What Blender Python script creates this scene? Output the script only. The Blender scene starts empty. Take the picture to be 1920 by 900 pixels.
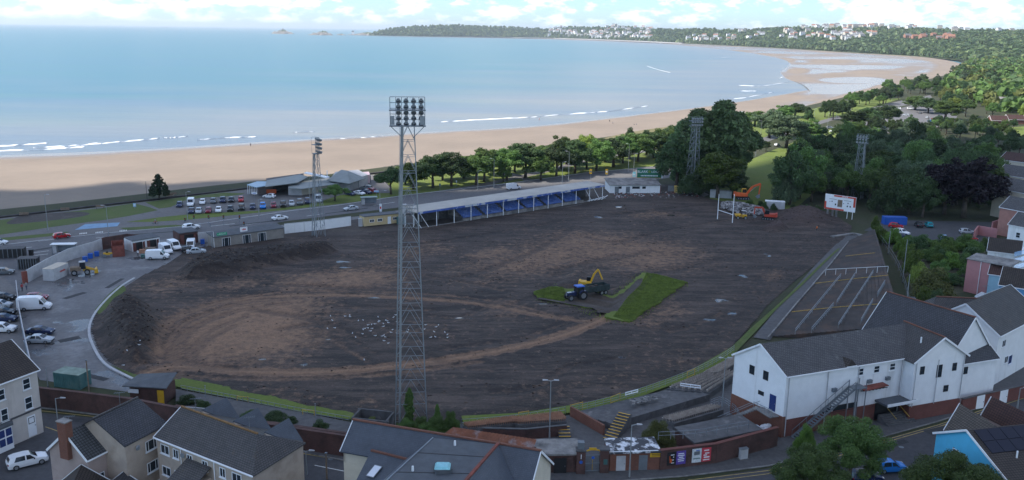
import bpy, math, random
import numpy as np
from mathutils import Vector, noise
from mathutils.bvhtree import BVHTree
random.seed(7); np.random.seed(7)
R = math.radians
scene = bpy.context.scene
# ---------------------------------------------------------------- camera
F, H, ROLL, PITCH = 1680.0, 54.0, R(0.85), R(13.17)
cam = bpy.data.cameras.new('camera'); cam.sensor_width = 36; cam.lens = 36*F/1920
cam.clip_start = 1; cam.clip_end = 200000
camo = bpy.data.objects.new('camera', cam); scene.collection.objects.link(camo)
camo.location = (0, 0, H)
from mathutils import Matrix
camo.rotation_euler = (Matrix.Rotation(R(90)-PITCH, 3, 'X') @ Matrix.Rotation(ROLL, 3, 'Z')).to_euler()
scene.camera = camo
# ---------------------------------------------------------------- sky, sun, exposure
SUN_AZ, SUN_EL = R(-98), R(47)
SUN = Vector((math.sin(SUN_AZ)*math.cos(SUN_EL), math.cos(SUN_AZ)*math.cos(SUN_EL), math.sin(SUN_EL)))
w = bpy.data.worlds.new('World'); scene.world = w; w.use_nodes = True
nt = w.node_tree; nt.nodes.clear()
N = nt.nodes.new; Lk = nt.links.new
sky = N('ShaderNodeTexSky'); sky.sky_type = 'NISHITA'; sky.sun_disc = False
sky.sun_elevation = SUN_EL; sky.sun_rotation = SUN_AZ; sky.altitude = 50; sky.dust_density = 0.2; sky.ozone_density = 3.0; sky.air_density = 1.0
tc = N('ShaderNodeTexCoord'); mp = N('ShaderNodeMapping'); mp.inputs['Scale'].default_value = (1, 1, 2.4)
Lk(tc.outputs['Generated'], mp.inputs['Vector'])
n1 = N('ShaderNodeTexNoise'); n1.inputs['Scale'].default_value = 34; n1.inputs['Detail'].default_value = 7; n1.inputs['Roughness'].default_value = 0.62
Lk(mp.outputs['Vector'], n1.inputs['Vector'])
n2 = N('ShaderNodeTexNoise'); n2.inputs['Scale'].default_value = 3.2; n2.inputs['Detail'].default_value = 3
Lk(mp.outputs['Vector'], n2.inputs['Vector'])
ad = N('ShaderNodeMath'); ad.operation = 'MULTIPLY_ADD'; ad.inputs[1].default_value = 0.55
Lk(n2.outputs['Fac'], ad.inputs[0]); Lk(n1.outputs['Fac'], ad.inputs[2])
cr = N('ShaderNodeValToRGB'); cr.color_ramp.elements[0].position = 0.745; cr.color_ramp.elements[1].position = 1.0
Lk(ad.outputs[0], cr.inputs['Fac'])
mx = N('ShaderNodeMix'); mx.data_type = 'RGBA'
tn = N('ShaderNodeMix'); tn.data_type = 'RGBA'; tn.blend_type = 'MULTIPLY'; tn.inputs[0].default_value = 1; tn.inputs[7].default_value = (.36, .50, .60, 1); Lk(sky.outputs['Color'], tn.inputs[6])
Lk(cr.outputs['Color'], mx.inputs[0]); Lk(tn.outputs[2], mx.inputs[6]); mx.inputs[7].default_value = (7.0, 6.95, 6.8, 1)
bg = N('ShaderNodeBackground'); bg.inputs['Strength'].default_value = 0.14
ou = N('ShaderNodeOutputWorld'); Lk(mx.outputs[2], bg.inputs['Color']); Lk(bg.outputs[0], ou.inputs['Surface'])
sd = bpy.data.lights.new('sun', 'SUN'); sd.energy = 3.2; sd.angle = R(0.5); sd.color = (1, 0.93, 0.82)
so = bpy.data.objects.new('sun', sd); scene.collection.objects.link(so); so.location = SUN*300
so.rotation_euler = SUN.to_track_quat('Z', 'Y').to_euler()
vs = scene.view_settings; vs.view_transform = 'Standard'; vs.look = 'None'; vs.gamma = 1; vs.use_curve_mapping = False
vs.exposure = 1.3
scene.render.engine = 'CYCLES'
# ---------------------------------------------------------------- helpers
def ray(px, py):
    x, y = px-960, 450-py; c, s = math.cos(ROLL), math.sin(ROLL)
    xr, yr = c*x-s*y, s*x+c*y
    return Vector((xr, F*math.cos(PITCH)+yr*math.sin(PITCH), -F*math.sin(PITCH)+yr*math.cos(PITCH)))
CAMP = Vector((0, 0, H))
def G(px, py, z=0.0):                      # the place on the level z that a point of the photograph shows
    d = ray(px, py); t = (z-H)/d.z
    return CAMP+d*t
def proj(p):
    p = Vector(p)-CAMP
    f = p.y*math.cos(PITCH)-p.z*math.sin(PITCH); u = p.y*math.sin(PITCH)+p.z*math.cos(PITCH)
    xr, yr = p.x*F/f, u*F/f; c, s = math.cos(ROLL), math.sin(ROLL)
    return 960+c*xr+s*yr, 450-(-s*xr+c*yr)
def HT(px, by, ty):                        # height of an upright thing
    b = G(px, by); lo, hi = 0, 120
    for _ in range(40):
        m = (lo+hi)/2
        if proj(b+Vector((0, 0, m)))[1] > ty: lo = m
        else: hi = m
    return lo
C = scene.collection
class MB:
    def __init__(s): s.v = []; s.f = []; s.m = []
    def poly(s, pts, mi=0):
        k = len(s.v); s.v += [tuple(p) for p in pts]; s.f.append(tuple(range(k, k+len(pts)))); s.m.append(mi); return s
    def hexa(s, p, mi=0):                  # 8 corners: bottom 0-3 counter-clockwise, top 4-7
        k = len(s.v); s.v += [tuple(q) for q in p]
        for f in ((3,2,1,0),(4,5,6,7),(0,1,5,4),(1,2,6,5),(2,3,7,6),(3,0,4,7)):
            s.f.append(tuple(k+i for i in f)); s.m.append(mi)
        return s
    def box(s, c, d, rz=0, mi=0):
        c = Vector(c); a, b = math.cos(rz), math.sin(rz); x, y, z = d[0]/2, d[1]/2, d[2]/2
        return s.hexa([c+Vector((a*u-b*v, b*u+a*v, t)) for t in (-z, z) for u, v in ((-x,-y),(x,-y),(x,y),(-x,y))], mi)
    def beam(s, a, b, w, h=None, mi=0):
        a, b = Vector(a), Vector(b); h = h or w; d = (b-a).normalized()
        up = Vector((0,0,1)) if abs(d.z) < .95 else Vector((0,1,0))
        x = d.cross(up).normalized()*w/2; y = x.cross(d).normalized()*h/2
        return s.hexa([a-x-y, a+x-y, b+x-y, b-x-y, a-x+y, a+x+y, b+x+y, b-x+y], mi)
    def cyl(s, a, b, r0, r1=None, n=8, mi=0, caps=True):
        a, b = Vector(a), Vector(b); r1 = r0 if r1 is None else r1; d = (b-a).normalized()
        up = Vector((0,0,1)) if abs(d.z) < .95 else Vector((0,1,0))
        x = d.cross(up).normalized(); y = d.cross(x)
        k = len(s.v)
        for p, r in ((a, r0), (b, r1)):
            for i in range(n):
                t = 2*math.pi*i/n; s.v.append(tuple(p+x*(r*math.cos(t))+y*(r*math.sin(t))))
        for i in range(n):
            j = (i+1) % n; s.f.append((k+i, k+n+i, k+n+j, k+j)); s.m.append(mi)
        if caps:
            s.f.append(tuple(k+i for i in range(n))); s.m.append(mi)
            s.f.append(tuple(k+n+i for i in reversed(range(n)))); s.m.append(mi)
        return s
    def prism(s, pts, ext, mi=0):          # polygon extruded along a vector
        ext = Vector(ext); n = len(pts); k = len(s.v)
        s.v += [tuple(p) for p in pts]+[tuple(Vector(p)+ext) for p in pts]
        s.f.append(tuple(reversed(range(k, k+n)))); s.m.append(mi)
        s.f.append(tuple(range(k+n, k+2*n))); s.m.append(mi)
        for i in range(n):
            j = (i+1) % n; s.f.append((k+i, k+j, k+n+j, k+n+i)); s.m.append(mi)
        return s
    def slab(s, pts, th, mi=0): return s.prism([Vector(p)-Vector((0,0,th)) for p in pts], (0,0,th), mi)
    def ball(s, c, r, n=8, m=6, mi=0):
        c = Vector(c); r = Vector((r,r,r)) if not hasattr(r, '__len__') else Vector(r); k = len(s.v)
        for i in range(m+1):
            a = math.pi*i/m
            for j in range(n):
                b = 2*math.pi*j/n
                s.v.append((c.x+r.x*math.sin(a)*math.cos(b), c.y+r.y*math.sin(a)*math.sin(b), c.z+r.z*math.cos(a)))
        for i in range(m):
            for j in range(n):
                q = (j+1) % n; s.f.append((k+i*n+j, k+(i+1)*n+j, k+(i+1)*n+q, k+i*n+q)); s.m.append(mi)
        return s
    def mesh(s, name, mats, org=None, smooth=False, uv=True):
        me = bpy.data.meshes.new(name)
        v = np.array(s.v, float).reshape(-1, 3)
        if org is not None: v = v-np.array(org, float)
        me.from_pydata([tuple(q) for q in v], [], s.f)
        for m in (mats if isinstance(mats, (list, tuple)) else [mats]): me.materials.append(m)
        me.polygons.foreach_set('material_index', s.m)
        me.update()
        if uv:
            ul = me.uv_layers.new(name='UVMap')
            co = s.v
            for p in me.polygons:
                n = p.normal
                t = Vector((0,0,1)).cross(n)
                t = t.normalized() if t.length > 1e-3 else Vector((1,0,0))
                b = n.cross(t)
                for li, vi in zip(p.loop_indices, p.vertices):
                    q = Vector(co[vi]); ul.data[li].uv = (q.dot(t), q.dot(b))
        if smooth: me.polygons.foreach_set('use_smooth', [True]*len(me.polygons))
        return me
    def build(s, name, mats, parent=None, org=None, smooth=False, uv=True):
        if org is None and parent is not None: org = wloc(parent)
        me = s.mesh(name, mats, org, smooth, uv)
        o = bpy.data.objects.new(name, me); C.objects.link(o)
        if parent is not None: o.parent = parent
        elif org is not None: o.location = org
        return o
def wloc(o):                               # all parents are unrotated while they are built
    p = Vector(o.location)
    while o.parent is not None: o = o.parent; p += Vector(o.location)
    return p
def tag(o, label=None, cat=None, group=None, kind=None):
    if label: o['label'] = label
    if cat: o['category'] = cat
    if group: o['group'] = group
    if kind: o['kind'] = kind
    return o
def thing(name, label, cat, loc=(0,0,0), group=None):
    o = bpy.data.objects.new(name, None); C.objects.link(o); o.location = loc; o.empty_display_size = .5
    return tag(o, label, cat, group)
def copy_tree(o, parent=None):
    c = o.copy(); C.objects.link(c); c.parent = parent
    for ch in o.children: copy_tree(ch, c)
    return c
def child(name, me, parent, loc=(0,0,0), rz=0):
    o = bpy.data.objects.new(name, me); C.objects.link(o); o.parent = parent; o.location = loc; o.rotation_euler.z = rz
    return o
def fast(name, v, f, mats, mi=None, smooth=False):
    v = np.asarray(v, np.float32); f = np.asarray(f, np.int32); k = f.shape[1]
    me = bpy.data.meshes.new(name); me.vertices.add(len(v)); me.vertices.foreach_set('co', v.ravel())
    me.loops.add(f.size); me.loops.foreach_set('vertex_index', f.ravel())
    me.polygons.add(len(f)); me.polygons.foreach_set('loop_start', np.arange(0, f.size, k, dtype=np.int32))
    for m in mats: me.materials.append(m)
    if mi is not None: me.polygons.foreach_set('material_index', np.asarray(mi, np.int32))
    if smooth: me.polygons.foreach_set('use_smooth', np.ones(len(f), bool))
    me.update(calc_edges=True); me.validate()
    return me
def link(name, me, kind=None):
    o = bpy.data.objects.new(name, me); C.objects.link(o)
    if kind: o['kind'] = kind
    return o
ORD = ['first','second','third','fourth','fifth','sixth','seventh','eighth','ninth','tenth','eleventh','twelfth','thirteenth','fourteenth','fifteenth','sixteenth','seventeenth','eighteenth','nineteenth','twentieth','twenty-first','twenty-second','twenty-third','twenty-fourth']
# ---------------------------------------------------------------- materials
def mat0(name, rough=.8, metal=0, spec=.4):
    m = bpy.data.materials.new(name); m.use_nodes = True; t = m.node_tree
    b = t.nodes['Principled BSDF']; b.inputs['Roughness'].default_value = rough; b.inputs['Metallic'].default_value = metal
    b.inputs['Specular IOR Level'].default_value = spec
    return m, t, b
def node(t, typ, **kw):
    n = t.nodes.new(typ)
    for k, v in kw.items():
        if k in n.inputs: n.inputs[k].default_value = v
        else: setattr(n, k, v)
    return n
def mixc(t, fac, a, b, bt='MIX'):
    n = t.nodes.new('ShaderNodeMix'); n.data_type = 'RGBA'; n.blend_type = bt
    for i, x in ((0, fac), (6, a), (7, b)):
        if isinstance(x, (int, float)): n.inputs[i].default_value = x
        elif isinstance(x, tuple): n.inputs[i].default_value = (*x[:3], 1)
        else: t.links.new(x, n.inputs[i])
    return n.outputs[2]
def ramp(t, x, a, b):
    n = t.nodes.new('ShaderNodeMapRange'); n.inputs['From Min'].default_value = a; n.inputs['From Max'].default_value = b
    t.links.new(x, n.inputs[0]); return n.outputs[0]
def noisef(t, vec, scale, detail=5, rough=.6, stretch=None):
    if stretch:
        mpn = t.nodes.new('ShaderNodeMapping'); mpn.inputs['Scale'].default_value = stretch; t.links.new(vec, mpn.inputs[0]); vec = mpn.outputs[0]
    n = node(t, 'ShaderNodeTexNoise', Scale=scale, Detail=detail, Roughness=rough); t.links.new(vec, n.inputs['Vector']); return n.outputs['Fac']
def bumpn(t, b, h, st=.4, dist=.05):
    n = node(t, 'ShaderNodeBump', Strength=st, Distance=dist); t.links.new(h, n.inputs['Height']); t.links.new(n.outputs[0], b.inputs['Normal'])
def coord(t, which='Object'): return t.nodes.new('ShaderNodeTexCoord').outputs[which]
def M(name, col, rough=.75, var=.25, scale=1.2, bump=.0, bscale=12, metal=0, spec=.4, stain=None, ss=.35, sf=(.5,.75), streak=None):
    m, t, b = mat0(name, rough, metal, spec); v = coord(t)
    f = ramp(t, noisef(t, v, scale), .3, .7)
    c = mixc(t, f, tuple(x*(1-var) for x in col), tuple(min(1, x*(1+var)) for x in col))
    if stain: c = mixc(t, ramp(t, noisef(t, v, ss, 6, .65, streak), *sf), c, stain)
    t.links.new(c, b.inputs['Base Color'])
    if bump: bumpn(t, b, noisef(t, v, bscale), bump)
    return m
def MT(name, c1, c2, mortar, bw, bh, gap=.02, rough=.75, bump=.6, off=.5, stain=None, sf=(.5,.8), spec=.3):   # bricks, slates, tiles on metre UVs
    m, t, b = mat0(name, rough, 0, spec); v = coord(t, 'UV')
    n = node(t, 'ShaderNodeTexBrick', Scale=1.0, offset=off)
    for k, x in (('Color1', c1), ('Color2', c2), ('Mortar', mortar)): n.inputs[k].default_value = (*x, 1)
    n.inputs['Mortar Size'].default_value = gap; n.inputs['Brick Width'].default_value = bw; n.inputs['Row Height'].default_value = bh; n.inputs['Mortar Smooth'].default_value = .3
    t.links.new(v, n.inputs['Vector'])
    f = ramp(t, noisef(t, v, .6, 6), .3, .7)
    c = mixc(t, f, mixc(t, .25, n.outputs['Color'], (0,0,0)), mixc(t, .0, n.outputs['Color'], (0,0,0)))
    if stain: c = mixc(t, ramp(t, noisef(t, coord(t), .5, 7, .7), *sf), c, stain)
    t.links.new(c, b.inputs['Base Color'])
    inv = node(t, 'ShaderNodeMath', operation='SUBTRACT'); inv.inputs[0].default_value = 1; t.links.new(n.outputs['Fac'], inv.inputs[1])
    bumpn(t, b, inv.outputs[0], bump, .03)
    return m
def glassy(name, col=(.02,.03,.04)):
    m, t, b = mat0(name, .06, 0, .6); b.inputs['Base Color'].default_value = (*col, 1); return m
# ---------------------------------------------------------------- shared materials
mWhite = M('white_paint', (.74,.75,.76), .6, .05, .8, stain=(.40,.40,.38), ss=.5, sf=(.55,.8), streak=(1,1,.10))
mTrim = M('white_trim', (.75,.76,.78), .5, .05)
mUpvc = M('window_frame_white', (.7,.71,.73), .4, .05)
mGlass = glassy('window_glass')
mGlassB = glassy('blue_window_glass', (.03,.05,.16))
mCarGlass = glassy('car_glass', (.015,.018,.022))
mBrick = MT('brown_brick', (.14,.058,.047), (.10,.043,.037), (.11,.085,.08), .225, .075, .012, .85, .5, stain=(.03,.022,.02), sf=(.45,.8))
mBrickO = MT('orange_brick', (.25,.085,.05), (.2,.065,.04), (.16,.12,.1), .225, .075, .012, .85, .5, stain=(.1,.05,.04), sf=(.55,.85))
mBrickR = MT('red_brick', (.22,.06,.045), (.17,.05,.04), (.13,.09,.08), .225, .075, .012, .85, .5)
mSlate = MT('dark_slate', (.078,.078,.087), (.058,.058,.066), (.016,.016,.02), .36, .27, .035, .55, .9, stain=(.075,.07,.062), sf=(.6,.85))
mSlateW = MT('weathered_slate', (.125,.119,.121), (.095,.091,.095), (.022,.022,.025), .36, .27, .035, .5, .9, stain=(.17,.17,.165), sf=(.58,.8))
mSlateO = MT('lichen_slate', (.098,.090,.087), (.076,.071,.072), (.025,.024,.024), .36, .27, .035, .65, .8, stain=(.12,.075,.035), sf=(.6,.85))
mSlateB = MT('blue_grey_slate', (.082,.094,.118), (.072,.083,.104), (.05,.058,.072), .3, .22, .015, .5, .5)
mTile = MT('grey_concrete_tile', (.095,.10,.105), (.075,.08,.085), (.022,.022,.024), .36, .32, .045, .7, 1.0, off=0)
mTileB = MT('brown_concrete_tile', (.075,.058,.05), (.06,.048,.042), (.02,.016,.015), .36, .32, .045, .7, 1.0, off=0)
mTileR = MT('red_brown_tile', (.10,.046,.037), (.08,.038,.032), (.03,.016,.014), .36, .32, .045, .7, 1.0, off=0)
mTileT = MT('tan_grey_tile', (.13,.105,.085), (.10,.083,.07), (.035,.03,.025), .36, .32, .045, .7, 1.0, off=0)
mRender = M('beige_render', (.40,.33,.27), .85, .12, .7, .1, 30, stain=(.2,.15,.11), ss=.3, sf=(.5,.8))
mRenderP = M('pink_beige_render', (.36,.28,.25), .85, .1, .7, .1, 30, stain=(.2,.15,.13), ss=.3, sf=(.55,.85))
mCreamH = M('pale_cream_render', (.52,.47,.43), .8, .08, .7, stain=(.33,.29,.26), ss=.5, sf=(.55,.8), streak=(1,1,.12))
mCream = M('cream_render', (.56,.50,.40), .8, .08, .7)
mConc = M('weathered_concrete', (.23,.22,.21), .85, .25, .8, .3, 9, stain=(.07,.068,.07), ss=.5, sf=(.42,.7))
mConcD = M('dark_concrete', (.085,.083,.086), .85, .3, .9, .3, 9, stain=(.2,.19,.19), ss=.6, sf=(.58,.75))
mConcL = M('pale_concrete', (.42,.42,.43), .8, .15, .8, .15, 9)
mFelt = M('roofing_felt', (.08,.087,.098), .75, .2, .7, .2, 14)
mGalv = M('galvanised_steel', (.25,.275,.30), .5, .15, 1, metal=.5)
mGalvD = M('grey_steel', (.16,.18,.20), .5, .2, 1, metal=.3)
mBlack = M('black_paint', (.015,.015,.017), .5, .2)
mRubber = M('rubber', (.018,.018,.019), .85, .2)
mRim = M('alloy_rim', (.35,.36,.38), .35, .1, metal=.7)
mYellow = M('yellow_paint', (.58,.33,.02), .5, .12)
mYellowW = M('worn_yellow_paint', (.48,.31,.06), .7, .3, 2)
mOrange = M('orange_paint', (.55,.09,.02), .5, .15)
mOrangeR = M('orange_red_paint', (.42,.05,.025), .5, .2)
mBlueP = M('blue_paint', (.02,.10,.42), .4, .1)
mRust = M('rusty_red_steel', (.20,.055,.04), .8, .3, 1.5, stain=(.09,.045,.03), sf=(.5,.75))
mRustRoof = M('rusty_corrugated', (.24,.09,.05), .75, .25, .8, stain=(.33,.32,.34), ss=.22, sf=(.53,.66))
mWood = M('weathered_wood', (.20,.15,.11), .85, .3, 2)
mSeat = M('wooden_seat', (.38,.20,.125), .8, .25, 1.5)
mSeatG = M('grey_seat', (.36,.31,.27), .8, .3, 1.5)
mRed = M('red_paint', (.5,.035,.03), .45, .1)
mLampGlass = glassy('lamp_glass', (.35,.37,.38))
mHead = glassy('headlight_glass', (.45,.47,.5))
mTail = glassy('tail_light', (.25,.01,.01))
mPole = M('lamp_post_grey', (.30,.32,.33), .5, .1, metal=.4)
def paint(name, col): return M(name, col, .25, .03, .5, spec=.6)
PA = {'white': paint('white_car_paint', (.75,.76,.78)), 'black': paint('black_car_paint', (.012,.013,.016)), 'red': paint('red_car_paint', (.42,.015,.02)),
      'silver': paint('silver_car_paint', (.42,.45,.48)), 'blue': paint('blue_car_paint', (.02,.09,.34)), 'navy': paint('navy_car_paint', (.015,.025,.075)),
      'grey': paint('grey_car_paint', (.11,.125,.14)), 'dark red': paint('dark_red_car_paint', (.2,.01,.03)), 'teal': paint('teal_car_paint', (.01,.28,.33)), 'bright blue': paint('bright_blue_car_paint', (.02,.2,.6)),
      'pale blue': paint('pale_blue_car_paint', (.3,.45,.62))}
# ground materials
def ground_mat(name, c1, c2, c3, s=.06, rough=.9, bump=.4, detail_scale=1.4, wet=None):
    m, t, b = mat0(name, rough, 0, .3); v = coord(t)
    a = ramp(t, noisef(t, v, s, 8, .65), .35, .65); d = ramp(t, noisef(t, v, detail_scale, 6, .7), .3, .7)
    c = mixc(t, a, c1, c2); c = mixc(t, ramp(t, noisef(t, v, s*4, 7, .7), .5, .72), c, c3)
    c = mixc(t, d, mixc(t, .35, c, (0,0,0)), c); 
    t.links.new(c, b.inputs['Base Color'])
    if wet:
        wv = ramp(t, noisef(t, v, wet, 5, .6), .565, .63)
        c2_ = mixc(t, wv, c, tuple(x*.5 for x in c1)); t.links.new(c2_, b.inputs['Base Color'])
        rr = node(t, 'ShaderNodeMapRange'); t.links.new(wv, rr.inputs[0]); rr.inputs['To Min'].default_value = rough; rr.inputs['To Max'].default_value = .08; t.links.new(rr.outputs[0], b.inputs['Roughness'])
    bumpn(t, b, noisef(t, v, 6, 8, .7), bump, .06)
    return m
gAsph = ground_mat('asphalt', (.14,.138,.146), (.165,.162,.168), (.115,.113,.118), .05, .85, .2)
gAsphD = ground_mat('dark_asphalt', (.075,.075,.082), (.09,.089,.096), (.064,.064,.069), .08, .85, .2)
gYard = ground_mat('worn_yard_tarmac', (.135,.13,.135), (.20,.195,.198), (.28,.275,.28), .035, .7, .3, 1.2, wet=.11)
gDirt = ground_mat('dirt', (.085,.07,.062), (.06,.05,.047), (.13,.11,.095), .06, .9, .6)
gPave = ground_mat('paving', (.16,.15,.15), (.2,.19,.185), (.13,.12,.12), .08, .85, .2)
gPaveD = ground_mat('dark_paving', (.10,.097,.10), (.12,.117,.12), (.08,.078,.08), .1, .85, .2)
gGrass = ground_mat('grass', (.105,.145,.035), (.085,.118,.03), (.14,.15,.055), .06, .95, .8, 2.5)
gGrassL = ground_mat('lush_grass', (.145,.19,.034), (.115,.155,.03), (.165,.19,.05), .05, .95, .8, 2.5)
gLand = ground_mat('rough_ground', (.04,.05,.02), (.05,.055,.025), (.06,.055,.035), .03, .95, .8, 1)
gLine = M('road_line_white', (.6,.6,.58), .7, .25, 1.5)
gLineY = M('road_line_yellow', (.38,.28,.09), .7, .3, 1.5)
# ---------------------------------------------------------------- ground sheets
def catmull(pts, n=8):
    out = []
    P = [Vector(p) for p in pts]
    for i in range(len(P)-1):
        p0, p1, p2, p3 = P[max(i-1,0)], P[i], P[i+1], P[min(i+2,len(P)-1)]
        for k in range(n):
            t = k/n; out.append(.5*((2*p1)+(p2-p0)*t+(2*p0-5*p1+4*p2-p3)*t*t+(3*p1-p0-3*p2+p3)*t**3))
    out.append(P[-1]); return out
def sheet(name, pix, z, m, kind='structure', smooth=0, zl=None):
    pts = [G(x, y, zl if zl is not None else 0) for x, y in pix]
    if smooth: pts = catmull(pts+[pts[0]], smooth)[:-1]
    b = MB(); b.poly([(p.x, p.y, z) for p in pts]); o = b.build(name, m)
    if o.data.polygons[0].normal.z < 0: o.data.flip_normals()
    return tag(o, kind=kind)
def pip(x, y, poly):                       # vectorised point in polygon
    ins = np.zeros(x.shape, bool); n = len(poly)
    for i in range(n):
        x0, y0 = poly[i][:2]; x1, y1 = poly[(i+1) % n][:2]
        if y0 == y1: continue
        c = ((y0 > y) != (y1 > y)) & (x < (x1-x0)*(y-y0)/(y1-y0)+x0); ins ^= c
    return ins
def pdist(x, y, line):
    d = np.full(x.shape, 1e9)
    for i in range(len(line)-1):
        ax, ay = line[i][:2]; bx, by = line[i+1][:2]; dx, dy = bx-ax, by-ay; L = dx*dx+dy*dy+1e-9
        t = np.clip(((x-ax)*dx+(y-ay)*dy)/L, 0, 1); d = np.minimum(d, np.hypot(x-ax-t*dx, y-ay-t*dy))
    return d
def strip(name, line, wdt, z, m, th=0, parent=None, kind='structure'):   # a band along a line on the ground
    b = MB(); L = [Vector((p[0], p[1], 0)) for p in line]; e = []
    for i, p in enumerate(L):
        d = (L[min(i+1, len(L)-1)]-L[max(i-1, 0)]).normalized(); n = Vector((-d.y, d.x, 0))*wdt/2; e.append((p+n, p-n))
    for (a, c), (a2, c2) in zip(e, e[1:]):
        zz = Vector((0, 0, z))
        if th: b.hexa([c+zz, c2+zz, a2+zz, a+zz, c+zz+Vector((0,0,th)), c2+zz+Vector((0,0,th)), a2+zz+Vector((0,0,th)), a+zz+Vector((0,0,th))])
        else: b.poly([c+zz, c2+zz, a2+zz, a+zz])
    o = b.build(name, m, parent)
    if kind and parent is None: tag(o, kind=kind)
    return o
def wall(name, label, line, z0, h, th, m, cop=None, cat='wall'):
    r = thing(name, label, cat, (line[0][0], line[0][1], z0)); b = MB(); c = MB()
    for p, q in zip(line, line[1:]):
        p = Vector((p[0], p[1], 0)); q = Vector((q[0], q[1], 0)); d = (q-p).normalized(); n = Vector((-d.y, d.x, 0))*th/2
        b.hexa([p-n+Vector((0,0,z0)), q-n+Vector((0,0,z0)), q+n+Vector((0,0,z0)), p+n+Vector((0,0,z0)), p-n+Vector((0,0,z0+h)), q-n+Vector((0,0,z0+h)), q+n+Vector((0,0,z0+h)), p+n+Vector((0,0,z0+h))])
        if cop:
            n2 = n*1.35; z = z0+h; c.hexa([p-n2+Vector((0,0,z)), q-n2+Vector((0,0,z)), q+n2+Vector((0,0,z)), p+n2+Vector((0,0,z)), p-n2+Vector((0,0,z+.09)), q-n2+Vector((0,0,z+.09)), q+n2+Vector((0,0,z+.09)), p+n2+Vector((0,0,z+.09))])
    b.build('masonry', m, r)
    if cop: c.build('coping', cop, r)
    return r
SEA = -6.0
WL = [(-420,318),(-200,303),(0,291),(150,285),(300,278),(450,268),(600,259),(700,253),(800,247),(900,242),(1000,236),(1100,226),(1200,214),(1300,202),(1380,191),(1460,178),(1520,166),(1500,156),(1470,146),(1462,134),(1478,122),(1470,112),(1430,104),(1380,96),(1300,87),(1200,79.5),(1100,75.5),(1000,72.6),(880,70.2),(780,69)]
LL = [(-420,452),(-200,428),(0,406),(120,393),(240,379),(360,364),(470,352),(600,339),(720,323),(800,312),(900,298),(1000,284),(1100,270),(1200,254),(1300,240),(1400,226),(1500,206),(1560,192),(1640,172),(1700,160),(1770,144),(1806,128),(1790,116),(1720,106),(1600,99),(1450,90),(1320,83.5),(1150,75),(1000,71.6),(880,69.4)]
WLw = [G(x, y, SEA) for x, y in WL]; LLw = [G(x, y, -2.2) for x, y in LL]
WLs, LLs = catmull(WLw, 7), catmull(LLw, 7)
# the land: one sheet from the shore line inland to the hills
land = MB()
lp = [(p.x, p.y, -.06) for p in LLs[:int(7*22)]]
land.poly([(-900, -300, -.06), (3000, -300, -.06), (9000, 5200, -.06), (2400, 3600, -.06)]+lp[::-1]+[(-900, lp[0][1]-200, -.06)])
lo = land.build('ground', gLand); tag(lo, kind='structure')
if lo.data.polygons[0].normal.z < 0: lo.data.flip_normals()
# the beach, lofted from below the water line up to the land
ACR = 44
bv, bw = [], []
for i, (a, c) in enumerate(zip(WLs, LLs)):
    a2, c2 = Vector((a.x, a.y, 0)), Vector((c.x, c.y, 0)); d = c2-a2; Lm = max(d.length, 1)
    for k in range(ACR+1):
        t = -12/Lm+(1+12/Lm)*k/ACR; p = a2+d*t; s = t*Lm
        z = SEA-.02+ .012*s if s < 40 else SEA+.46+(3.3)*max(0, (s-40)/(max(Lm-40, 1)))**1.15
        if s < 0: z = SEA-.02+s*.05
        bv.append((p.x, p.y, min(z, -2.2))); bw.append(s)
bf = []
for i in range(len(WLs)-1):
    for k in range(ACR):
        q = i*(ACR+1)+k; bf.append((q, q+1, q+ACR+2, q+ACR+1))
mBeach, t, b = mat0('sand', .85, 0, .4)
v = coord(t); at = t.nodes.new('ShaderNodeAttribute'); at.attribute_name = 'wet'
nz = noisef(t, v, .02, 7, .6, (1, 1, 1)); nf = noisef(t, v, .25, 6, .7)
sumn = node(t, 'ShaderNodeMath', operation='MULTIPLY_ADD'); t.links.new(nz, sumn.inputs[0]); sumn.inputs[1].default_value = .5; t.links.new(at.outputs['Fac'], sumn.inputs[2])
wet = ramp(t, sumn.outputs[0], .55, .85)
dry = mixc(t, ramp(t, nz, .35, .65), (.255,.202,.158), (.208,.165,.13)); dry = mixc(t, ramp(t, nf, .3, .7), mixc(t, .1, dry, (0,0,0)), dry)
t.links.new(mixc(t, wet, dry, (.19,.158,.136)), b.inputs['Base Color'])
mr = node(t, 'ShaderNodeMapRange'); mr.inputs['To Min'].default_value = .85; mr.inputs['To Max'].default_value = .25; t.links.new(wet, mr.inputs[0]); t.links.new(mr.outputs[0], b.inputs['Roughness'])
bumpn(t, b, nf, .25, .08)
me = fast('beach', bv, bf, [mBeach], smooth=True)
wa = np.array(bw); nst = len(WLs); st = np.repeat(np.arange(nst)/(nst-1), ACR+1)
bva = np.array(bv)
wetv = np.clip(1-wa/34, 0, 1)*.75
flat = np.clip((st-.50)/.05, 0, 1)*np.clip((.97-st)/.04, 0, 1)             # the tidal flats of the inner bay stay wet
Lm = np.repeat([max((Vector((a.x-c.x, a.y-c.y, 0))).length, 1) for a, c in zip(WLs, LLs)], ACR+1)
wetv = np.maximum(wetv, flat*np.clip((.93-wa/Lm)/.06, 0, 1)*(.53+.34*np.array([noise.fractal(Vector((p[0]*.006, p[1]*.0035, 2)), 1, 2, 4) for p in bva])))
def bar(px, py, rx, ry, val):
    global wetv
    sx = np.array([proj(p) for p in bva]); d = ((sx[:,0]-px)/rx)**2+((sx[:,1]-py)/ry)**2
    wetv = wetv+(val-wetv)*np.clip(1.6-1.6*d, 0, 1)
BARS = [(1462,113,34,6,.2),(1497,133,24,6,.2),(1565,141,30,5,.25),(1640,136,60,6,.28),(1560,115,55,4,.25),(1600,150,70,6,.95),(1620,126,90,4,.95),(1530,124,60,3,.9),(1700,131,30,6,.4)]
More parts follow.
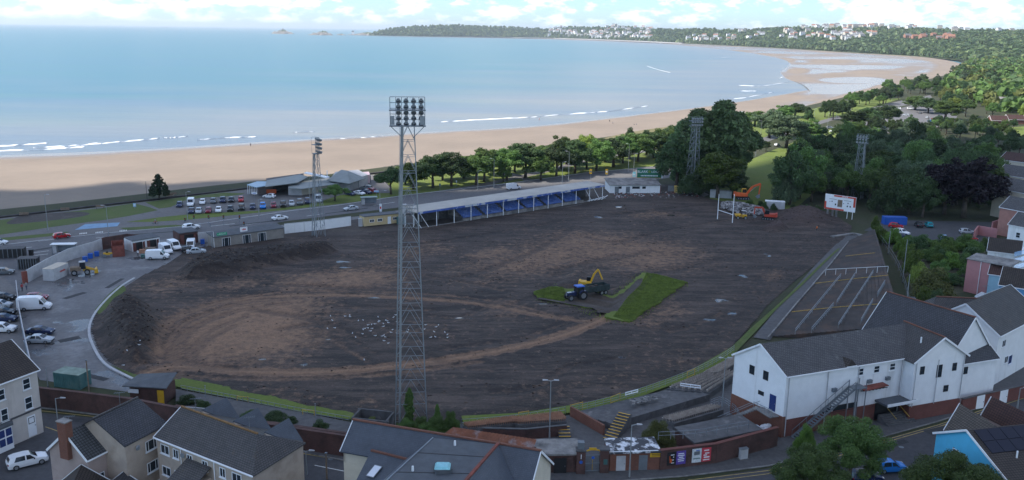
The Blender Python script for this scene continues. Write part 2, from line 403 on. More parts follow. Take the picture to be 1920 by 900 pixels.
SXY = np.array([proj(p) for p in bva])
for px, py, rx, ry, val in BARS:
    d = ((SXY[:,0]-px)/rx)**2+((SXY[:,1]-py)/ry)**2; wetv = wetv+(val-wetv)*np.clip(1.8-1.8*d, 0, 1)
a_ = me.attributes.new('wet', 'FLOAT', 'POINT'); a_.data.foreach_set('value', wetv.astype(np.float32))
link('beach', me, 'structure')
# the sea: a sheet to the horizon, finer near the shore; the sea bed shows through pale where it is shallow
gx = np.concatenate([-np.geomspace(60000, 900, 22), np.linspace(-820, 1500, 120), np.geomspace(1700, 60000, 22)])
gy = np.concatenate([np.linspace(180, 1400, 110), np.geomspace(1450, 90000, 60)])
X, Y = np.meshgrid(gx, gy); sv = np.stack([X.ravel(), Y.ravel(), np.full(X.size, SEA)], 1)
nx = len(gx); idx = np.arange(X.size).reshape(X.shape)
sf = np.stack([idx[:-1,:-1], idx[:-1,1:], idx[1:,1:], idx[1:,:-1]], -1).reshape(-1, 4)
dsh = pdist(X.ravel(), Y.ravel(), [(p.x, p.y) for p in WLs[::2]])
mSea, t, b = mat0('sea_water', .32, 0, .36)
v = coord(t); at = t.nodes.new('ShaderNodeAttribute'); at.attribute_name = 'shore'
big = noisef(t, v, .0022, 5, .6, (1, 2.6, 1)); st_ = noisef(t, v, .006, 7, .68, (.18, 2.0, 1))
sh = node(t, 'ShaderNodeMath', operation='MULTIPLY_ADD'); t.links.new(big, sh.inputs[0]); sh.inputs[1].default_value = .9; t.links.new(at.outputs['Fac'], sh.inputs[2])
c = mixc(t, ramp(t, sh.outputs[0], .62, 1.15), (.021,.125,.146), (.18,.184,.178))
c = mixc(t, ramp(t, st_, .38, .62), mixc(t, .45, c, (.03,.10,.19)), c)
t.links.new(c, b.inputs['Base Color'])
wv = noisef(t, v, .07, 6, .7, (.3, 1.6, 1)); bumpn(t, b, wv, .5, 1.2)
me = fast('sea', sv, sf, [mSea])
a_ = me.attributes.new('shore', 'FLOAT', 'POINT'); a_.data.foreach_set('value', np.exp(-dsh/330).astype(np.float32))
link('sea', me, 'structure')
mFoam = M('sea_foam', (.8,.82,.83), .7, .1, .05)
def foam(line, seed, wmax, z=.03):         # one breaking wave
    rnd = random.Random(seed); P = catmull([G(x, y, SEA) for x, y in line], 14); b = MB(); n = len(P)
    for i in range(n-1):
        def wd(j): return wmax*max(.02, .35+1.5*noise.noise(Vector((j*.33, seed*3.1, 0))))*min(1, j/4, (n-1-j)/4)
        def off(j): return noise.noise(Vector((j*.35, seed*7.7, 4)))*2.2
        p, q = P[i], P[i+1]
        a0, a1, b0, b1 = off(i), off(i)+wd(i), off(i+1), off(i+1)+wd(i+1)
        zz = SEA+z
        b.poly([(p.x, p.y+a0, zz), (q.x, q.y+b0, zz), (q.x, q.y+b0+wd(i+1)/2, zz+.35), (p.x, p.y+a0+wd(i)/2, zz+.35)])
        b.poly([(p.x, p.y+a0+wd(i)/2, zz+.35), (q.x, q.y+b0+wd(i+1)/2, zz+.35), (q.x, q.y+b1, zz), (p.x, p.y+a1, zz)])
    tag(b.build('wave_foam', mFoam, uv=False), kind='stuff')
foam([(-60,278),(20,274),(90,269)], 1, 8); foam([(60,278),(150,273),(220,267),(300,260)], 2, 8); foam([(-40,285),(80,281),(160,276)], 3, 8)
foam([(305,259),(330,258),(352,256)], 4, 2.5); foam([(370,263),(420,259),(480,257)], 5, 5); foam([(550,249),(590,247)], 6, 2.5); foam([(620,262),(680,259),(720,256)], 7, 1.2)
foam([(826,229),(900,225),(980,221),(1060,215),(1140,209),(1215,199)], 8, 6)
foam([(1365,186),(1400,183),(1450,173)], 9, 5); foam([(1385,171),(1420,171)], 10, 5); foam([(1385,160),(1430,161),(1480,154)], 11, 5); foam([(1462,148),(1470,143)], 12, 8); foam([(1213,124),(1235,131),(1256,136)], 13, 2.5); foam([(1330,110),(1368,107)], 14, 3)
foam([(490,63),(505,64.5)], 15, 12)
# ---------------------------------------------------------------- roads, paths, grass by the sea
ROADN = [(-300,580),(-60,520),(0,503),(60,484),(130,466),(200,456),(330,447),(400,438),(540,414),(680,397),(770,386),(930,368),(1130,350),(1250,334),(1340,305),(1410,277),(1480,250),(1560,226),(1640,208),(1700,197),(1750,188)]
ROADF = [(-300,492),(-60,468),(0,460),(100,448),(200,437),(340,425),(540,396),(640,384),(760,366),(960,343),(1100,324),(1240,311),(1340,284),(1400,267),(1480,243),(1560,220),(1620,206),(1700,186),(1745,178)]
sheet('promenade', [(-300,462),(-150,432),(0,409),(240,382),(470,354),(700,327),(735,330),(735,372),(540,400),(340,430),(200,445),(0,466),(-300,500)], -.05, gPave)
park = sheet('park_grass', [(722,330),(800,318),(900,304),(1000,290),(1200,259),(1400,230),(1560,196),(1640,180),(1690,185),(1560,222),(1400,270),(1240,322),(960,350),(760,374),(735,374)], -.035, gGrassL)
sheet('coast_road', ROADN+ROADF[::-1], -.02, gAsph)
sheet('bus_apron', [(-300,700),(-100,640),(0,620),(40,560),(55,505),(140,470),(185,452),(0,490),(-300,560)], -.031, gAsph)
sheet('grass_verge', [(-300,462),(0,412),(110,399),(190,390),(252,381),(280,388),(296,394),(240,405),(190,413),(100,425),(0,440),(-300,490)], -.03, gGrass)
sheet('sand_patch', [(12,417),(40,404),(90,400),(150,397),(168,401),(140,408),(70,416),(20,420)], -.025, gDirt, smooth=4)
sheet('grass_lawn', [(272,379),(340,370),(420,361),(460,362),(440,368),(380,370),(345,376),(320,388),(298,391)], -.03, gGrass)
sheet('grass_lawn', [(236,416),(300,407),(360,401),(480,395),(560,386),(610,374),(640,365),(690,361),(735,362),(735,370),(620,384),(540,393),(440,403),(350,412),(280,416)], -.03, gGrassL)
sheet('grass_verge', [(-60,452),(40,442),(130,434),(120,440),(0,452)], -.027, gGrass)
sheet('grass_verge', [(225,427),(330,421),(350,424),(290,430),(235,431)], -.027, gGrass)
sheet('seafront_car_park', [(290,398),(335,386),(375,374),(450,365),(560,352),(720,338),(735,352),(690,361),(640,364),(600,378),(480,394),(360,401),(300,407)], -.024, gPave)
sheet('park_path', [(735,372),(900,345),(1020,318),(1090,300),(1200,283),(1240,276),(1242,280),(1100,304),(1030,322),(905,350),(760,375)], -.026, gPave, smooth=0)
sheet('park_path', [(950,322),(985,330),(1010,345),(995,347),(975,334),(935,326)], -.0255, gPave)
mCyc = M('blue_cycle_surface', (.18,.30,.44), .8, .15, .8)
sheet('cycle_crossing', [(160,420),(225,417),(220,424),(140,431)], -.012, mCyc)
# road markings
for (x, y), (x2, y2) in [((30,466),(60,463)),((95,449),(110,447)),((345,435),(370,432)),((395,424),(440,419)),((455,422),(500,416)),((575,405),(610,400)),((700,385),(740,379)),((180,446),(215,443)),((60,474),(92,470)),((56,480),(90,476)),((72,452),(102,449))]:
    strip('road_marking', [G(x, y), G(x2, y2)], .28, -.012, gLine)
for x, y in [(150,438),(180,436),(225,433)]:
    b = MB()
    for k in range(5): p = G(x+k*3, y-k*.3); b.box((p.x, p.y, -.012), (.25, 1.6, .004), .4)
    tag(b.build('road_marking', gLine), kind='structure')
kerb = strip('road_kerb', [G(x, y) for x, y in ROADF[1:12]], .25, -.02, mConcL, .12)
# the dark sea wall beside the promenade
mSeaWall = M('dark_sea_wall', (.035,.03,.032), .9, .4, .6, .5, 3)
swl = [G(x, y, 0) for x, y in [(-420,457),(-200,431),(0,408),(120,394),(240,380),(360,366),(470,353),(600,340),(680,328),(720,323),(760,314),(800,311)]]
wall('sea_wall', 'long dark stone sea wall between promenade and beach', swl, -2.6, 2.95, 1.1, mSeaWall)
rk = MB()
for i in range(220):
    a = random.random(); x = 680+130*a; y = 326-18*a+random.uniform(-1, 3); p = G(x, y, -2); s = random.uniform(.5, 1.3)
    rk.box((p.x+random.uniform(-3,3), p.y+random.uniform(-1,4), -2+s*.3), (s*1.3, s, s*.9), random.random()*3)
tag(rk.build('rock_armour', M('dark_rock', (.06,.055,.055), .9, .4, .8, .4, 4)), 'pile of dark boulders at the end of the sea wall', 'rocks', kind='stuff')
# dune grass behind the beach
sheet('dune', [(1120,262),(1180,248),(1260,236),(1330,226),(1420,214),(1400,226),(1300,244),(1200,260)], -.034, ground_mat('dune_grass', (.16,.15,.06), (.2,.17,.09), (.26,.22,.14), .05, .95, .8, 2), smooth=3)
# right-hand lawn, far car park
sheet('lawn', [(1290,385),(1330,372),(1375,330),(1395,305),(1440,285),(1500,262),(1560,240),(1600,232),(1600,300),(1480,400),(1420,400)], -.03, gGrassL)
sheet('far_car_park', [(1600,250),(1640,215),(1700,200),(1750,186),(1800,200),(1790,232),(1700,248)], -.018, gAsph)
sheet('back_car_park', [(1620,432),(1660,412),(1860,416),(1850,458),(1690,445)], -.03, gAsphD)
sheet('overgrown_plot', [(1650,450),(1850,458),(1830,545),(1720,560)], -.032, ground_mat('overgrown_soil', (.06,.065,.03), (.07,.06,.04), (.12,.1,.08), .1, .95, .8, 2))
# ---------------------------------------------------------------- inside the ground
sheet('yard', [(40,655),(30,560),(55,505),(150,470),(230,452),(390,440),(540,420),(700,402),(800,385),(1150,350),(1290,345),(1330,365),(1260,390),(1100,400),(700,450),(400,500),(300,560),(250,620),(300,725),(245,735),(75,712)], -.028, gYard)
sheet('stand_apron', [(530,430),(690,408),(800,395),(1140,350),(1280,345),(1330,375),(1280,372),(1130,376),(800,430),(640,452),(520,445)], -.016, gDirt)
FP = [(262,716),(235,700),(200,680),(178,650),(168,620),(175,592),(200,562),(235,535),(262,518),(320,490),(345,470),(430,452),(500,446),(580,440),(650,440),(720,432),(800,424),(900,409),(1000,396),(1080,385),(1140,372),(1200,367),(1270,364),(1330,372),(1400,386),(1450,390),(1560,398),(1600,425),(1590,448),(1540,490),(1490,530),(1440,575),(1400,625),(1360,668),(1290,708),(1200,740),(1100,765),(980,782),(870,789),(770,792),(660,788),(560,770),(450,748),(350,728)]
FPw = [G(x, y) for x, y in FP]
fx = [p.x for p in FPw]; fy = [p.y for p in FPw]
step = .5
gx = np.arange(min(fx)-1, max(fx)+1, step); gy = np.arange(min(fy)-1, max(fy)+1, step)
X, Y = np.meshgrid(gx, gy); x_, y_ = X.ravel(), Y.ravel()
def W2(pts): return [(lambda q: (q.x, q.y))(G(*p)) for p in pts]
edge = pdist(x_, y_, [(p.x, p.y) for p in FPw+[FPw[0]]])
nA = np.array([noise.fractal(Vector((a*.12, c*.12, 0)), 1, 2, 5) for a, c in zip(x_, y_)])
nB = np.array([noise.fractal(Vector((a*.6, c*.6, 7)), .8, 2, 3) for a, c in zip(x_, y_)])
z = .03+.10*nA+.05*nB
def mound(pix, hgt, fall, rough=.35):
    global z
    P = W2(pix); ins = pip(x_, y_, P); d = pdist(x_, y_, P+[P[0]]); s = np.where(ins, np.clip(d/fall, 0, 1), 0)
    s = s*s*(3-2*s); z = np.maximum(z, s*(hgt*(1+rough*.5*nA)+.28*nB*hgt/2)); return s
mA = mound([(170,622),(178,590),(215,565),(262,562),(300,580),(322,612),(318,648),(296,682),(240,697),(200,680),(178,652)], 3.2, 6)
mB = mound([(322,512),(345,494),(420,478),(520,469),(600,461),(640,463),(642,474),(560,494),(470,510),(390,526),(338,528)], 2.3, 5)
mC = mound([(1440,405),(1465,392),(1530,390),(1565,402),(1575,425),(1540,432),(1470,428),(1435,420)], 2.2, 8)
mD = mound([(1420,432),(1440,420),(1475,420),(1485,432),(1450,440)], 1.6, 3)
mE = mound([(1030,540),(1060,512),(1095,505),(1115,520),(1100,545),(1060,550)], .9, 3)
# bare tan soil, wheel tracks and wet hollows
tan = np.zeros(x_.shape); wetf = np.zeros(x_.shape); rut = np.zeros(x_.shape); red = np.zeros(x_.shape)
def patch(pix, val, soft):
    global tan
    P = W2(pix); d = pdist(x_, y_, P+[P[0]]); s = np.clip(np.where(pip(x_, y_, P), d, -d)/soft+.5, 0, 1); tan = np.maximum(tan, s*val)
def track(pix, wd, val, ruts=0):
    global tan, z, rut
    P = [(p.x, p.y) for p in catmull([G(*q) for q in pix], 8)]; d = pdist(x_, y_, P)+.35*nB; s = np.clip((wd-d)/(wd*.6), 0, 1); tan = np.maximum(tan, s*val)
    if ruts:
        for o in ruts:
            q = np.exp(-((d-o)/.45)**2); z -= .12*q; rut = np.maximum(rut, q*.9)
patch([(300,612),(350,583),(430,562),(560,556),(610,570),(600,640),(540,672),(420,690),(320,690),(285,660)], .72, 14)
patch([(530,520),(640,505),(745,500),(770,530),(700,548),(560,556),(500,540)], .55, 11)
patch([(860,505),(960,470),(1060,432),(1180,440),(1300,465),(1330,490),(1250,515),(1120,500),(1000,520),(900,530)], .5, 18)
patch([(900,590),(960,560),(1000,585),(960,605)], .35, 6); patch([(1180,600),(1260,565),(1290,590),(1220,620)], .4, 6)
patch([(1425,520),(1455,505),(1475,520),(1445,532)], .55, 4); patch([(660,760),(700,740),(700,765)], .4, 3); patch([(660,480),(820,450),(860,470),(720,495)], .35, 8)
patch([(1310,690),(1240,690),(1290,650),(1340,640)], .25, 8); patch([(240,545),(330,520),(380,530),(300,556)], .4, 6)
track([(250,712),(330,690),(480,700),(640,698),(760,686),(880,670),(980,650),(1080,622),(1150,590),(1200,560)], 2.2, 1.0, (.9,))
track([(300,700),(420,712),(600,712),(760,700),(900,680)], 1.2, .55, (.4,))
track([(300,668),(296,632),(330,598),(400,572),(520,557),(680,556),(820,564),(920,574),(1010,592),(1100,604)], 1.8, .75, (.8,))
track([(322,676),(318,640),(352,606),(420,580),(500,567)], .9, .8, (.5,)); track([(340,680),(340,644),(372,612),(430,590)], .9, .75, (.5,)); track([(312,655),(340,612),(400,584),(470,566),(560,562)], .8, .8, (.4,))
track([(330,684),(328,650),(362,616),(430,588),(540,570)], .8, .9, (.45,)); track([(356,684),(362,652),(400,620),(460,596)], .7, .8, (.35,)); track([(300,640),(316,612),(360,586),(430,564),(520,550)], .9, .9, (.5,)); track([(360,672),(390,640),(440,612)], .8, .6, (.4,)); track([(590,620),(640,650),(690,680)], .9, .5, (.5,)); track([(610,610),(660,640),(710,668)], .6, .4, (.3,))
track([(560,548),(700,548),(840,556),(960,572),(1060,600)], 1.0, .5, (.6,))
for k in range(7):                                                        # plough-like drag lines along the far right side
    track([(1310+k*32,655-k*20),(1390+k*27,560-k*14),(1480+k*16,470-k*8)], .55, .16, (.3,))
for k in range(9):
    track([(700+k*50,470-k*6),(880+k*40,445-k*6),(1080+k*30,410-k*3)], .5, .18, (.3,))
patch([(700,620),(760,590),(860,600),(900,640),(800,650)], .15, 8); patch([(380,540),(470,520),(520,530),(430,552)], .4, 6); patch([(980,745),(1080,720),(1180,690),(1200,705),(1080,745)], .22, 8); patch([(480,735),(600,742),(640,760),(540,755)], .35, 5); patch([(860,480),(940,462),(980,475),(900,492)], .45, 6); patch([(1150,400),(1240,395),(1290,405),(1200,415)], .3, 8)
rt = random.Random(17)
for k in range(26):
    x0, y0 = rt.uniform(320, 1350), rt.uniform(430, 740); a0 = rt.uniform(-.25, .25)+(.0 if x0 < 900 else -.25); ln = rt.uniform(90, 260); cv = rt.uniform(-18, 18)
    P0 = [(x0-ln/2, y0-a0*ln/2), (x0, y0+cv), (x0+ln/2, y0+a0*ln/2)]
    if all(pip(np.array([q[0]]), np.array([q[1]]), FP)[0] for q in P0): track(P0, .8, rt.uniform(.12, .4), (.15, .75))
def pud(px, py, rx, ry, val=.8):
    global wetf, z
    c = G(px, py); e = G(px+rx, py); n = G(px, py-ry); ax = abs(e.x-c.x)+.01; ay = abs(n.y-c.y)+.01
    d = ((x_-c.x)/ax)**2+((y_-c.y)/ay)**2+.9*nB; s = np.clip(1.4-1.4*d, 0, 1)*val; wetf = np.maximum(wetf, s); z = z*(1-s)+.0*s
for q in [(643,492,16,2.5),(570,686,14,3),(616,638,8,2.5),(865,598,22,1.8),(1395,520,10,4),(1350,565,16,4),(1375,590,12,3),(490,676,10,2),(645,503,18,1.5),(1260,405,10,1.5),(1160,389,10,1.5),(1165,672,12,2),(1330,600,14,3),(700,560,14,1.5),(1440,480,8,3),(230,560,6,2),(1018,572,12,2),(1120,408,12,1.5)]: pud(*q)
red = np.maximum(mC*.8, mD*.9)
dk = np.maximum(mA, mB)*.9
tan = np.clip(tan*(1-dk)-.0, 0, 1)
keep = pip(x_, y_, [(p.x, p.y) for p in FPw])
z = np.maximum(z+.2, .02); z = np.where(edge < 2.5, z*edge/2.5+.004, z)
idx = np.arange(X.size).reshape(X.shape)
qf = np.stack([idx[:-1,:-1], idx[:-1,1:], idx[1:,1:], idx[1:,:-1]], -1).reshape(-1, 4)
qf = qf[keep[qf].all(1)]
used, inv = np.unique(qf, return_inverse=True)
mMud, t, b = mat0('churned_mud', .82, 0, .35)
v = coord(t)
def attr(n): a = t.nodes.new('ShaderNodeAttribute'); a.attribute_name = n; return a.outputs['Fac']
n0 = noisef(t, v, .10, 8, .68); n1_ = noisef(t, v, .7, 8, .72); n2_ = noisef(t, v, 3.0, 6, .7); n3_ = noisef(t, v, .18, 7, .65, (.35, 1.4, 1))
c = mixc(t, ramp(t, n0, .36, .64), (.029,.0195,.0165), (.060,.042,.035)); c = mixc(t, ramp(t, n3_, .45, .64), c, (.122,.087,.071))
c = mixc(t, ramp(t, noisef(t, v, .55, 8, .72, (.22, 1.5, 1)), .5, .64), c, (.022,.016,.015)); c = mixc(t, ramp(t, n1_, .56, .72), c, (.145,.108,.088))
s1 = node(t, 'ShaderNodeMath', operation='MULTIPLY_ADD'); t.links.new(n1_, s1.inputs[0]); s1.inputs[1].default_value = 1.9; t.links.new(attr('tan'), s1.inputs[2])
s2 = node(t, 'ShaderNodeMath', operation='MULTIPLY_ADD'); t.links.new(n0, s2.inputs[0]); s2.inputs[1].default_value = .7; t.links.new(s1.outputs[0], s2.inputs[2])
c = mixc(t, ramp(t, s2.outputs[0], 1.45, 2.1), c, (.34,.195,.115))
c = mixc(t, attr('red'), c, (.085,.053,.048)); c = mixc(t, attr('dark'), c, mixc(t, ramp(t, n1_, .4, .7), (.018,.012,.010), (.042,.029,.024)))
c = mixc(t, attr('rut'), c, mixc(t, .5, c, (.028,.023,.023)))
c = mixc(t, ramp(t, n2_, .3, .7), mixc(t, .5, c, (0,0,0)), c)
wetn = ramp(t, attr('wet'), .35, .6); c = mixc(t, wetn, c, (.02,.018,.018)); t.links.new(c, b.inputs['Base Color'])
mr = node(t, 'ShaderNodeMapRange'); mr.inputs['To Min'].default_value = .82; mr.inputs['To Max'].default_value = .06; t.links.new(wetn, mr.inputs[0]); t.links.new(mr.outputs[0], b.inputs['Roughness'])
bs = node(t, 'ShaderNodeMath', operation='SUBTRACT'); bs.inputs[0].default_value = 1; t.links.new(wetn, bs.inputs[1])
bh = node(t, 'ShaderNodeMath', operation='MULTIPLY'); t.links.new(noisef(t, v, 1.6, 9, .75), bh.inputs[0]); t.links.new(bs.outputs[0], bh.inputs[1]); bumpn(t, b, bh.outputs[0], .9, .35)
me = fast('pitch', np.stack([x_, y_, z], 1)[used], inv.reshape(-1, 4), [mMud], smooth=True)
for nm, ar in (('tan', tan), ('wet', wetf), ('rut', rut), ('red', red), ('dark', dk)):
    a_ = me.attributes.new(nm, 'FLOAT', 'POINT'); a_.data.foreach_set('value', ar[used].astype(np.float32))
link('pitch', me, 'structure')
def fz(p):                                                                # height of the mud at a place
    i = int(round((p.y-gy[0])/step)); j = int(round((p.x-gx[0])/step)); return float(z.reshape(X.shape)[i, j])
# clods lying on the mud
rc = np.random.RandomState(31); wgt = .035+1.6*np.maximum(mA, mB)+.7*np.maximum(mC, mD)+.5*np.clip(nA, 0, 1); wgt = np.where(keep & (edge > 2) & (wetf < .2), wgt, 0); nc = 7000
ci = rc.choice(len(x_), nc, p=wgt/wgt.sum()); cp = np.stack([x_[ci], y_[ci], z[ci]], 1)+np.concatenate([rc.uniform(-.25, .25, (nc, 2)), np.zeros((nc, 1))], 1); cs = .06+.2*rc.rand(nc)**3
oc_ = np.array([(1,0,0),(0,1,0),(-1,0,0),(0,-1,0),(0,0,1),(0,0,-1)], float)
cv_ = cp[:,None,:]+oc_[None]*cs[:,None,None]*np.array([1.2,1,.6])*(.6+.8*rc.rand(nc, 6, 1)); cf_ = np.array([(0,1,4),(1,2,4),(2,3,4),(3,0,4),(1,0,5),(2,1,5),(3,2,5),(0,3,5)])
mClod, t, b = mat0('mud_clod', .9, 0, .2); g_ = t.nodes.new('ShaderNodeNewGeometry'); t.links.new(mixc(t, ramp(t, g_.outputs['Random Per Island'], .3, 1), (.022,.015,.012), (.15,.105,.08)), b.inputs['Base Color'])
tag(link('mud_clods', fast('mud_clods', cv_.reshape(-1, 3), (np.arange(nc)[:,None,None]*6+cf_[None]).reshape(-1, 3), [mClod])), kind='stuff')
# grass left round the boundary and the uncut turf patch; blades as real geometry
def blades(name, pix, n, hgt, m, z0=0.0, seed=1):
    P = W2(pix); rs = np.random.RandomState(seed); px = np.array(P); lo_, hi_ = px.min(0), px.max(0); pts = np.zeros((0, 2))
    while len(pts) < n:
        q = lo_+(hi_-lo_)*rs.rand(n*2, 2); pts = np.concatenate([pts, q[pip(q[:,0], q[:,1], P)]])
    pts = pts[:n]; a = rs.rand(n)*6.28; hh = hgt*(.5+rs.rand(n)); wd = .05+.06*rs.rand(n)
    dx, dy = np.cos(a)*wd, np.sin(a)*wd; tx, ty = pts[:,0]+np.cos(a*3)*hh*.5, pts[:,1]+np.sin(a*3)*hh*.5
    v = np.empty((n, 3, 3)); v[:,0] = np.stack([pts[:,0]-dx, pts[:,1]-dy, np.full(n, z0)], 1); v[:,1] = np.stack([pts[:,0]+dx, pts[:,1]+dy, np.full(n, z0)], 1); v[:,2] = np.stack([tx, ty, z0+hh], 1)
    tag(link(name, fast(name, v.reshape(-1, 3), np.arange(3*n).reshape(-1, 3), [m])), kind='stuff')
mBlade = M('grass_blades', (.14,.19,.035), .9, .35, .8)
GS = [(325,718),(350,728),(450,748),(560,768),(660,786),(660,772),(560,756),(450,734),(350,716),(322,708)]
sheet('grass_strip', [(322,706),(350,712),(450,731),(560,753),(662,771),(665,790),(560,774),(450,752),(350,733),(325,724)], .2, gGrassL)
sheet('grass_strip', [(865,782),(980,776),(1100,757),(1200,731),(1290,699),(1345,668),(1372,652),(1380,668),(1340,690),(1290,712),(1200,746),(1100,771),(980,790),(870,800)], .2, gGrassL)
sheet('grass_strip', [(1372,652),(1410,615),(1450,580),(1500,534),(1540,495),(1570,468),(1576,466),(1545,495),(1505,535),(1455,582),(1416,624),(1378,664)], .2, gGrass)
sheet('grass_verge', [(178,582),(205,552),(228,535),(236,548),(214,560),(190,590)], .16, gGrass, smooth=3)
sheet('grass_verge', [(205,684),(250,702),(330,718),(332,728),(262,716)], .1, gGrass)
TP = [(1000,552),(1030,542),(1060,540),(1110,548),(1150,560),(1175,540),(1205,515),(1230,518),(1288,533),(1180,608),(1130,597),(1150,585),(1100,580),(1060,572),(1010,562)]
tp = [G(x, y) for x, y in TP]; rj = random.Random(8); tq = []
for a, c in zip(tp, tp[1:]+tp[:1]):
    k_ = max(2, int((c-a).length/.45)); n_ = Vector((-(c-a).y, (c-a).x, 0)).normalized(); tq += [a.lerp(c, i/k_)+n_*(rj.gauss(0, .16)+.5*noise.noise(Vector((a.x+i*.3, a.y, 0)))) for i in range(k_)]
tp = tq; b = MB(); b.slab([(p.x, p.y, .5) for p in (tp if sum(a.x*c.y-a.y*c.x for a, c in zip(tp, tp[1:]+tp[:1])) > 0 else tp[::-1])], .3)
mTurfSide = M('turf_soil', (.04,.03,.025), .9, .3, 2)
tag(b.build('turf_patch', gGrassL), kind='structure')
blades('grass_blades', [(1000,552),(1030,542),(1056,543),(1062,558),(1058,570),(1010,562)], 6000, .16, mBlade, .5, 3)
blades('grass_blades', [(1178,560),(1200,540),(1212,516),(1230,518),(1288,533),(1180,608),(1150,598)], 18000, .16, mBlade, .5, 4)
TD = catmull([G(x, y) for x, y in [(1062,552),(1085,549),(1112,550),(1148,562),(1176,546),(1196,527),(1206,530),(1196,548),(1172,570),(1150,588),(1128,592),(1108,580),(1085,577),(1066,570),(1062,552)]], 6)[:-1]
b = MB(); b.poly([(p.x+.5*noise.noise(p*.9), p.y+.8*noise.noise(p*.7+Vector((9,0,0))), .508) for p in TD]); o = b.build('torn_turf', ground_mat('torn_soil', (.05,.037,.03), (.075,.055,.043), (.11,.085,.06), .3, .9, .8)); tag(o, kind='structure')
if o.data.polygons[0].normal.z < 0: o.data.flip_normals()
strip('lawn_edge', W2([(1012,562),(1060,570),(1105,578),(1150,585),(1180,565)]), 2.2, .515, gDirt)
strip('lawn_edge', W2([(1050,552),(1100,562),(1150,572),(1172,560),(1200,530)]), 1.2, .512, gDirt)
strip('lawn_edge', W2([(1120,590),(1165,578),(1200,548),(1222,520)]), 1.0, .514, gDirt)
blades('loose_turf', [(1000,566),(1060,578),(1130,604),(1185,614),(1296,536),(1250,520),(1200,508),(1150,548),(1040,534)], 2500, .22, mBlade, .2, 5)
# kerb round the yard, field fence rail
strip('yard_kerb', [tuple(p)[:2] for p in catmull([G(x, y) for x, y in [(252,522),(228,537),(200,562),(176,592),(167,622),(176,652),(196,682),(230,702),(262,717)]], 5)], .45, -.02, mConcL, .2)
# ---------------------------------------------------------------- far hills, islands, haze, cloud
# stations: column, shore row, ridge row, distance to the ridge behind the shore
HS = [(690,66.5,64,120),(710,66.8,57,200),(740,67.2,51.5,300),(780,68,48,350),(830,68.6,46,420),(880,69,46.5,450),(930,69.8,49,450),(980,70.6,51.5,450),(1022,71.2,54.5,480),(1055,72.2,50.5,600),(1100,73.8,49.5,700),(1160,76,49.5,750),(1215,78,53,800),(1260,80.5,55,900),(1320,83.5,54,1100),(1400,87.5,55,1300),(1450,90,53.5,1500),(1510,93.5,51,1700),(1570,97,50,1900),(1640,101.5,51,2000),(1720,106,54,2100),(1800,113,56.5,2300),(1900,122,57.5,2500),(2050,132,58,2600),(2250,145,60,2600)]
NP = 26; st_pts = []
HSs = []
for i in range(len(HS)-1):
    for k in range(6):
        u = k/6; HSs.append(tuple(a+(c-a)*u for a, c in zip(HS[i], HS[i+1])))
HSs.append(HS[-1])
hv = []
for px, sy, ry, dist in HSs:
    s0 = G(px, sy, -2.6); d = ray(px, ry); dh = Vector((d.x, d.y, 0)).normalized()
    s2 = Vector((s0.x, s0.y, 0)); r2 = s2+dh*dist
    t_ = r2.length/Vector((d.x, d.y, 0)).length; zr = H+d.z*t_-10
    for k in range(NP+1):
        u = k/NP*1.35
        p = s2+dh*dist*u
        if u <= 1: zz = -2.6+(zr+2.6)*(math.sin(u*math.pi/2)**.9)
        else: zz = zr-(u-1)*zr*.4
        zz += 6*noise.fractal(Vector((p.x*.003, p.y*.003, 3)), 1, 2, 4)*min(1, u*4)*(1 if u < 1 else .3)
        hv.append((p.x, p.y, zz))
ns = len(HSs); ii = np.arange(ns*(NP+1)).reshape(ns, NP+1)
hf = np.stack([ii[:-1,:-1], ii[1:,:-1], ii[1:,1:], ii[:-1,1:]], -1).reshape(-1, 4)
mHill = ground_mat('wooded_hillside', (.04,.058,.022), (.05,.07,.026), (.09,.11,.045), .004, .95, .6, .03)
hme = fast('hill', hv, hf[:, ::-1], [mHill], smooth=True)
link('hill', hme, 'structure')
HB = BVHTree.FromPolygons([Vector(v) for v in hv], [tuple(f) for f in hf.tolist()])
def hill_at(px, py):
    h = HB.ray_cast(CAMP, ray(px, py).normalized()); return h[0]
def blobs(name, pts, sizes, mats, nq=14, seed=2, flat=.9):               # many small leafy crowns as one mass
    rs = np.random.RandomState(seed); n = len(pts); pts = np.asarray(pts); sizes = np.asarray(sizes)
    u = rs.randn(n, nq, 3); u /= np.linalg.norm(u, axis=2, keepdims=True); u[:,:,2] = np.abs(u[:,:,2])*1.1-.25
    c = pts[:,None,:]+u*sizes[:,None,None]*np.array([.5, .5, .55])*(.55+.5*rs.rand(n, nq, 1)); c[:,:,2] += (sizes*.45)[:,None]
    nn = u+.5*rs.randn(n, nq, 3); nn /= np.linalg.norm(nn, axis=2, keepdims=True)
    t1 = np.cross(nn, rs.randn(n, nq, 3)); t1 /= np.linalg.norm(t1, axis=2, keepdims=True); t2 = np.cross(nn, t1)
    s = (sizes[:,None,None]*(1.15/math.sqrt(nq))*(.7+.6*rs.rand(n, nq, 1)))
    v = np.stack([c-t1*s-t2*s*.8, c+t1*s-t2*s*.9, c+t1*s*.9+t2*s, c-t1*s*.8+t2*s*.9], 2).reshape(-1, 3)
    mi = np.repeat(rs.choice(len(mats), n, p=[.45,.35,.2][:len(mats)]), nq)
    return fast(name, v, np.arange(len(v)).reshape(-1, 4), mats, mi)
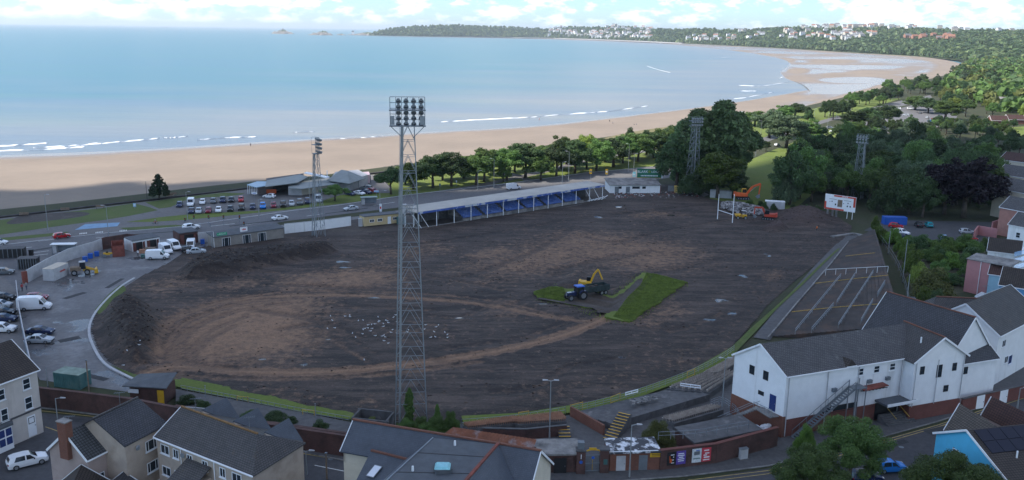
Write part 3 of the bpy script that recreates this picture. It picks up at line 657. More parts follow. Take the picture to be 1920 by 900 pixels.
def leafmat(name, col, tr=.25, var=.35):
    m, t, b = mat0(name, .6, 0, .25)
    g = t.nodes.new('ShaderNodeNewGeometry'); oi = t.nodes.new('ShaderNodeObjectInfo')
    c = mixc(t, g.outputs['Random Per Island'], tuple(x*(1-var) for x in col), tuple(x*(1+var) for x in col))
    hs = node(t, 'ShaderNodeHueSaturation'); t.links.new(c, hs.inputs['Color'])
    for nm, a, d in (('Hue', .485, .515), ('Value', .62, 1.45)):
        r_ = node(t, 'ShaderNodeMapRange'); t.links.new(oi.outputs['Random'], r_.inputs[0]); r_.inputs['To Min'].default_value = a; r_.inputs['To Max'].default_value = d; t.links.new(r_.outputs[0], hs.inputs[nm])
    t.links.new(hs.outputs[0], b.inputs['Base Color'])
    tl = node(t, 'ShaderNodeBsdfTranslucent'); t.links.new(hs.outputs[0], tl.inputs[0]); ms = node(t, 'ShaderNodeMixShader'); ms.inputs[0].default_value = tr
    t.links.new(b.outputs[0], ms.inputs[1]); t.links.new(tl.outputs[0], ms.inputs[2]); t.links.new(ms.outputs[0], t.nodes['Material Output'].inputs[0])
    return m
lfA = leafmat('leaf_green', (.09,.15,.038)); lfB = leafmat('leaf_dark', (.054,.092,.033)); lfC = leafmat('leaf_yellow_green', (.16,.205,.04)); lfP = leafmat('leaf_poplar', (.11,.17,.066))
lfS = leafmat('leaf_street', (.082,.135,.036)); lfK = leafmat('leaf_copper', (.020,.012,.018)); lfH = leafmat('leaf_hedge', (.105,.165,.03)); lfN = leafmat('needle', (.03,.055,.026)); lfO = leafmat('leaf_olive', (.125,.14,.04)); lfG = leafmat('leaf_grey_green', (.085,.12,.062))
rs = random.Random(5); fp, fs = [], []
while len(fp) < 15000:
    px = rs.uniform(692, 1960); h = hill_at(px, rs.uniform(46, 128))
    if h is None: continue
    u = rs.random()
    if h.z < -1: continue
    fp.append(tuple(h)); fs.append(rs.uniform(8, 17))
ho = link('far_woodland', blobs('far_woodland', fp, fs, [leafmat('far_leaf', (.075,.115,.045)), leafmat('far_leaf_dark', (.05,.085,.036)), leafmat('far_leaf_pale', (.14,.18,.07))], 12), 'stuff')
tag(ho, 'hazy green woods covering the hills across the bay', 'woodland')
# houses among the trees on the far hills
fh = []
for wm, nm in ((mWhite, 'w'), (M('far_cream_wall', (.5,.46,.4), .8, .1), 'c'), (M('far_brick_wall', (.32,.16,.11), .8, .1), 'b')):
    for rm in (M('far_slate', (.13,.13,.14), .8, .1), M('far_red_tile', (.26,.12,.08), .8, .1)):
        b = MB(); L, D, e, r_ = 14, 9, 8, 11.5
        b.box((0,0,e/2-2), (L, D, e+4), 0, 0)
        b.poly([(-L/2,-D/2,e),(L/2,-D/2,e),(L/2,0,r_),(-L/2,0,r_)], 1); b.poly([(-L/2,0,r_),(L/2,0,r_),(L/2,D/2,e),(-L/2,D/2,e)], 1)
        b.poly([(-L/2,-D/2,e),(-L/2,0,r_),(-L/2,D/2,e)], 0); b.poly([(L/2,-D/2,e),(L/2,D/2,e),(L/2,0,r_)], 0)
        b.box((L*.3, 0, r_+.5), (1, 1, 2), 0, 0)
        for i in range(3):
            for zz in (2, 5.5): b.box((-4.5+i*4.5, -D/2-.02, zz), (1.6, .06, 1.6), 0, 2)
        fh.append(b.mesh('far_house', [wm, rm, mGlass], uv=False))
ZN = [((1030,1100),(60,70),34,'seaside village below the far wooded headland',0),((1100,1220),(61,74),70,'seaside village below the far wooded headland',0),((1130,1230),(50,60),22,'village upper slope',0),((1030,1060),(52,60),10,'village upper slope',0),
      ((1500,1640),(51,58),52,'hilltop estate',1),((1600,1800),(52,59),48,'hilltop estate',1),((1380,1600),(62,78),34,'wooded slope above the tidal flats',1),((1560,1640),(68,82),24,'wooded slope above the tidal flats',1),((1700,1790),(73,82),14,'red',2),((1780,1915),(56,66),16,'hilltop estate',1),((1280,1380),(70,80),12,'wooded slope above the tidal flats',1),((1290,1345),(76,80),6,'wooded slope above the tidal flats',1)]
LB = {'seaside village below the far wooded headland': 'small pale house of the seaside village below the far wooded headland', 'village upper slope': 'small pale house high above the seaside village by the skyline', 'hilltop estate': 'small pale house of the estate along the far hilltop', 'wooded slope above the tidal flats': 'small pale house on the wooded slope above the tidal flats', 'red': 'small red-brick house of the cluster at the right edge of the far slope'}
hc = 0
for (x0, x1), (y0, y1), n, nm, k in ZN:
    rows = max(2, int((y1-y0)/3.2))
    for i in range(n):
        h = hill_at(rs.uniform(x0, x1), y0+(y1-y0)*(rs.randrange(rows)+.5+.35*rs.uniform(-1, 1))/rows)
        if h is None or hc >= 300: continue
        o = bpy.data.objects.new('hillside_house', fh[[rs.choice((0,0,0,1,2)), rs.choice((0,0,0,1,2,3)), rs.choice((4,5,5))][k]]); C.objects.link(o); hc += 1
        o.location = h+Vector((0,0,9)); s = rs.uniform(1.15, 1.8); o.scale = (s, s, s); o.rotation_euler.z = rs.uniform(-.5, .5)
        tag(o, LB[nm], 'house', LB[nm].replace('small pale house', 'houses').replace('small red-brick house', 'red-brick houses'))
# sea front wall of the village, islands, ship
strip('far_promenade', [tuple(G(x, y, -2))[:2] for x, y in [(880,69.8),(960,70.6),(1040,72),(1120,74.4),(1200,77.6),(1280,81.4)]], 14, -2.4, mConcL, 3.2)
mRock = M('cliff_rock', (.20,.18,.165), .9, .35, .02, .6, .1)
def islet(name, label, cx, by, wpx, hpx, seed, lighthouse=False, fort=False):
    c = G(cx, by, SEA); sc = c.length/F; Rr = wpx/2*sc; Hh = hpx*sc*1.0; n, mrings = 28, 9; b = MB()
    r = thing(name, label, 'island', (c.x, c.y, SEA))
    vs_, k0 = [], 0
    for i in range(mrings+1):
        a = i/mrings
        for j in range(n):
            th = 2*math.pi*j/n; rr = Rr*(1-a**.8)*(1+.6*noise.noise(Vector((math.cos(th)*2.5, math.sin(th)*1.5, seed))))
            b.v.append((c.x+rr*math.cos(th), c.y+rr*.8*math.sin(th), SEA-1+(Hh+1)*(a**.8)+(Hh*.45*noise.noise(Vector((th*2, a*5, seed+3))) if 0 < i else 0)))
    for i in range(mrings):
        for j in range(n):
            q = (j+1) % n; b.f.append((i*n+j, i*n+q, (i+1)*n+q, (i+1)*n+j)); b.m.append(1 if i > 5 else 0)
    b.build('rock', [mRock, M(name+'_turf', (.12,.14,.07), .9, .3, .02)], r, uv=False)
    if lighthouse:
        t2 = MB(); top = SEA+Hh*.95; t2.cyl((c.x, c.y, top-8), (c.x, c.y, top+17), 5, 4, 8); t2.cyl((c.x, c.y, top+17), (c.x, c.y, top+20), 2, 2, 8); t2.box((c.x-12, c.y-4, top), (20, 10, 12), 0, 0)
        t2.build('lighthouse_tower', M('grey_tower', (.5,.5,.5), .8, .1), r, uv=False)
    if fort:
        t2 = MB(); t2.box((c.x-5, c.y-12, SEA+Hh*.55), (46, 14, 13)); t2.build('stone_fort', M('pale_fort', (.5,.48,.45), .8, .1), r, uv=False)
    return r
islet('rocky_island', 'rocky island with a lighthouse, farthest left in the bay', 531, 63.5, 44, 6.5, 1, True)
islet('rocky_island', 'low rocky island with a pale fort beside the headland', 606, 66, 48, 7, 5, False, True)
islet('rocky_island', 'tiny flat rock islet right of the low island', 640, 66, 22, 2.5, 9)
pr = thing('lifeboat_pier', 'white pier and lifeboat house at the tip of the headland', 'pier', G(668, 66, SEA))
b = MB(); c0 = G(668, 66, SEA); b.box(c0+Vector((0,0,5)), (110, 10, 3)); b.build('deck', mConcL, pr)
b = MB()
for k in range(9): b.cyl(c0+Vector((-48+k*12,0,-3)), c0+Vector((-48+k*12,0,4)), 1, 1, 6)
b.build('piles', mConcD, pr)
b = MB(); b.box(c0+Vector((-28,0,18)), (22, 16, 24)); b.prism([c0+Vector((-40,-9,30)), c0+Vector((-16,-9,30)), c0+Vector((-28,-9,38))], (0,18,0), 1); b.build('lifeboat_house', [mWhite, mSlateW], pr)
islet('rocky_island', 'low rock joining the pier to the headland', 690, 66.3, 70, 5, 13)
sh = thing('cargo_ship', 'distant low grey ship on the horizon', 'ship', G(310, 51.3, SEA)); c0 = wloc(sh)
b = MB(); b.hexa([c0+Vector(q) for q in ((-70,-10,-2),(64,-10,-2),(64,10,-2),(-70,10,-2),(-76,-12,9),(76,-12,9),(76,12,9),(-76,12,9))]); b.build('hull', mConcD, sh)
b = MB(); b.box(c0+Vector((-55,0,19)), (18, 18, 20)); b.cyl(c0+Vector((-60,0,29)), c0+Vector((-60,0,36)), 3); b.build('bridge', mConcL, sh)
# the air between
mHaze = bpy.data.materials.new('haze_air'); mHaze.use_nodes = True; t = mHaze.node_tree; t.nodes.remove(t.nodes['Principled BSDF'])
pv = node(t, 'ShaderNodeVolumePrincipled'); pv.inputs['Color'].default_value = (.80, .90, 1, 1); pv.inputs['Density'].default_value = 4.5e-5; pv.inputs['Anisotropy'].default_value = .2
t.links.new(pv.outputs[0], t.nodes['Material Output'].inputs['Volume'])
b = MB(); b.box((0, 44000, 145), (130000, 92000, 310)); tag(b.build('haze', mHaze, uv=False), kind='stuff')
# unseen cloud, added and shaped to shade the ground and the near beach
mCloud, t, bb = mat0('shade_cloud_vapour', 1, 0, 0); bb.inputs['Base Color'].default_value = (.9,.9,.92,1)
tl = node(t, 'ShaderNodeBsdfTranslucent'); tl.inputs[0].default_value = (.97,.97,.97,1); ms = node(t, 'ShaderNodeMixShader'); ms.inputs[0].default_value = .7
t.links.new(bb.outputs[0], ms.inputs[1]); t.links.new(tl.outputs[0], ms.inputs[2]); t.links.new(ms.outputs[0], t.nodes['Material Output'].inputs[0])
ALT = 820
cl = thing('cloud', 'low grey-white cloud out of view, added to shade the ground', 'cloud', Vector((0, 100, 0))+SUN*(ALT/SUN.z)); cl['kind'] = 'structure'
b = MB(); oc = wloc(cl); rs2 = random.Random(11)
SHP = [G(x, y) for x, y in [(-260,352),(0,322),(90,334),(200,318),(320,330),(430,316),(560,330),(640,322),(720,352),(900,358),(1130,342),(1260,318),(1400,314),(1470,292),(1600,268),(1800,258),(1960,262),(2250,420),(2400,900)]]  # outline of the wanted shade, filled by the added puffs towards the sun
SHP = [(p.x, p.y) for p in SHP]+[(160, -60), (-160, -60), (-330, 120)]
cxs = [q[0] for q in SHP]; cys = [q[1] for q in SHP]; pl = []
cand = [(rs2.uniform(min(cxs), max(cxs)), rs2.uniform(min(cys), max(cys))) for _ in range(2600)]
ca = np.array(cand); ok_ = pip(ca[:,0], ca[:,1], SHP); dd_ = pdist(ca[:,0], ca[:,1], SHP+[SHP[0]])
for k_ in np.argsort(-dd_):
    if not ok_[k_] or dd_[k_] < 7: continue
    x, y, r_ = ca[k_,0], ca[k_,1], min(dd_[k_], 75)
    if any((x-a)**2+(y-c)**2 < (.55*q)**2 for a, c, q in pl): continue
    pl.append((x, y, r_))
for x, y, r_ in pl:
    c0 = Vector((x, y, 0))+SUN*(ALT/SUN.z); k0 = len(b.v); b.ball(c0, (r_, r_, r_*.4), 14, 8)
    for i in range(k0, len(b.v)):
        q = Vector(b.v[i]); n_ = noise.fractal(q*.02, 1, 2, 4); d = (q-c0); b.v[i] = tuple(c0+d*(1+.16*n_))
b.build('shade_cloud_puffs', mCloud, cl, smooth=True, uv=False)
# ---------------------------------------------------------------- trees and bushes
mBark = M('bark', (.09,.07,.055), .9, .3, 2, .4, 8)
def leafcloud(clumps, per, ls, seed, out=.65):
    rs = np.random.RandomState(seed); vs_ = []
    for (cx, cy, cz, r) in clumps:
        n = max(8, int(per*r*r)); u = rs.randn(n, 3); u /= np.linalg.norm(u, axis=1, keepdims=True); rad = r*(.45+.62*rs.rand(n, 1)**.5)*(1+.12*rs.randn(n, 1))
        c = np.array([cx, cy, cz])+u*rad*np.array([1, 1, .82])
        nn = u*out+.6*rs.randn(n, 3)+np.array([0, 0, .25]); nn /= np.linalg.norm(nn, axis=1, keepdims=True)
        t1 = np.cross(nn, rs.randn(n, 3)); t1 /= np.linalg.norm(t1, axis=1, keepdims=True); t2 = np.cross(nn, t1); s = ls*(.6+.8*rs.rand(n, 1))
        vs_.append(np.stack([c-t1*s, c-t2*s*.55, c+t1*s, c+t2*s*.55], 1).reshape(-1, 3))
    v = np.concatenate(vs_); return v, np.arange(len(v)).reshape(-1, 4)
def clumpset(kind, seed):
    r = random.Random(seed); out = []
    if kind == 'round':
        for k in range(56):
            th, ph = r.random()*6.28, math.acos(r.uniform(-.55, 1)); q = r.uniform(.55, 1.06)
            out.append((3.4*q*math.sin(ph)*math.cos(th), 3.4*q*math.sin(ph)*math.sin(th), 5.1+3.9*q*math.cos(ph), r.uniform(.42, 1.05)))
        out += [(0,0,5.8,1.7),(.9,.6,5.0,1.3),(-.8,-.5,6.6,1.4)]
    elif kind == 'spread':
        for k in range(54):
            th, q = r.random()*6.28, r.random()**.5; out.append((4.3*q*math.cos(th), 4.2*q*math.sin(th), 5.0+3.4*(1-q*q)*r.uniform(.5, 1.1)+r.uniform(-1, .6), r.uniform(.45, 1.1)))
        out += [(0,0,5.6,1.7),(1.5,.6,5.2,1.3),(-1.5,-.8,5.2,1.3)]
    elif kind == 'tall':
        for k in range(120):
            zz = r.uniform(.02, 1); w = 2.1*math.sin(math.pi*min(1, zz*.9+.1))**.7; th = r.random()*6.28; q = r.uniform(.45, 1)
            out.append((w*q*math.cos(th), w*q*math.sin(th), .8+8.6*zz, r.uniform(.35, .8)))
        out += [(0,0,z_,1.3) for z_ in (2,3.2,4.5,5.8,7)]
    elif kind == 'bush':
        for k in range(26):
            th, q = r.random()*6.28, r.random()**.5; out.append((4*q*math.cos(th), 4*q*math.sin(th), .8+5.5*(1-q*q)*r.uniform(.4, 1)+.4, r.uniform(.9, 1.6)))
        out += [(0,0,2.5,2.4)]
    elif kind == 'conifer':
        for k in range(10):
            zz = 2.2+k*.75; w = 3.4*(1-(k/10.5)**1.3)+.3
            for j in range(7-k//2): th = j*6.28/(7-k//2)+k*.9+r.uniform(-.3,.3); out.append((w*.75*math.cos(th), w*.75*math.sin(th), zz+r.uniform(-.15,.15), .75*(1-k/14)))
            out.append((0,0,zz,.8))
    return out
def trunk_mesh(kind, seed):
    r = random.Random(seed); b = MB()
    if kind == 'bush':
        for k in range(4): th = k*1.6; b.cyl((0,0,-.05), (1.5*math.cos(th),1.5*math.sin(th),2.6), .16, .06, 5)
    elif kind in ('tall', 'conifer'):
        b.cyl((0,0,-.1), (0,0,9), .26, .06, 7)
        for k in range(8): th = k*2.4; b.cyl((0,0,2+k*.7), (1.3*math.cos(th),1.3*math.sin(th),2.9+k*.7), .09, .03, 5)
    else:
        b.cyl((0,0,-.1), (.08,.05,3), .32, .22, 8); b.cyl((.08,.05,3), (0,0,6), .22, .1, 7)
        for k in range(7): th = k*.9+r.random(); b.cyl((.05,0,2.4+k*.35), (2.2*math.cos(th),2.2*math.sin(th),4.6+k*.45), .12, .04, 5)
    return b.mesh('trunk', [mBark], uv=False, smooth=True)
PROTO = {}
for kind, per, ls, n in (('round',330,.18,5),('spread',330,.18,4),('tall',420,.19,3),('bush',230,.2,3),('conifer',420,.2,1)):
    PROTO[kind] = []
    for s in range(n):
        v, f = leafcloud(clumpset(kind, 40+s), per, ls, 70+s); PROTO[kind].append((fast('crown', v, f, [lfA]), trunk_mesh(kind, s)))
for kind, per, ls in (('nearround',1500,.085),('nearspread',1500,.085)):
    v, f = leafcloud(clumpset(kind[4:], 91), per, ls, 93); PROTO[kind] = [(fast('crown', v, f, [lfA]), trunk_mesh(kind[4:], 5))]
v, f = leafcloud(clumpset('bush', 91), 900, .1, 93); PROTO['nearbush'] = [(fast('crown', v, f, [lfA]), trunk_mesh('bush', 5))]
TR = random.Random(21)
def tree(name, label, loc, h, wd=None, kind='round', m=None, group=None, cat='tree'):
    r = thing(name, label, cat, loc, group); cm, tm = TR.choice(PROTO[kind])
    base_w = {'round':8.4,'spread':10,'tall':5,'bush':10,'conifer':7.4}[kind.replace('near','')]; base_h = {'bush':6.6}.get(kind.replace('near',''), 10)
    c = child('crown', cm, r); t_ = child('trunk', tm, r)
    if m is not None: c.material_slots[0].link = 'OBJECT'; c.material_slots[0].material = m
    sz = h/base_h; sx = wd/base_w if wd else sz*TR.uniform(.9, 1.15)
    r.scale = (sx, sx*TR.uniform(.92, 1.08), sz); r.rotation_euler.z = TR.random()*6.28
    return r
def ptree(name, label, px, by, ty, wpx, kind='round', m=None, group=None, cat='tree'):
    p = G(px, by); h = HT(px, by, ty)*(1.06 if kind in ('round','spread') else 1); wd = wpx*(p-CAMP).length/F*(1.34 if kind in ('round','spread') else 1.0)
    return tree(name, label, p, h, wd, kind, m, group, cat)
GP = 'trees in the park row between the stand and the beach'
row = [(733,364,313,50,lfB),(775,354,302,52,lfA),(812,352,288,58,lfB),(846,349,282,64,lfB),(893,347,283,62,lfA),(908,340,277,52,lfA),(950,338,274,58,lfA),(985,334,267,64,lfB),(1014,338,290,46,lfA),(1043,331,264,64,lfB),(1052,316,252,48,lfA),(1078,325,262,58,lfB),(1100,316,247,52,lfC),(1118,321,258,54,lfA),(1150,313,254,58,lfB),(1168,306,251,48,lfA),(1196,303,249,54,lfA),(1226,296,240,58,lfB),(1250,294,235,62,lfA)]
for i, q in enumerate(row):
    ptree('park_tree', f'leafy green tree, {ORD[i]} from the left in the park row between stand and beach', *q[:4], 'round' if i % 3 else 'spread', q[4], GP)
ptree('park_tree', 'small thin young tree in front of the park row', 944, 341, 306, 26, 'round', lfA)
ptree('round_bush', 'round dark bush alone on the dunes above the park row', 1181, 264, 241, 26, 'bush', lfB, None, 'bush')
ptree('car_park_tree', 'small spreading tree on the grass beside the seafront car park', 628, 376, 344, 44, 'spread', lfA)
ptree('conifer_tree', 'lone dark conifer beside the sea wall', 299, 374, 324, 40, 'conifer', lfN)
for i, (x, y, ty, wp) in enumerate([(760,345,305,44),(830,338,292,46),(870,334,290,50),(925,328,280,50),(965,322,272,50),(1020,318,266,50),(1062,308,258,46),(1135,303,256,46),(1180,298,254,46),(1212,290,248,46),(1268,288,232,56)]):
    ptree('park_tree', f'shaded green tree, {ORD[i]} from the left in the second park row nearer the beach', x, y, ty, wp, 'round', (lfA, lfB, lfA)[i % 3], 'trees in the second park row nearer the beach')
for i, (x, y, ty, wp, k, m, lb) in enumerate([(1302,352,200,92,'tall',lfP,'huge poplar behind the far floodlight mast, left of the pair'),(1348,350,184,104,'tall',lfP,'huge poplar behind the far floodlight mast, tallest of the trees'),(1380,326,216,78,'spread',lfB,'dark tree on the right side of the huge poplars'),(1268,352,262,66,'round',lfB,'dark tree at the left foot of the huge poplars'),(1345,371,284,84,'round',lfH,'bright green tree in front of the huge poplars'),(1372,371,310,52,'round',lfB,'small tree at the left edge of the shaded lawn'),(1318,362,300,50,'bush',lfA,'bushy green tree right beside the far floodlight mast'),(1290,365,330,50,'bush',lfB,'low ivy-dark bush around the base of the far floodlight mast'),(1276,345,222,64,'tall',lfP,'slim tree between the mast and the huge poplar'),(1376,340,206,70,'tall',lfP,'slimmer poplar right of the tallest one')]):
    ptree('tall_poplar' if 'huge poplar b' in lb else 'leafy_tree', lb, x, y, ty, wp, k, m)
mid = [(1442,258,203,60,lfG,'grey-green tree'),(1474,277,214,66,lfG,'broad grey-green tree'),(1518,271,221,44,lfA,'upright green tree'),(1436,284,264,14,lfB,'tiny young tree'),(1490,220,193,44,lfB,'dark tree'),(1415,236,208,44,lfA,'leafy tree'),(1466,232,196,40,lfA,'leafy tree')]
for i, (x, y, ty, wp, m, lb) in enumerate(mid):
    ptree('roadside_tree', f'{lb} on the grass by the coast road, {ORD[i]} of those beyond the lawn', x, y, ty, wp, 'round', m)
def in_pix(poly, n, seed, mind=0):
    r = random.Random(seed); out = []; P = W2(poly); xs = [p[0] for p in P]; ys = [p[1] for p in P]; tries = 0
    while len(out) < n and tries < n*80:
        tries += 1; x, y = r.uniform(min(xs), max(xs)), r.uniform(min(ys), max(ys))
        if not pip(np.array([x]), np.array([y]), P)[0]: continue
        if any((x-a)**2+(y-c)**2 < mind*mind for a, c in out): continue
        out.append((x, y))
    return out
def woods(name, label, poly, n, seed, h, mats, mind, kind=('round','spread'), group=None, wf=1.0):
    r = random.Random(seed)
    for x, y in in_pix(poly, n, seed, mind):
        hh = r.uniform(*h); tree(name, label, (x, y, -.05), hh, hh*r.uniform(.75, 1.05)*wf, r.choice(kind), r.choice(mats), group or label.replace('tree ', 'trees ', 1))
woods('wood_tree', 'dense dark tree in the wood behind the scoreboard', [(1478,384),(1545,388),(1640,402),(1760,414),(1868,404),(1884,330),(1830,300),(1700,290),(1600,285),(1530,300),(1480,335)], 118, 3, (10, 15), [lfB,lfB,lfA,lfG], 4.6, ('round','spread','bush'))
for (x, y, ty, wp) in [(1806,408,290,92),(1770,402,300,74)]:
    p = G(x, y); ptree('copper_beech', 'large dark purple copper beech at the right end of the wood' if x == 1806 else 'smaller purple copper beech left of the large one', x, y, ty, wp, 'round', lfK)
ptree('wood_tree', 'tall slim tree at the near left corner of the wood beside the lawn', 1480, 384, 280, 70, 'spread', lfB)
ptree('wood_tree', 'leaning leafy tree with a bare trunk at the lawn edge', 1498, 372, 268, 70, 'round', lfA)
woods('avenue_tree', 'dark rounded tree in the avenue along the coast road', [(1500,226),(1560,206),(1620,190),(1680,176),(1690,186),(1630,206),(1560,226),(1510,238)], 26, 4, (9, 13), [lfB,lfB,lfA], 9)
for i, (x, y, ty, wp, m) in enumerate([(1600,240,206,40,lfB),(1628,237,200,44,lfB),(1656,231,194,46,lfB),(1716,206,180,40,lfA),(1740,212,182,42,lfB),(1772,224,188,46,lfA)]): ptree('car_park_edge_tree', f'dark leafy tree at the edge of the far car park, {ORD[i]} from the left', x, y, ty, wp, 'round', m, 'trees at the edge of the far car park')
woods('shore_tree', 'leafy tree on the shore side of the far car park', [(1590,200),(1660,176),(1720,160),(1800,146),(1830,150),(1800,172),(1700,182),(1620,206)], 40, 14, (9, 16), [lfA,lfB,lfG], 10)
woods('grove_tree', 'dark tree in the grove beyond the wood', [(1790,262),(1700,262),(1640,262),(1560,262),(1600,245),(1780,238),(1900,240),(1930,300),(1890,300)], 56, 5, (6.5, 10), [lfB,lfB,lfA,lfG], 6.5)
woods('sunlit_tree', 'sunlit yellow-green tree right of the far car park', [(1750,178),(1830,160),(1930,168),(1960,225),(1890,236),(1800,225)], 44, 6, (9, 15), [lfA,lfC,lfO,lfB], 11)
woods('inland_tree', 'leafy tree on the wooded plain below the far hills', [(1770,143),(1830,128),(1920,120),(1990,140),(1960,165),(1860,158)], 46, 8, (10, 17), [lfA,lfB,lfG], 26)
# the mass of trees beyond those
pts = [(x, y, 0) for x, y in in_pix([(1812,126),(1850,118),(1900,119),(2000,118),(2100,130),(2000,150),(1900,150),(1800,143)], 1500, 9)]
pts += [(x, y, 0) for x, y in in_pix([(1800,140),(1900,128),(2050,140),(2050,240),(1930,230),(1760,175)], 500, 12)]
tag(link('distant_wood', blobs('distant_wood', pts, np.random.RandomState(3).uniform(9, 17, len(pts)), [lfA, lfB, lfO], 60), 'stuff'), 'broad belt of trees between the shore and the hills', 'woodland')
# hedge and scrub on the right of the terrace
for i, (x, y, ty, wp, m) in enumerate([(1640,428,408,22,lfH),(1652,446,420,30,lfH),(1672,452,424,34,lfH),(1690,470,440,30,lfH),(1700,490,456,36,lfH),(1712,512,472,44,lfH),(1722,532,492,46,lfC),(1745,556,508,76,lfO),(1735,575,535,44,lfH),(1752,590,548,40,lfB)]):
    ptree('hedge_bush', f'bright green hedge bush, {ORD[i]} from the back along the terrace fence', x, y+6, ty, wp, 'bush', m, 'hedge bushes along the terrace fence', 'bush')
woods('scrub_bush', 'dark scrubby bush in the overgrown plot by the pink house', [(1700,462),(1840,464),(1832,500),(1800,545),(1760,540),(1725,495)], 22, 10, (2.4, 4.6), [lfB,lfA,lfB,lfH], 2.6, ('bush',), wf=1.6)
woods('hedgerow_bush', 'low bush along the edge of the back car park', [(1665,450),(1850,462),(1850,470),(1690,462)], 14, 15, (1.5, 2.6), [lfA,lfB], 2.4, ('bush',), wf=1.8)
woods('fence_bush', 'low bush at the foot of the lawn behind the rubble', [(1400,388),(1490,392),(1540,398),(1535,402),(1480,400),(1400,394)], 9, 16, (1.6, 3), [lfB,lfA], 2.5, ('bush',), wf=1.4)
# foreground trees
tree('street_tree', 'large round green tree in front of the white clubhouse', G(1590,908), 9.7, 9.6, 'nearround', lfS)
tree('street_tree', 'rounded lower green tree left of the large street tree', G(1512,950), 8.2, 9.0, 'nearround', lfS)
tree('street_tree', 'broad olive-green tree in front of the bright blue house', G(1790,990), 9.7, 13, 'nearspread', lfS)
# ---------------------------------------------------------------- floodlight masts
def mast(label, base, h, wb, wt, bays, head, dz, rz):
    r = thing('floodlight_mast', label, 'floodlight', base); o = Vector(base)
    def corner(k, u): w_ = (wb+(wt-wb)*u)/2; sx, sy = ((-1,-1),(1,-1),(1,1),(-1,1))[k]; a = Vector((sx*w_, sy*w_, 0)); return o+Vector((a.x*math.cos(rz)-a.y*math.sin(rz), a.x*math.sin(rz)+a.y*math.cos(rz), h*u))
    lw = .115 if h > 35 else .09
    for k in range(4): MB().beam(corner(k, 0), corner(k, 1), lw, None).build('leg', mGalv, r)
    us = [0]
    for i in range(bays): us.append(us[-1]+ (1.35-.7*i/bays))
    us = [u/us[-1] for u in us]
    for i in range(bays):
        for k in range(4):
            a, b_, c, d = corner(k, us[i]), corner((k+1) % 4, us[i]), corner(k, us[i+1]), corner((k+1) % 4, us[i+1]); m1 = (c+d)/2
            MB().beam(c, d, .055).build("girt", mGalv, r)
            MB().beam(a, m1, .055).build('brace', mGalv, r); MB().beam(b_, m1, .055).build('brace', mGalv, r)
    def loc(x, y, z): return o+Vector((x*math.cos(rz)-y*math.sin(rz), x*math.sin(rz)+y*math.cos(rz), z))
    MB().cyl(loc(-wb*.36, -wb*.3, 0), loc(-wt*.42, -wt*.3, h), .15, .15, 8).build('cable_riser', mPole, r)
    b = MB()
    for s in (-.25, .25): b.beam(loc(-wb*.45+s, -wb*.5-.1, 0), loc(-wt*.45+s, -wt*.5-.1, h), .04)
    n_ = int(h/1.2)
    for i in range(n_): u = i/n_; w_ = wb+(wt-wb)*u; b.beam(loc(-w_*.45-.25, -w_*.5-.1, h*u), loc(-w_*.45+.25, -w_*.5-.1, h*u), .03)
    b.build('ladder', mGalv, r)
    W_, rows, cols = head; z0, z1 = h-dz, h
    fr = MB()
    for x in np.linspace(-W_/2, W_/2, 7): fr.beam(loc(x, .55, h), loc(x, .55, h+dz), .06)
    for x in (-W_/2, W_/2): fr.beam(loc(x, -.6, h), loc(x, -.6, h+dz), .05); fr.beam(loc(x, -.6, h+dz), loc(x, .55, h+dz), .05)
    for zz in np.linspace(0, dz, rows+1): fr.beam(loc(-W_/2, .55, h+zz), loc(W_/2, .55, h+zz), .07)
    fr.build('head_frame', mGalvD, r)
    for zz in (0.0, dz*.55):
        pl = MB(); pl.box(loc(0, 0, h+zz), (W_*1.05, 1.3, .12), rz); pl.build('platform', mGalvD, r)
    b = MB()
    for x in (-W_/2, W_/2): b.beam(loc(x, 0, h), loc(x*.3, 0, h-dz*.42), .09)
    b.build('head_strut', mGalv, r)
    for rr in range(rows):
        for cc in range(cols):
            x = -W_*.26+W_*.66*cc/(cols-1) if h > 35 else -W_*.4+W_*.8*cc/(cols-1); zz = h+dz*(rr+.5)/rows
            lm = MB(); lm.cyl(loc(x, .6, zz), loc(x, 1.15, zz-.25), .18, .36, 10); lm.box(loc(x, .48, zz+.02), (.34, .3, .34), rz); lo_ = lm.build('floodlight', mGalvD, r)
            MB().cyl(loc(x, 1.16, zz-.252), loc(x, 1.2, zz-.27), .34, .34, 10).build('lens', mLampGlass, lo_)
    if h > 35:
        for x in (-W_*.44, W_*.42): MB().box(loc(x, -.35, h+.75), (.6, .5, 1.1), rz).build('control_box', mGalv, r)
    return r
pb = G(771, 792); hb = HT(771, 792, 236)
mast('tallest lattice floodlight mast, in the foreground beside the pitch', pb, hb, 4.4, 1.7, 15, (4.5, 5, 4), 3.7, .12)
p = G(598, 444); mast('lattice floodlight mast beside the white perimeter wall on the left', p, HT(598,444,288), 2.6, 1.1, 9, (2.2, 4, 4), 4.2, -.9)
p = G(1297, 362); mast('lattice floodlight mast in front of the huge poplars', p, HT(1297,362,236), 3.6, 1.9, 9, (4.6, 3, 5), 3.2, 3.5)
p = G(1606, 372); mast('lattice floodlight mast rising out of the dark wood on the right', p, HT(1606,372,268), 3.2, 1.7, 8, (3.6, 3, 4), 3.0, 2.5)
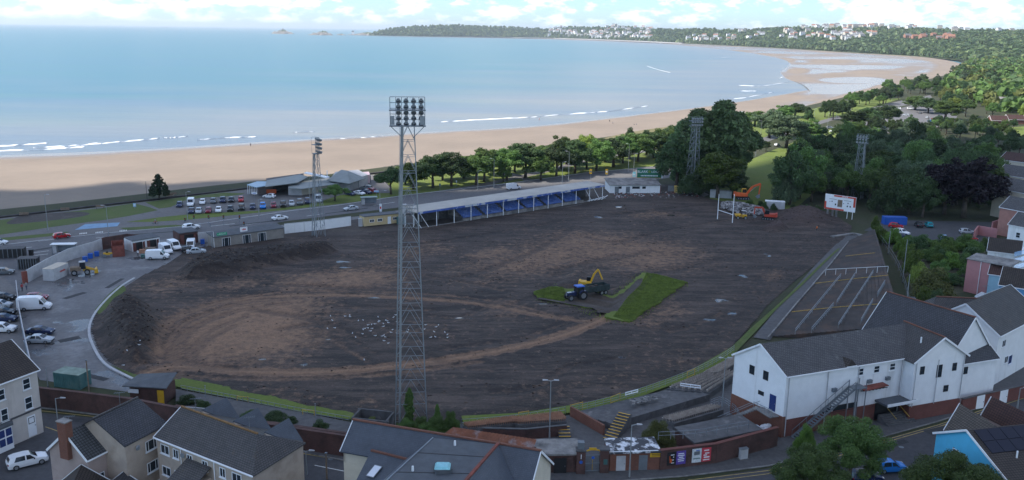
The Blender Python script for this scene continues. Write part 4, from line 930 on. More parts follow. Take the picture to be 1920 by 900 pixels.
# ---------------------------------------------------------------- lamp posts, poles, masts
def lamp(label, px, by, ty, arm=1.2, side=1, heads=1, m=None, name='lamp_post'):
    p = G(px, by); h = HT(px, by, ty); r = thing(name, label, 'lamp post', p, 'street and car park lamp posts')
    MB().cyl(p, p+Vector((0,0,1.4)), .12, .11, 8).build('base', m or mPole, r); MB().cyl(p+Vector((0,0,1.4)), p+Vector((0,0,h)), .085, .055, 8).build('shaft', m or mPole, r)
    for k in range(heads):
        s = side*(1 if k == 0 else -1)
        if arm: MB().cyl(p+Vector((0,0,h-.05)), p+Vector((s*arm,0,h+.12)), .045, .04, 6).build('arm', m or mPole, r)
        e = p+Vector((s*(arm+.25),0,h+.12)); MB().hexa([e+Vector(q) for q in ((-.35,-.14,-.06),(.35,-.1,-.04),(.35,.1,-.04),(-.35,.14,-.06),(-.35,-.12,.08),(.3,-.06,.05),(.3,.06,.05),(-.35,.12,.08))]).build('lantern', mConcL, r)
    return r
LP = [('tall lamp post at the far left, in front of the sandy patch',90,432,365,.7,1,1),('tall lamp post beside the blue cycle crossing',205,455,386,.7,-1,1),('tall lamp post left of the seafront car park cars',352,412,360,.7,1,1),('tall lamp post at the middle of the car park hedge strip',486,408,374,.6,1,1),('tall lamp post right of the second mast, by the road',582,398,332,.7,1,1),
      ('lamp post on the road beside the bus shelter',713,398,358,1.4,1,1),('lamp post behind the roof of the blue stand, left',896,356,320,.8,1,1),('lamp post behind the stand roof, near the park path',926,352,298,.9,-1,1),('lamp post behind the middle of the stand roof',1054,344,304,.8,1,1),('tall pole in front of the park trees behind the stand',1066,340,284,.8,-1,1),('lamp post left of the green billboard',1188,325,288,.8,1,1),('lamp post in the park close to the huge poplars',1178,322,270,.8,-1,1),
      ('thin lamp post at the corner of the lawn by the coast road',1417,293,258,.8,1,1),('lamp post beside the white van under the park trees',1425,272,226,.8,-1,1),('tall white pole in the car park beyond the lawn',1550,256,213,.0,1,1),('lamp post left of the white pole beyond the lawn',1525,236,204,.6,1,1),('lamp post right of the white pole beyond the lawn',1590,238,206,.6,1,1),('lamp post at the far end of the coast road',1672,189,172,.6,1,1),('lamp post in the far car park under the trees',1737,220,202,.6,1,1),('lamp post by the avenue trees',1568,222,197,.6,-1,1)]
for q in LP: lamp(*q)
lamp('street lamp on the near pavement beside the pink-brown house', 110, 806, 747, .8, 1, 1)
lamp('twin-headed street lamp at the end of the flats', 575, 890, 846, .5, 1, 2)
lamp('tall grey light pole with a crossbar between the seat banks', 1030, 828, 714, .5, 1, 2)
lamp('tall grey light pole beside the steps to the clubhouse', 1354, 762, 672, .4, 1, 2)
lamp('leaning white street lamp in front of the gate kiosk', 1180, 895, 797, .7, 1, 1)
lamp('street lamp hidden behind the large street tree', 1640, 895, 815, .6, -1, 1)
lamp('lamp post on the right street behind the tan roofs', 1907, 768, 728, .6, 1, 1)
def pole(label, px, by, ty, r0=.09, m=None, name='pole', cat='pole', top=None):
    p = G(px, by); h = HT(px, by, ty); r = thing(name, label, cat, p)
    MB().cyl(p, p+Vector((0,0,h)), r0, r0*.8, 8).build('shaft', m or mPole, r); MB().cyl(p-Vector((0,0,.05)), p+Vector((0,0,.18)), r0*2, r0*1.8, 8).build('foot', mConcD, r)
    b = MB(); b.box(p+Vector((0,0,h+.05)), (r0*2.4, r0*2.4, .1)); b.build('cap', mGalvD, r)
    return r
pole('rusty wooden telegraph pole in front of the green container', 169, 752, 676, .11, mWood)
pole('wooden telegraph pole on the street beside the flats', 613, 900, 850, .12, mWood)
pole('short grey post inside the yard near the brick wall', 90, 726, 690, .07)
pole('short floodlight post on the boundary fence, left', 386, 752, 724, .07); pole('short floodlight post on the boundary fence, right', 592, 790, 758, .07)
for i, (x, y, ty) in enumerate([(1665,476,434),(1692,530,450),(1697,590,516),(1688,640,590)]): pole(f'tall grey pole behind the right terrace, {ORD[i]} from the far end', x, y, ty, .09)
pole('white flag pole beside the three-door hut', 402, 466, 434, .06, mTrim); pole('second white pole beside the three-door hut', 398, 468, 420, .06, mGalv)
pole('dark signal pole next to the lone conifer', 276, 376, 341, .07, mBlack)
# traffic signals on the coast road
for i, (x, y, ty) in enumerate([(364,418,404),(392,422,404),(420,424,404),(450,424,404),(458,430,416),(347,417,409)]):
    p = G(x, y); h = HT(x, y, ty); r = thing('traffic_signal', f'traffic signal on the coast road crossing, {ORD[i]} counted from the left car park end', 'traffic light', p, 'traffic signals at the crossing')
    MB().cyl(p, p+Vector((0,0,h)), .06, .06, 6).build('post', mGalv, r); b = MB(); b.box(p+Vector((.05,-.12,h-.4)), (.36,.3,1.0)); hd = b.build('signal_head', mBlack, r)
    for k, c in enumerate((mRed, mYellow, PA['teal'])): MB().cyl(p+Vector((.05,-.27,h-.12-k*.3)), p+Vector((.05,-.3,h-.12-k*.3)), .1, .1, 8).build('lens', c, hd)
# ---------------------------------------------------------------- vehicles
def tmpl(build):                           # a thing built once at the origin, kept unlinked afterwards as a template
    r = bpy.data.objects.new('template', None); C.objects.link(r); build(r); return r
# stations: x, half width, z sill, z belt, z top, half roof width
CAR = {
 'hatchback': dict(L=4.1, W=.88, st=[(-2.05,.74,.32,.72,.80,.66),(-1.95,.84,.25,.82,.95,.72),(-1.72,.87,.22,.9,1.36,.62),(-1.2,.88,.22,.92,1.47,.63),(-.2,.88,.22,.92,1.48,.64),(.25,.88,.22,.93,1.42,.63),(1.0,.88,.22,.92,.98,.72),(1.6,.86,.22,.82,.88,.68),(1.95,.8,.25,.66,.74,.62),(2.05,.7,.32,.55,.62,.58)], cab=(2,6), wb=(-1.25,1.3)),
 'saloon': dict(L=4.6, W=.9, st=[(-2.3,.76,.34,.78,.86,.68),(-2.15,.86,.25,.88,.97,.72),(-1.6,.9,.22,.92,1.0,.74),(-1.0,.9,.22,.93,1.40,.62),(-.2,.9,.22,.93,1.44,.63),(.3,.9,.22,.94,1.38,.62),(1.15,.9,.22,.92,.98,.74),(1.8,.88,.22,.82,.88,.7),(2.2,.82,.25,.66,.74,.64),(2.3,.72,.32,.55,.62,.6)], cab=(2,6), wb=(-1.35,1.4)),
 'suv': dict(L=4.5, W=.92, st=[(-2.25,.8,.42,.92,1.0,.7),(-2.15,.89,.32,1.0,1.18,.74),(-1.95,.92,.3,1.05,1.55,.7),(-1.4,.92,.3,1.06,1.68,.7),(-.2,.92,.3,1.06,1.7,.7),(.3,.92,.3,1.07,1.62,.68),(1.0,.92,.3,1.06,1.12,.78),(1.75,.9,.3,1.0,1.05,.76),(2.15,.86,.34,.84,.92,.7),(2.25,.76,.42,.7,.78,.64)], cab=(2,6), wb=(-1.35,1.4)),
 'van': dict(L=5.2, W=.98, st=[(-2.6,.95,.35,1.1,2.0,.88),(-2.5,.98,.3,1.12,2.15,.9),(-1.2,.98,.3,1.12,2.2,.9),(.3,.98,.3,1.12,2.2,.9),(.95,.98,.3,1.12,2.1,.86),(1.65,.98,.3,1.1,1.2,.84),(2.3,.96,.3,.95,1.02,.78),(2.55,.88,.35,.72,.8,.7),(2.6,.8,.42,.6,.66,.66)], cab=(3,5), wb=(-1.5,1.65)),
 'big van': dict(L=5.9, W=1.0, st=[(-2.95,.97,.35,1.2,2.45,.9),(-2.85,1.0,.3,1.2,2.6,.92),(-1.2,1.0,.3,1.2,2.65,.92),(.6,1.0,.3,1.2,2.62,.92),(1.3,1.0,.3,1.2,2.3,.88),(2.05,1.0,.3,1.15,1.26,.86),(2.7,.97,.3,1.0,1.08,.8),(2.9,.9,.35,.75,.84,.72),(2.95,.8,.42,.6,.68,.66)], cab=(3,5), wb=(-1.7,1.9))}
def lathe_wheel(r, w):
    b = MB(); b.cyl((0,-w/2,0), (0,w/2,0), r, r, 14); ty = b.mesh('tyre', [mRubber], smooth=False, uv=False)
    b = MB(); b.cyl((0,-w/2-.012,0), (0,w/2+.012,0), r*.62, r*.62, 10)
    for k in range(5): a = k*1.257; b.beam((math.cos(a)*r*.1, -w/2-.02, math.sin(a)*r*.1), (math.cos(a)*r*.58, -w/2-.02, math.sin(a)*r*.58), .05, .03)
    return ty, b.mesh('rim', [mRim], uv=False)
WH = {}
def wheel(r, parent, loc, w=.21):
    k = (round(r, 2), round(w, 2))
    if k not in WH: WH[k] = lathe_wheel(r, w)
    e = child('wheel', WH[k][0], parent, loc); child('rim', WH[k][1], e); return e
def make_car(kind):
    d = CAR[kind]; st = d['st']; c0, c1 = d['cab']
    def build(root):
        b = MB(); n = len(st)
        for x, w_, zs, zb, zt, wr in st:
            b.v += [(x,-w_*.92,zs),(x,-w_,(zs+zb)/2),(x,-w_*.97,zb),(x,-wr,zt),(x,wr,zt),(x,w_*.97,zb),(x,w_,(zs+zb)/2),(x,w_*.92,zs)]
        for i in range(n-1):
            for k in range(8): q = (k+1) % 8; b.f.append((i*8+k, (i+1)*8+k, (i+1)*8+q, i*8+q)); b.m.append(0)
        b.f.append(tuple(range(8))); b.m.append(0); b.f.append(tuple(reversed([(n-1)*8+k for k in range(8)]))); b.m.append(0)
        body = child('body', b.mesh('body', [PA['white']], uv=False), root)
        def quad(i, j, name, ins=.10):
            pass
        def P(i, k): return Vector(b.v[i*8+k])
        def pane(name, pts, s=.86):
            c = sum(pts, Vector())/len(pts); nrm = (pts[1]-pts[0]).cross(pts[2]-pts[0]).normalized()
            if nrm.dot(c-Vector((0,0,.9))) < 0: nrm = -nrm
            q = [c+(p-c)*s+nrm*.012 for p in pts]; m_ = MB().prism(q, nrm*.01); child(name, m_.mesh(name, [mCarGlass], uv=False), root)
        for side, (k0, k1) in (('l', (2, 3)), ('r', (5, 4))):
            lo_ = c0 if 'van' not in kind else c0
            if 'van' in kind: pane('side_window', [P(c0,k0)*.35+P(c0+1,k0)*.65, P(c0+2,k0), P(c0+1,k1)*.8+P(c0+1,k0)*.2, P(c0,k1)*.35+P(c0+1,k1)*.65-Vector((0,0,.2))], .85)
            else:
                mi_ = (c0+c1)//2+0
                pane('side_window', [P(c0+1,k0)+Vector((-.3,0,0)), P(mi_,k0), P(mi_,k1), P(c0+1,k1)], .85)
                pane('side_window', [P(mi_,k0), P(c1,k0)-Vector((.22,0,0)), P(c1-1,k1), P(mi_,k1)], .85)
        pane('windscreen', [P(c1,3), P(c1,4), P(c1-1,4), P(c1-1,3)], .88)
        if 'van' not in kind: pane('rear_window', [P(c0,3), P(c0,4), P(c0+1 if kind == 'saloon' else c0-1,4), P(c0+1 if kind == 'saloon' else c0-1,3)], .82)
        R_ = .31 if kind in ('hatchback', 'saloon') else .36
        for wx in d['wb']:
            for s in (-1, 1): wheel(R_, root, (wx, s*(d['W']-.09), R_))
        xf, xb = st[-2][0], st[1][0]
        for s in (-1, 1):
            hl = MB(); hl.box((xf-.02, s*(d['W']-.24), st[-2][4]-.06), (.2,.34,.13)); child('headlight', hl.mesh('headlight', [mHead], uv=False), root)
            tl_ = MB(); tl_.box((xb-.02, s*(d['W']-.18), st[1][3]-.06), (.16,.22,.2)); child('tail_light', tl_.mesh('tail_light', [mTail], uv=False), root)
            mr_ = MB(); mr_.box((st[c1-1][0]+.35, s*(d['W']+.08), st[c1][3]+.05), (.12,.18,.12)); child('mirror', mr_.mesh('mirror', [mBlack], uv=False), root)
        for x, nm in ((st[-1][0], 'front_bumper'), (st[0][0], 'rear_bumper')):
            bp = MB(); bp.box((x, 0, .42), (.1, d['W']*1.5, .16)); child(nm, bp.mesh(nm, [mBlack], uv=False), root)
    return tmpl(build)
CT = {k: make_car(k) for k in CAR}
used_t = set()
def car(label, px, py, kind, col, ang, group=None, name='parked_car', cat='car', lite=False, z=0, s=1.0):
    p = G(px, py); root = CT[kind]; r = root.copy(); C.objects.link(r); r.name = name
    r.location = (p.x, p.y, z); r.rotation_euler.z = R(ang); r.scale = (s, s, s); tag(r, label, cat, group)
    for ch in root.children:
        if lite and ch.name.split('.')[0] in ('mirror', 'front_bumper', 'rear_bumper'): continue
        c = ch.copy(); C.objects.link(c); c.parent = r
        for g in ch.children: q = g.copy(); C.objects.link(q); q.parent = c
        if ch.name.split('.')[0] == 'body': c.material_slots[0].link = 'OBJECT'; c.material_slots[0].material = PA[col]
    return r
def dirang(a, b): p, q = G(*a), G(*b); return math.degrees(math.atan2(q.y-p.y, q.x-p.x))
gs = 'cars in the seafront car park'
back = [(337,387,'hatchback','navy'),(358,385,'van','white'),(380,382,'hatchback','white'),(400,380,'hatchback','grey'),(418,379,'suv','navy'),(434,378,'hatchback','black'),(452,377,'hatchback','red')]
for i, (x, y, k, c) in enumerate(back): car(f'{c} {"van" if k == "van" else "car"} {ORD[i]} from the left in the back row of the seafront car park', x, y, k, c, -75, gs, lite=True)
front = [(359,399,'hatchback','navy'),(373,399,'hatchback','silver'),(391,398,'hatchback','dark red'),(410,397,'hatchback','white'),(432,395,'hatchback','black'),(453,393,'suv','black'),(474,391,'hatchback','navy'),(493,390,'suv','bright blue'),(513,388,'hatchback','dark red'),(531,387,'suv','black'),(547,385,'hatchback','silver'),(562,383,'suv','grey'),(577,381,'suv','navy'),(597,378,'van','silver')]
for i, (x, y, k, c) in enumerate(front): car(f'{c} car {ORD[i]} from the left in the front row of the seafront car park', x, y, k, c, -75, gs, lite=True)
car('white car alone beside the wooden cafe fence', 505, 371, 'hatchback', 'white', 170, gs)
for i, (x, y, k, c, a) in enumerate([(657,366,'hatchback','navy',-40),(674,365,'saloon','white',-40),(688,363,'hatchback','navy',-40),(700,361,'hatchback','red',-40),(686,356,'suv','grey',170)]): car(f'{c} car {ORD[i]} of the group right of the cafe', x, y, k, c, a, 'cars right of the cafe')
rd = dirang((340,430),(540,405))
car('red hatchback driving on the coast road at the left', 116, 446, 'hatchback', 'red', dirang((60,452),(160,440)), None, 'car')
car('white hatchback stopped at the crossing on the coast road', 359, 430, 'suv', 'white', rd, None, 'car')
car('white saloon driving on the coast road above the three-door hut', 525, 412, 'saloon', 'white', rd, None, 'car')
car('silver saloon driving past the bus shelter', 658, 394, 'saloon', 'silver', rd+180, None, 'car')
car('white van passing behind the roof of the blue stand', 963, 355, 'van', 'white', 30, None, 'van', 'van')
car('white car at the left edge of the coast road', -2, 458, 'hatchback', 'white', 5, None, 'car')
# yard
car('tall white van with side windows parked by the yard fence', 66, 580, 'big van', 'white', 12, None, 'parked_van', 'van')
car('dark red car behind the tall white van', 70, 562, 'hatchback', 'dark red', 10); car('navy saloon parked beside the silver car in the yard', 76, 626, 'saloon', 'navy', 4); car('silver car parked nearest the container in the yard', 74, 642, 'saloon', 'silver', 4)
car('white minibus side-on in front of the open sheds', 296, 485, 'van', 'white', 12, None, 'parked_van', 'van')
car('white van nose-out beside the open sheds', 311, 474, 'van', 'white', -50, None, 'parked_van', 'van'); car('second white van nose-out right of the open sheds', 327, 467, 'van', 'white', -50, None, 'parked_van', 'van')
car('white van parked in front of the brick garage', 358, 466, 'van', 'white', -75, None, 'parked_van', 'van'); car('black car in front of the white van by the brick garage', 356, 472, 'hatchback', 'black', 20); car('pale silver saloon at the foot of the spoil heap', 368, 475, 'saloon', 'silver', 22)
gl = 'cars behind the yard fence at the left edge'
for i, (x, y, k, c, a) in enumerate([(8,514,'hatchback','grey',15),(8,562,'hatchback','black',5),(2,576,'hatchback','silver',5),(6,590,'saloon','black',5),(8,602,'saloon','navy',5),(6,622,'suv','white',5)]): car(f'{c} car at the left edge of the photo, {ORD[i]} counted downwards', x, y, k, c, a, gl)
# back car park and far car park
for q in [('white four-wheel drive parked by the hedge at the back car park',1690,440,'suv','white',-60),('red car behind the white four-wheel drive',1680,427,'hatchback','red',-30),('black car beside the blue shipping box',1722,425,'hatchback','black',80),('teal car at the back of the back car park',1741,425,'hatchback','teal',80),('silver hatchback alone on the right of the back car park',1813,438,'hatchback','silver',-8),('pale blue car half behind the bushes of the back car park',1768,449,'hatchback','pale blue',70),('small red car at the right end of the bushes',1818,451,'hatchback','red',10),('navy car in front of the white four-wheel drive',1695,448,'hatchback','navy',-40)]: car(*q)
far = [(1536,243,'navy'),(1542,247,'black'),(1562,248,'white'),(1556,241,'grey'),(1613,246,'navy'),(1636,238,'blue'),(1648,237,'navy'),(1700,234,'silver'),(1712,231,'white'),(1745,229,'bright blue'),(1706,236,'pale blue'),(1725,213,'grey'),(1698,217,'silver'),(1706,205,'white'),(1684,205,'white'),(1752,224,'dark red'),(1738,222,'silver'),(1762,220,'pale blue'),(1690,247,'pale blue'),(1590,252,'silver')]
for i, (x, y, c) in enumerate(far): car(f'small {c} car beyond the wood, {ORD[i]} of the distant parked cars', x, y, 'hatchback', c, random.choice((-30, 60, 150)), 'cars in the car park beyond the wood', lite=True)
car('white motor van between the wood and the lawn', 1583, 254, 'big van', 'white', 60, None, 'parked_van', 'van'); car('silver car driving on the coast road beyond the lawn', 1457, 274, 'hatchback', 'silver', 50, None, 'car')
# foreground
car('white crossover parked on the street below the cream house', 52, 871, 'hatchback', 'white', 38, None, s=1.12); car('bright blue car parked under the street trees', 1668, 882, 'hatchback', 'bright blue', 8); car('dark blue car behind the large street tree', 1622, 902, 'hatchback', 'navy', 8)
for k, t_ in CT.items():
    for ch in list(t_.children):
        for g in list(ch.children): bpy.data.objects.remove(g)
        bpy.data.objects.remove(ch)
    bpy.data.objects.remove(t_)
# ---------------------------------------------------------------- site machines
def excavator(label, px, py, ang, mb, cabm, s=1.0, z=0, boom=((.9,.3,1.5),(2.4,.3,4.2),(4.4,.3,4.9),(5.0,.3,2.0)), bucket=True, swing=0):
    r = thing('excavator', label, 'excavator')
    for sd in (-1, 1):
        b = MB(); pr = [(-1.9,sd*1.0-.3,.45),(-1.6,sd*1.0-.3,.05),(1.6,sd*1.0-.3,.05),(1.9,sd*1.0-.3,.45),(1.6,sd*1.0-.3,.85),(-1.6,sd*1.0-.3,.85)]; b.prism(pr, (0,.6,0)); tr = b.build('track', mRubber, r)
        b = MB()
        for k in range(5): b.cyl((-1.4+k*.7, sd*1.0-.32, .42), (-1.4+k*.7, sd*1.0+.32, .42), .2, .2, 8)
        b.build('track_rollers', mGalvD, tr)
    MB().cyl((0,0,.8), (0,0,1.05), .7, .7, 12).build('turntable', mBlack, r)
    b = MB(); b.hexa([(-2.0,-1.2,1.05),(1.1,-1.2,1.05),(1.1,1.2,1.05),(-2.0,1.2,1.05),(-2.0,-1.2,1.9),(1.1,-1.2,1.75),(1.1,1.2,1.75),(-2.0,1.2,1.9)]); b.build('house', mb, r)
    b = MB(); b.hexa([(-2.6,-1.1,1.1),(-2.0,-1.2,1.05),(-2.0,1.2,1.05),(-2.6,1.1,1.1),(-2.5,-1.1,2.1),(-2.0,-1.2,2.1),(-2.0,1.2,2.1),(-2.5,1.1,2.1)]); b.build('counterweight', mb, r)
    cb = MB(); cb.hexa([(-.3,.35,1.7),(1.2,.35,1.7),(1.2,1.15,1.7),(-.3,1.15,1.7),(-.3,.4,3.0),(.85,.4,3.0),(.85,1.1,3.0),(-.3,1.1,3.0)]); cab = cb.build('cab', cabm, r)
    for pts in ([(1.21,.42,1.85),(1.21,1.08,1.85),(.92,1.05,2.88),(.92,.45,2.88)], [(-.2,1.165,1.85),(1.1,1.165,1.85),(.82,1.115,2.88),(-.2,1.115,2.88)], [(-.2,.335,1.85),(1.1,.335,1.85),(.82,.385,2.88),(-.2,.385,2.88)]): MB().prism(pts, (.006,.006,0)).build('window', mCarGlass, cab)
    a, b2, c, d = [Vector(q) for q in boom]
    MB().beam(a, b2, .42, .55).build('lower_boom', mb, r); MB().beam(b2, c, .38, .5).build('upper_boom', mb, r); MB().beam(c, d, .3, .38).build('dipper_arm', mb, r)
    MB().cyl(a+Vector((.4,0,.3)), (b2+c)/2-Vector((0,0,.3)), .09, .07, 8).build('ram', mGalv, r)
    if bucket:
        b = MB(); b.prism([d+Vector((.25,-.5,.15)), d+Vector((.35,-.5,-.7)), d+Vector((-.3,-.5,-1.05)), d+Vector((-.85,-.5,-.6)), d+Vector((-.5,-.5,-.35)), d+Vector((-.1,-.5,.1))], (0,1,0)); b.build('bucket', mGalvD, r)
    p = G(px, py); r.location = (p.x, p.y, z); r.rotation_euler.z = R(ang); r.scale = (s,s,s); return r
excavator('yellow excavator loading the trailer on the turf patch', 1101, 543, -10, mYellow, mBlack, .74, .5, ((.9,0,1.5),(1.8,0,4.1),(3.0,0,5.6),(4.3,0,2.6)), False)
excavator('bright orange excavator on top of the rubble pile', 1392, 383, -5, mOrange, mYellow, 1.15, 1.6, ((.9,0,1.5),(2.4,0,3.7),(4.6,0,4.6),(4.3,0,1.5)))
excavator('orange-red excavator digging below the rubble pile', 1440, 413, 160, mOrangeR, mBlack, 1.0, .2, ((.9,0,1.5),(1.8,0,3.5),(4.0,0,3.4),(4.1,0,1.2)))
def tractor():
    p = G(1082, 565); r = thing('tractor', 'blue farm tractor standing on the turf patch', 'tractor'); S_ = 1.0
    b = MB(); b.hexa([(.4,-.4,.9),(2.5,-.35,.9),(2.5,.35,.9),(.4,.4,.9),(.4,-.42,1.75),(2.45,-.3,1.5),(2.45,.3,1.5),(.4,.42,1.75)]); b.build('bonnet', PA['navy'], r)
    MB().box((2.52,0,1.2), (.06,.5,.5)).build('grille', mGalv, r); MB().box((1.9,0,1.62), (.9,.5,.12)).build('bonnet_top', PA['silver'], r)
    MB().box((.3,0,.8), (3.6,.6,.5)).build('chassis', mBlack, r)
    cb = MB(); cb.hexa([(-1.2,-.8,1.2),(.4,-.75,1.2),(.4,.75,1.2),(-1.2,.8,1.2),(-1.1,-.7,2.7),(.25,-.65,2.7),(.25,.65,2.7),(-1.1,.7,2.7)]); cab = cb.build('cab', mCarGlass, r)
    for x, y in ((-1.18,-.8),(-1.18,.8),(.36,-.74),(.36,.74)): MB().beam((x,y,1.15), (x*.92,y*.88,2.72), .1).build('cab_post', mBlack, cab)
    MB().hexa([(-1.35,-.85,2.72),(.5,-.8,2.72),(.5,.8,2.72),(-1.35,.85,2.72),(-1.2,-.7,2.92),(.4,-.68,2.92),(.4,.68,2.92),(-1.2,.7,2.92)]).build('roof', mBlueP, r)
    for s in (-1, 1):
        wheel(.92, r, (-.85, s*.95, .92), .5); wheel(.64, r, (1.9, s*.85, .64), .4)
        MB().prism([(-1.8,s*.95-.28,1.5),(-1.4,s*.95-.28,1.95),(-.5,s*.95-.28,2.0),(0,s*.95-.28,1.55),(-.1,s*.95-.28,1.5),(-.55,s*.95-.28,1.9),(-1.35,s*.95-.28,1.86),(-1.7,s*.95-.28,1.46)], (0,.56,0)).build('mudguard', PA['navy'], r)
    MB().cyl((.6,.5,1.7), (.6,.5,2.9), .06, .06, 6).build('exhaust', mBlack, r)
    r.location = (p.x, p.y, .5); r.rotation_euler.z = R(205)
    t_ = thing('tipping_trailer', 'dark grey tipping trailer hitched behind the blue tractor', 'trailer'); mT = M('dark_green_steel', (.03,.045,.045), .6, .25)
    MB().box((0,0,1.0), (5.2,2.1,.2)).build('bed', mT, t_)
    for s in (-1, 1):
        MB().box((0,s*1.1,1.6), (5.2,.08,1.1)).build('side_wall', mT, t_)
        for k in range(6): MB().box((-2.4+k*.96,s*1.17,1.6), (.1,.06,1.1)).build('side_rib', mT, t_)
    MB().box((2.56,0,1.65), (.08,2.2,1.2)).build('headboard', mT, t_); MB().box((-2.56,0,1.55), (.08,2.2,1.0)).build('tailgate', mT, t_)
    b = MB(); b.beam((2.5,0,.9), (4.2,0,.7), .14); b.build('drawbar', mBlack, t_)
    for wx in (-.6,-1.6):
        for s in (-1, 1): wheel(.5, t_, (wx, s*1.0, .5), .35)
    ld = MB(); 
    for k in range(26): ld.box((random.uniform(-2.2,2.2), random.uniform(-.8,.8), 1.35+random.uniform(0,.35)), (.7,.6,.5), random.random()*3)
    q = ld.build('soil_load', mTurfSide, t_); q['kind'] = 'stuff'
    p = G(1118, 556); t_.location = (p.x, p.y, .5); t_.rotation_euler.z = R(210)
tractor()
# small yellow roller and the loader and dumper
r = thing('site_dumper', 'yellow site dumper beside the rugby posts', 'dumper'); MB().hexa([(.3,-.8,.7),(1.5,-.9,.7),(1.5,.9,.7),(.3,.8,.7),(.1,-.85,1.5),(1.9,-.95,1.4),(1.9,.95,1.4),(.1,.85,1.5)]).build('skip', mYellow, r); MB().box((-.9,0,.95), (1.5,1.2,.7)).build('engine_cover', mYellow, r)
for x, y in ((-.2,-.5),(-.2,.5),(-1.1,-.5),(-1.1,.5)): MB().beam((x,y,1.2), (x,y,2.5), .08).build('roll_bar', mBlack, r)
MB().box((-.65,0,2.52), (1.2,1.2,.08)).build('canopy', mConcL, r)
for wx in (-1.2, 1.0):
    for s in (-1, 1): wheel(.5, r, (wx, s*.85, .5), .36)
p = G(1389, 411); r.location = (p.x, p.y, .1); r.rotation_euler.z = R(175)
r = thing('wheel_loader', 'old yellow loader parked by the container in the yard', 'loader'); MB().box((-1.0,0,1.35), (2.2,1.5,.9)).build('engine_cover', mWood, r); MB().box((1.2,0,1.0), (1.6,.9,.5)).build('front_chassis', mYellowW, r)
cb = MB(); cb.hexa([(-.2,-.7,1.3),(1.1,-.7,1.3),(1.1,.7,1.3),(-.2,.7,1.3),(-.1,-.6,2.8),(.95,-.6,2.8),(.95,.6,2.8),(-.1,.6,2.8)]); cab = cb.build('cab', mCarGlass, r); MB().box((.42,0,2.86), (1.3,1.4,.12)).build('cab_roof', mConcL, cab)
for s in (-.45, .45): MB().beam((1.0,s,1.6), (2.8,s,.8), .18, .25).build('lift_arm', mYellow, r)
MB().prism([(2.7,-1.1,.25),(3.5,-1.1,.2),(3.3,-1.1,1.2),(2.9,-1.1,1.0)], (0,2.2,0)).build('bucket', mYellow, r)
for wx in (-1.3, 1.3):
    for s in (-1, 1): wheel(.62, r, (wx, s*.9, .62), .42)
p = G(152, 514); r.location = (p.x, p.y, -.02); r.rotation_euler.z = R(25)
r = thing('yellow_roller', 'small yellow roller beside the red skip', 'roller'); MB().cyl((.8,-.5,.42), (.8,.5,.42), .42, .42, 14).build('drum', mGalvD, r); MB().cyl((-.8,-.5,.42), (-.8,.5,.42), .42, .42, 14).build('drum', mGalvD, r); MB().box((0,0,.85), (2.0,.8,.5)).build('body', mYellow, r); MB().box((-.2,0,1.25), (.5,.5,.35)).build('seat', mBlack, r)
p = G(203, 482); r.location = (p.x, p.y, 0); r.rotation_euler.z = R(20)
# skip, containers, portable cabins
def skip(label, px, py, ang, d, m, name='skip', cat='skip'):
    L, W_, Hh = d; r = thing(name, label, cat); b = MB(); k = .0
    for a in ((-1, 'side'), (1, 'side')):
        b = MB(); b.box((0, a[0]*W_/2, Hh/2), (L, .08, Hh)); b.build('side_wall', m, r)
        for j in range(7): MB().box((-L/2+L*(j+.5)/7, a[0]*(W_/2+.07), Hh/2), (.12,.08,Hh)).build('rib', m, r)
    for a in (-1, 1): MB().box((a*L/2, 0, Hh/2), (.08, W_-.09, Hh)).build('end_wall', m, r)
    MB().box((0,0,.12), (L-.1, W_-.1, .1)).build('floor', m, r); MB().box((0,0,Hh*.45), (L-.2,W_-.2,.12)).build('waste', gDirt, r)
    p = G(px, py); r.location = (p.x, p.y, 0); r.rotation_euler.z = R(ang); return r
skip('tall open red skip beside the dark sheds', 222, 476, -65, (6.2, 2.6, 2.7), mRust)
def container(label, px, py, ang, d, m, top, name='container', ribs=14):
    L, W_, Hh = d; r = thing(name, label, 'container'); MB().box((0,0,Hh/2), (L,W_,Hh)).build('shell', m, r); MB().box((0,0,Hh+.03), (L+.06,W_+.06,.06)).build('roof', top, r)
    for s in (-1, 1):
        for j in range(ribs): MB().box((-L/2+L*(j+.5)/ribs, s*(W_/2+.02), Hh/2), (L/ribs*.5,.05,Hh*.9)).build('rib', m, r)
    for s in (-.5, .5): MB().box((L/2+.03, s*W_/2, Hh/2), (.05,W_/2-.1,Hh*.92)).build('door', m, r)
    p = G(px, py); r.location = (p.x, p.y, -.02); r.rotation_euler.z = R(ang); return r
mGreenC = M('teal_green_steel', (.05,.13,.125), .6, .25, .8, stain=(.12,.16,.14), ss=.4, sf=(.55,.75))
cw = container('white container with red lettering against the yard wall', 106, 520, dirang((88,528),(132,508)), (5.6, 2.5, 2.6), mConcL, M('pale_roof', (.5,.44,.36), .8, .1), ribs=0)
container('faded green container by the brick street wall', 137, 722, dirang((112,720),(158,726)), (4.6, 2.6, 2.3), mGreenC, M('faded_green_roof', (.19,.25,.21), .8, .3, .8))
container('blue shipping box at the back of the back car park', 1676, 420, -2, (6.5, 2.4, 2.2), mBlueP, mBlueP)
container('grey-white container left of the orange excavator', 1351, 370, -10, (7.0, 2.4, 2.4), mConcL, mConcL); 
container('pale yellow steel box beside the far white hut', 1274, 361, -5, (3.6, 2.4, 2.2), M('dull_yellow', (.5,.36,.12), .7, .15), mYellowW)
container('white flat cabin behind the rubble beside the lawn', 1452, 392, -15, (6.0, 2.4, 2.6), mConcL, mTrim)
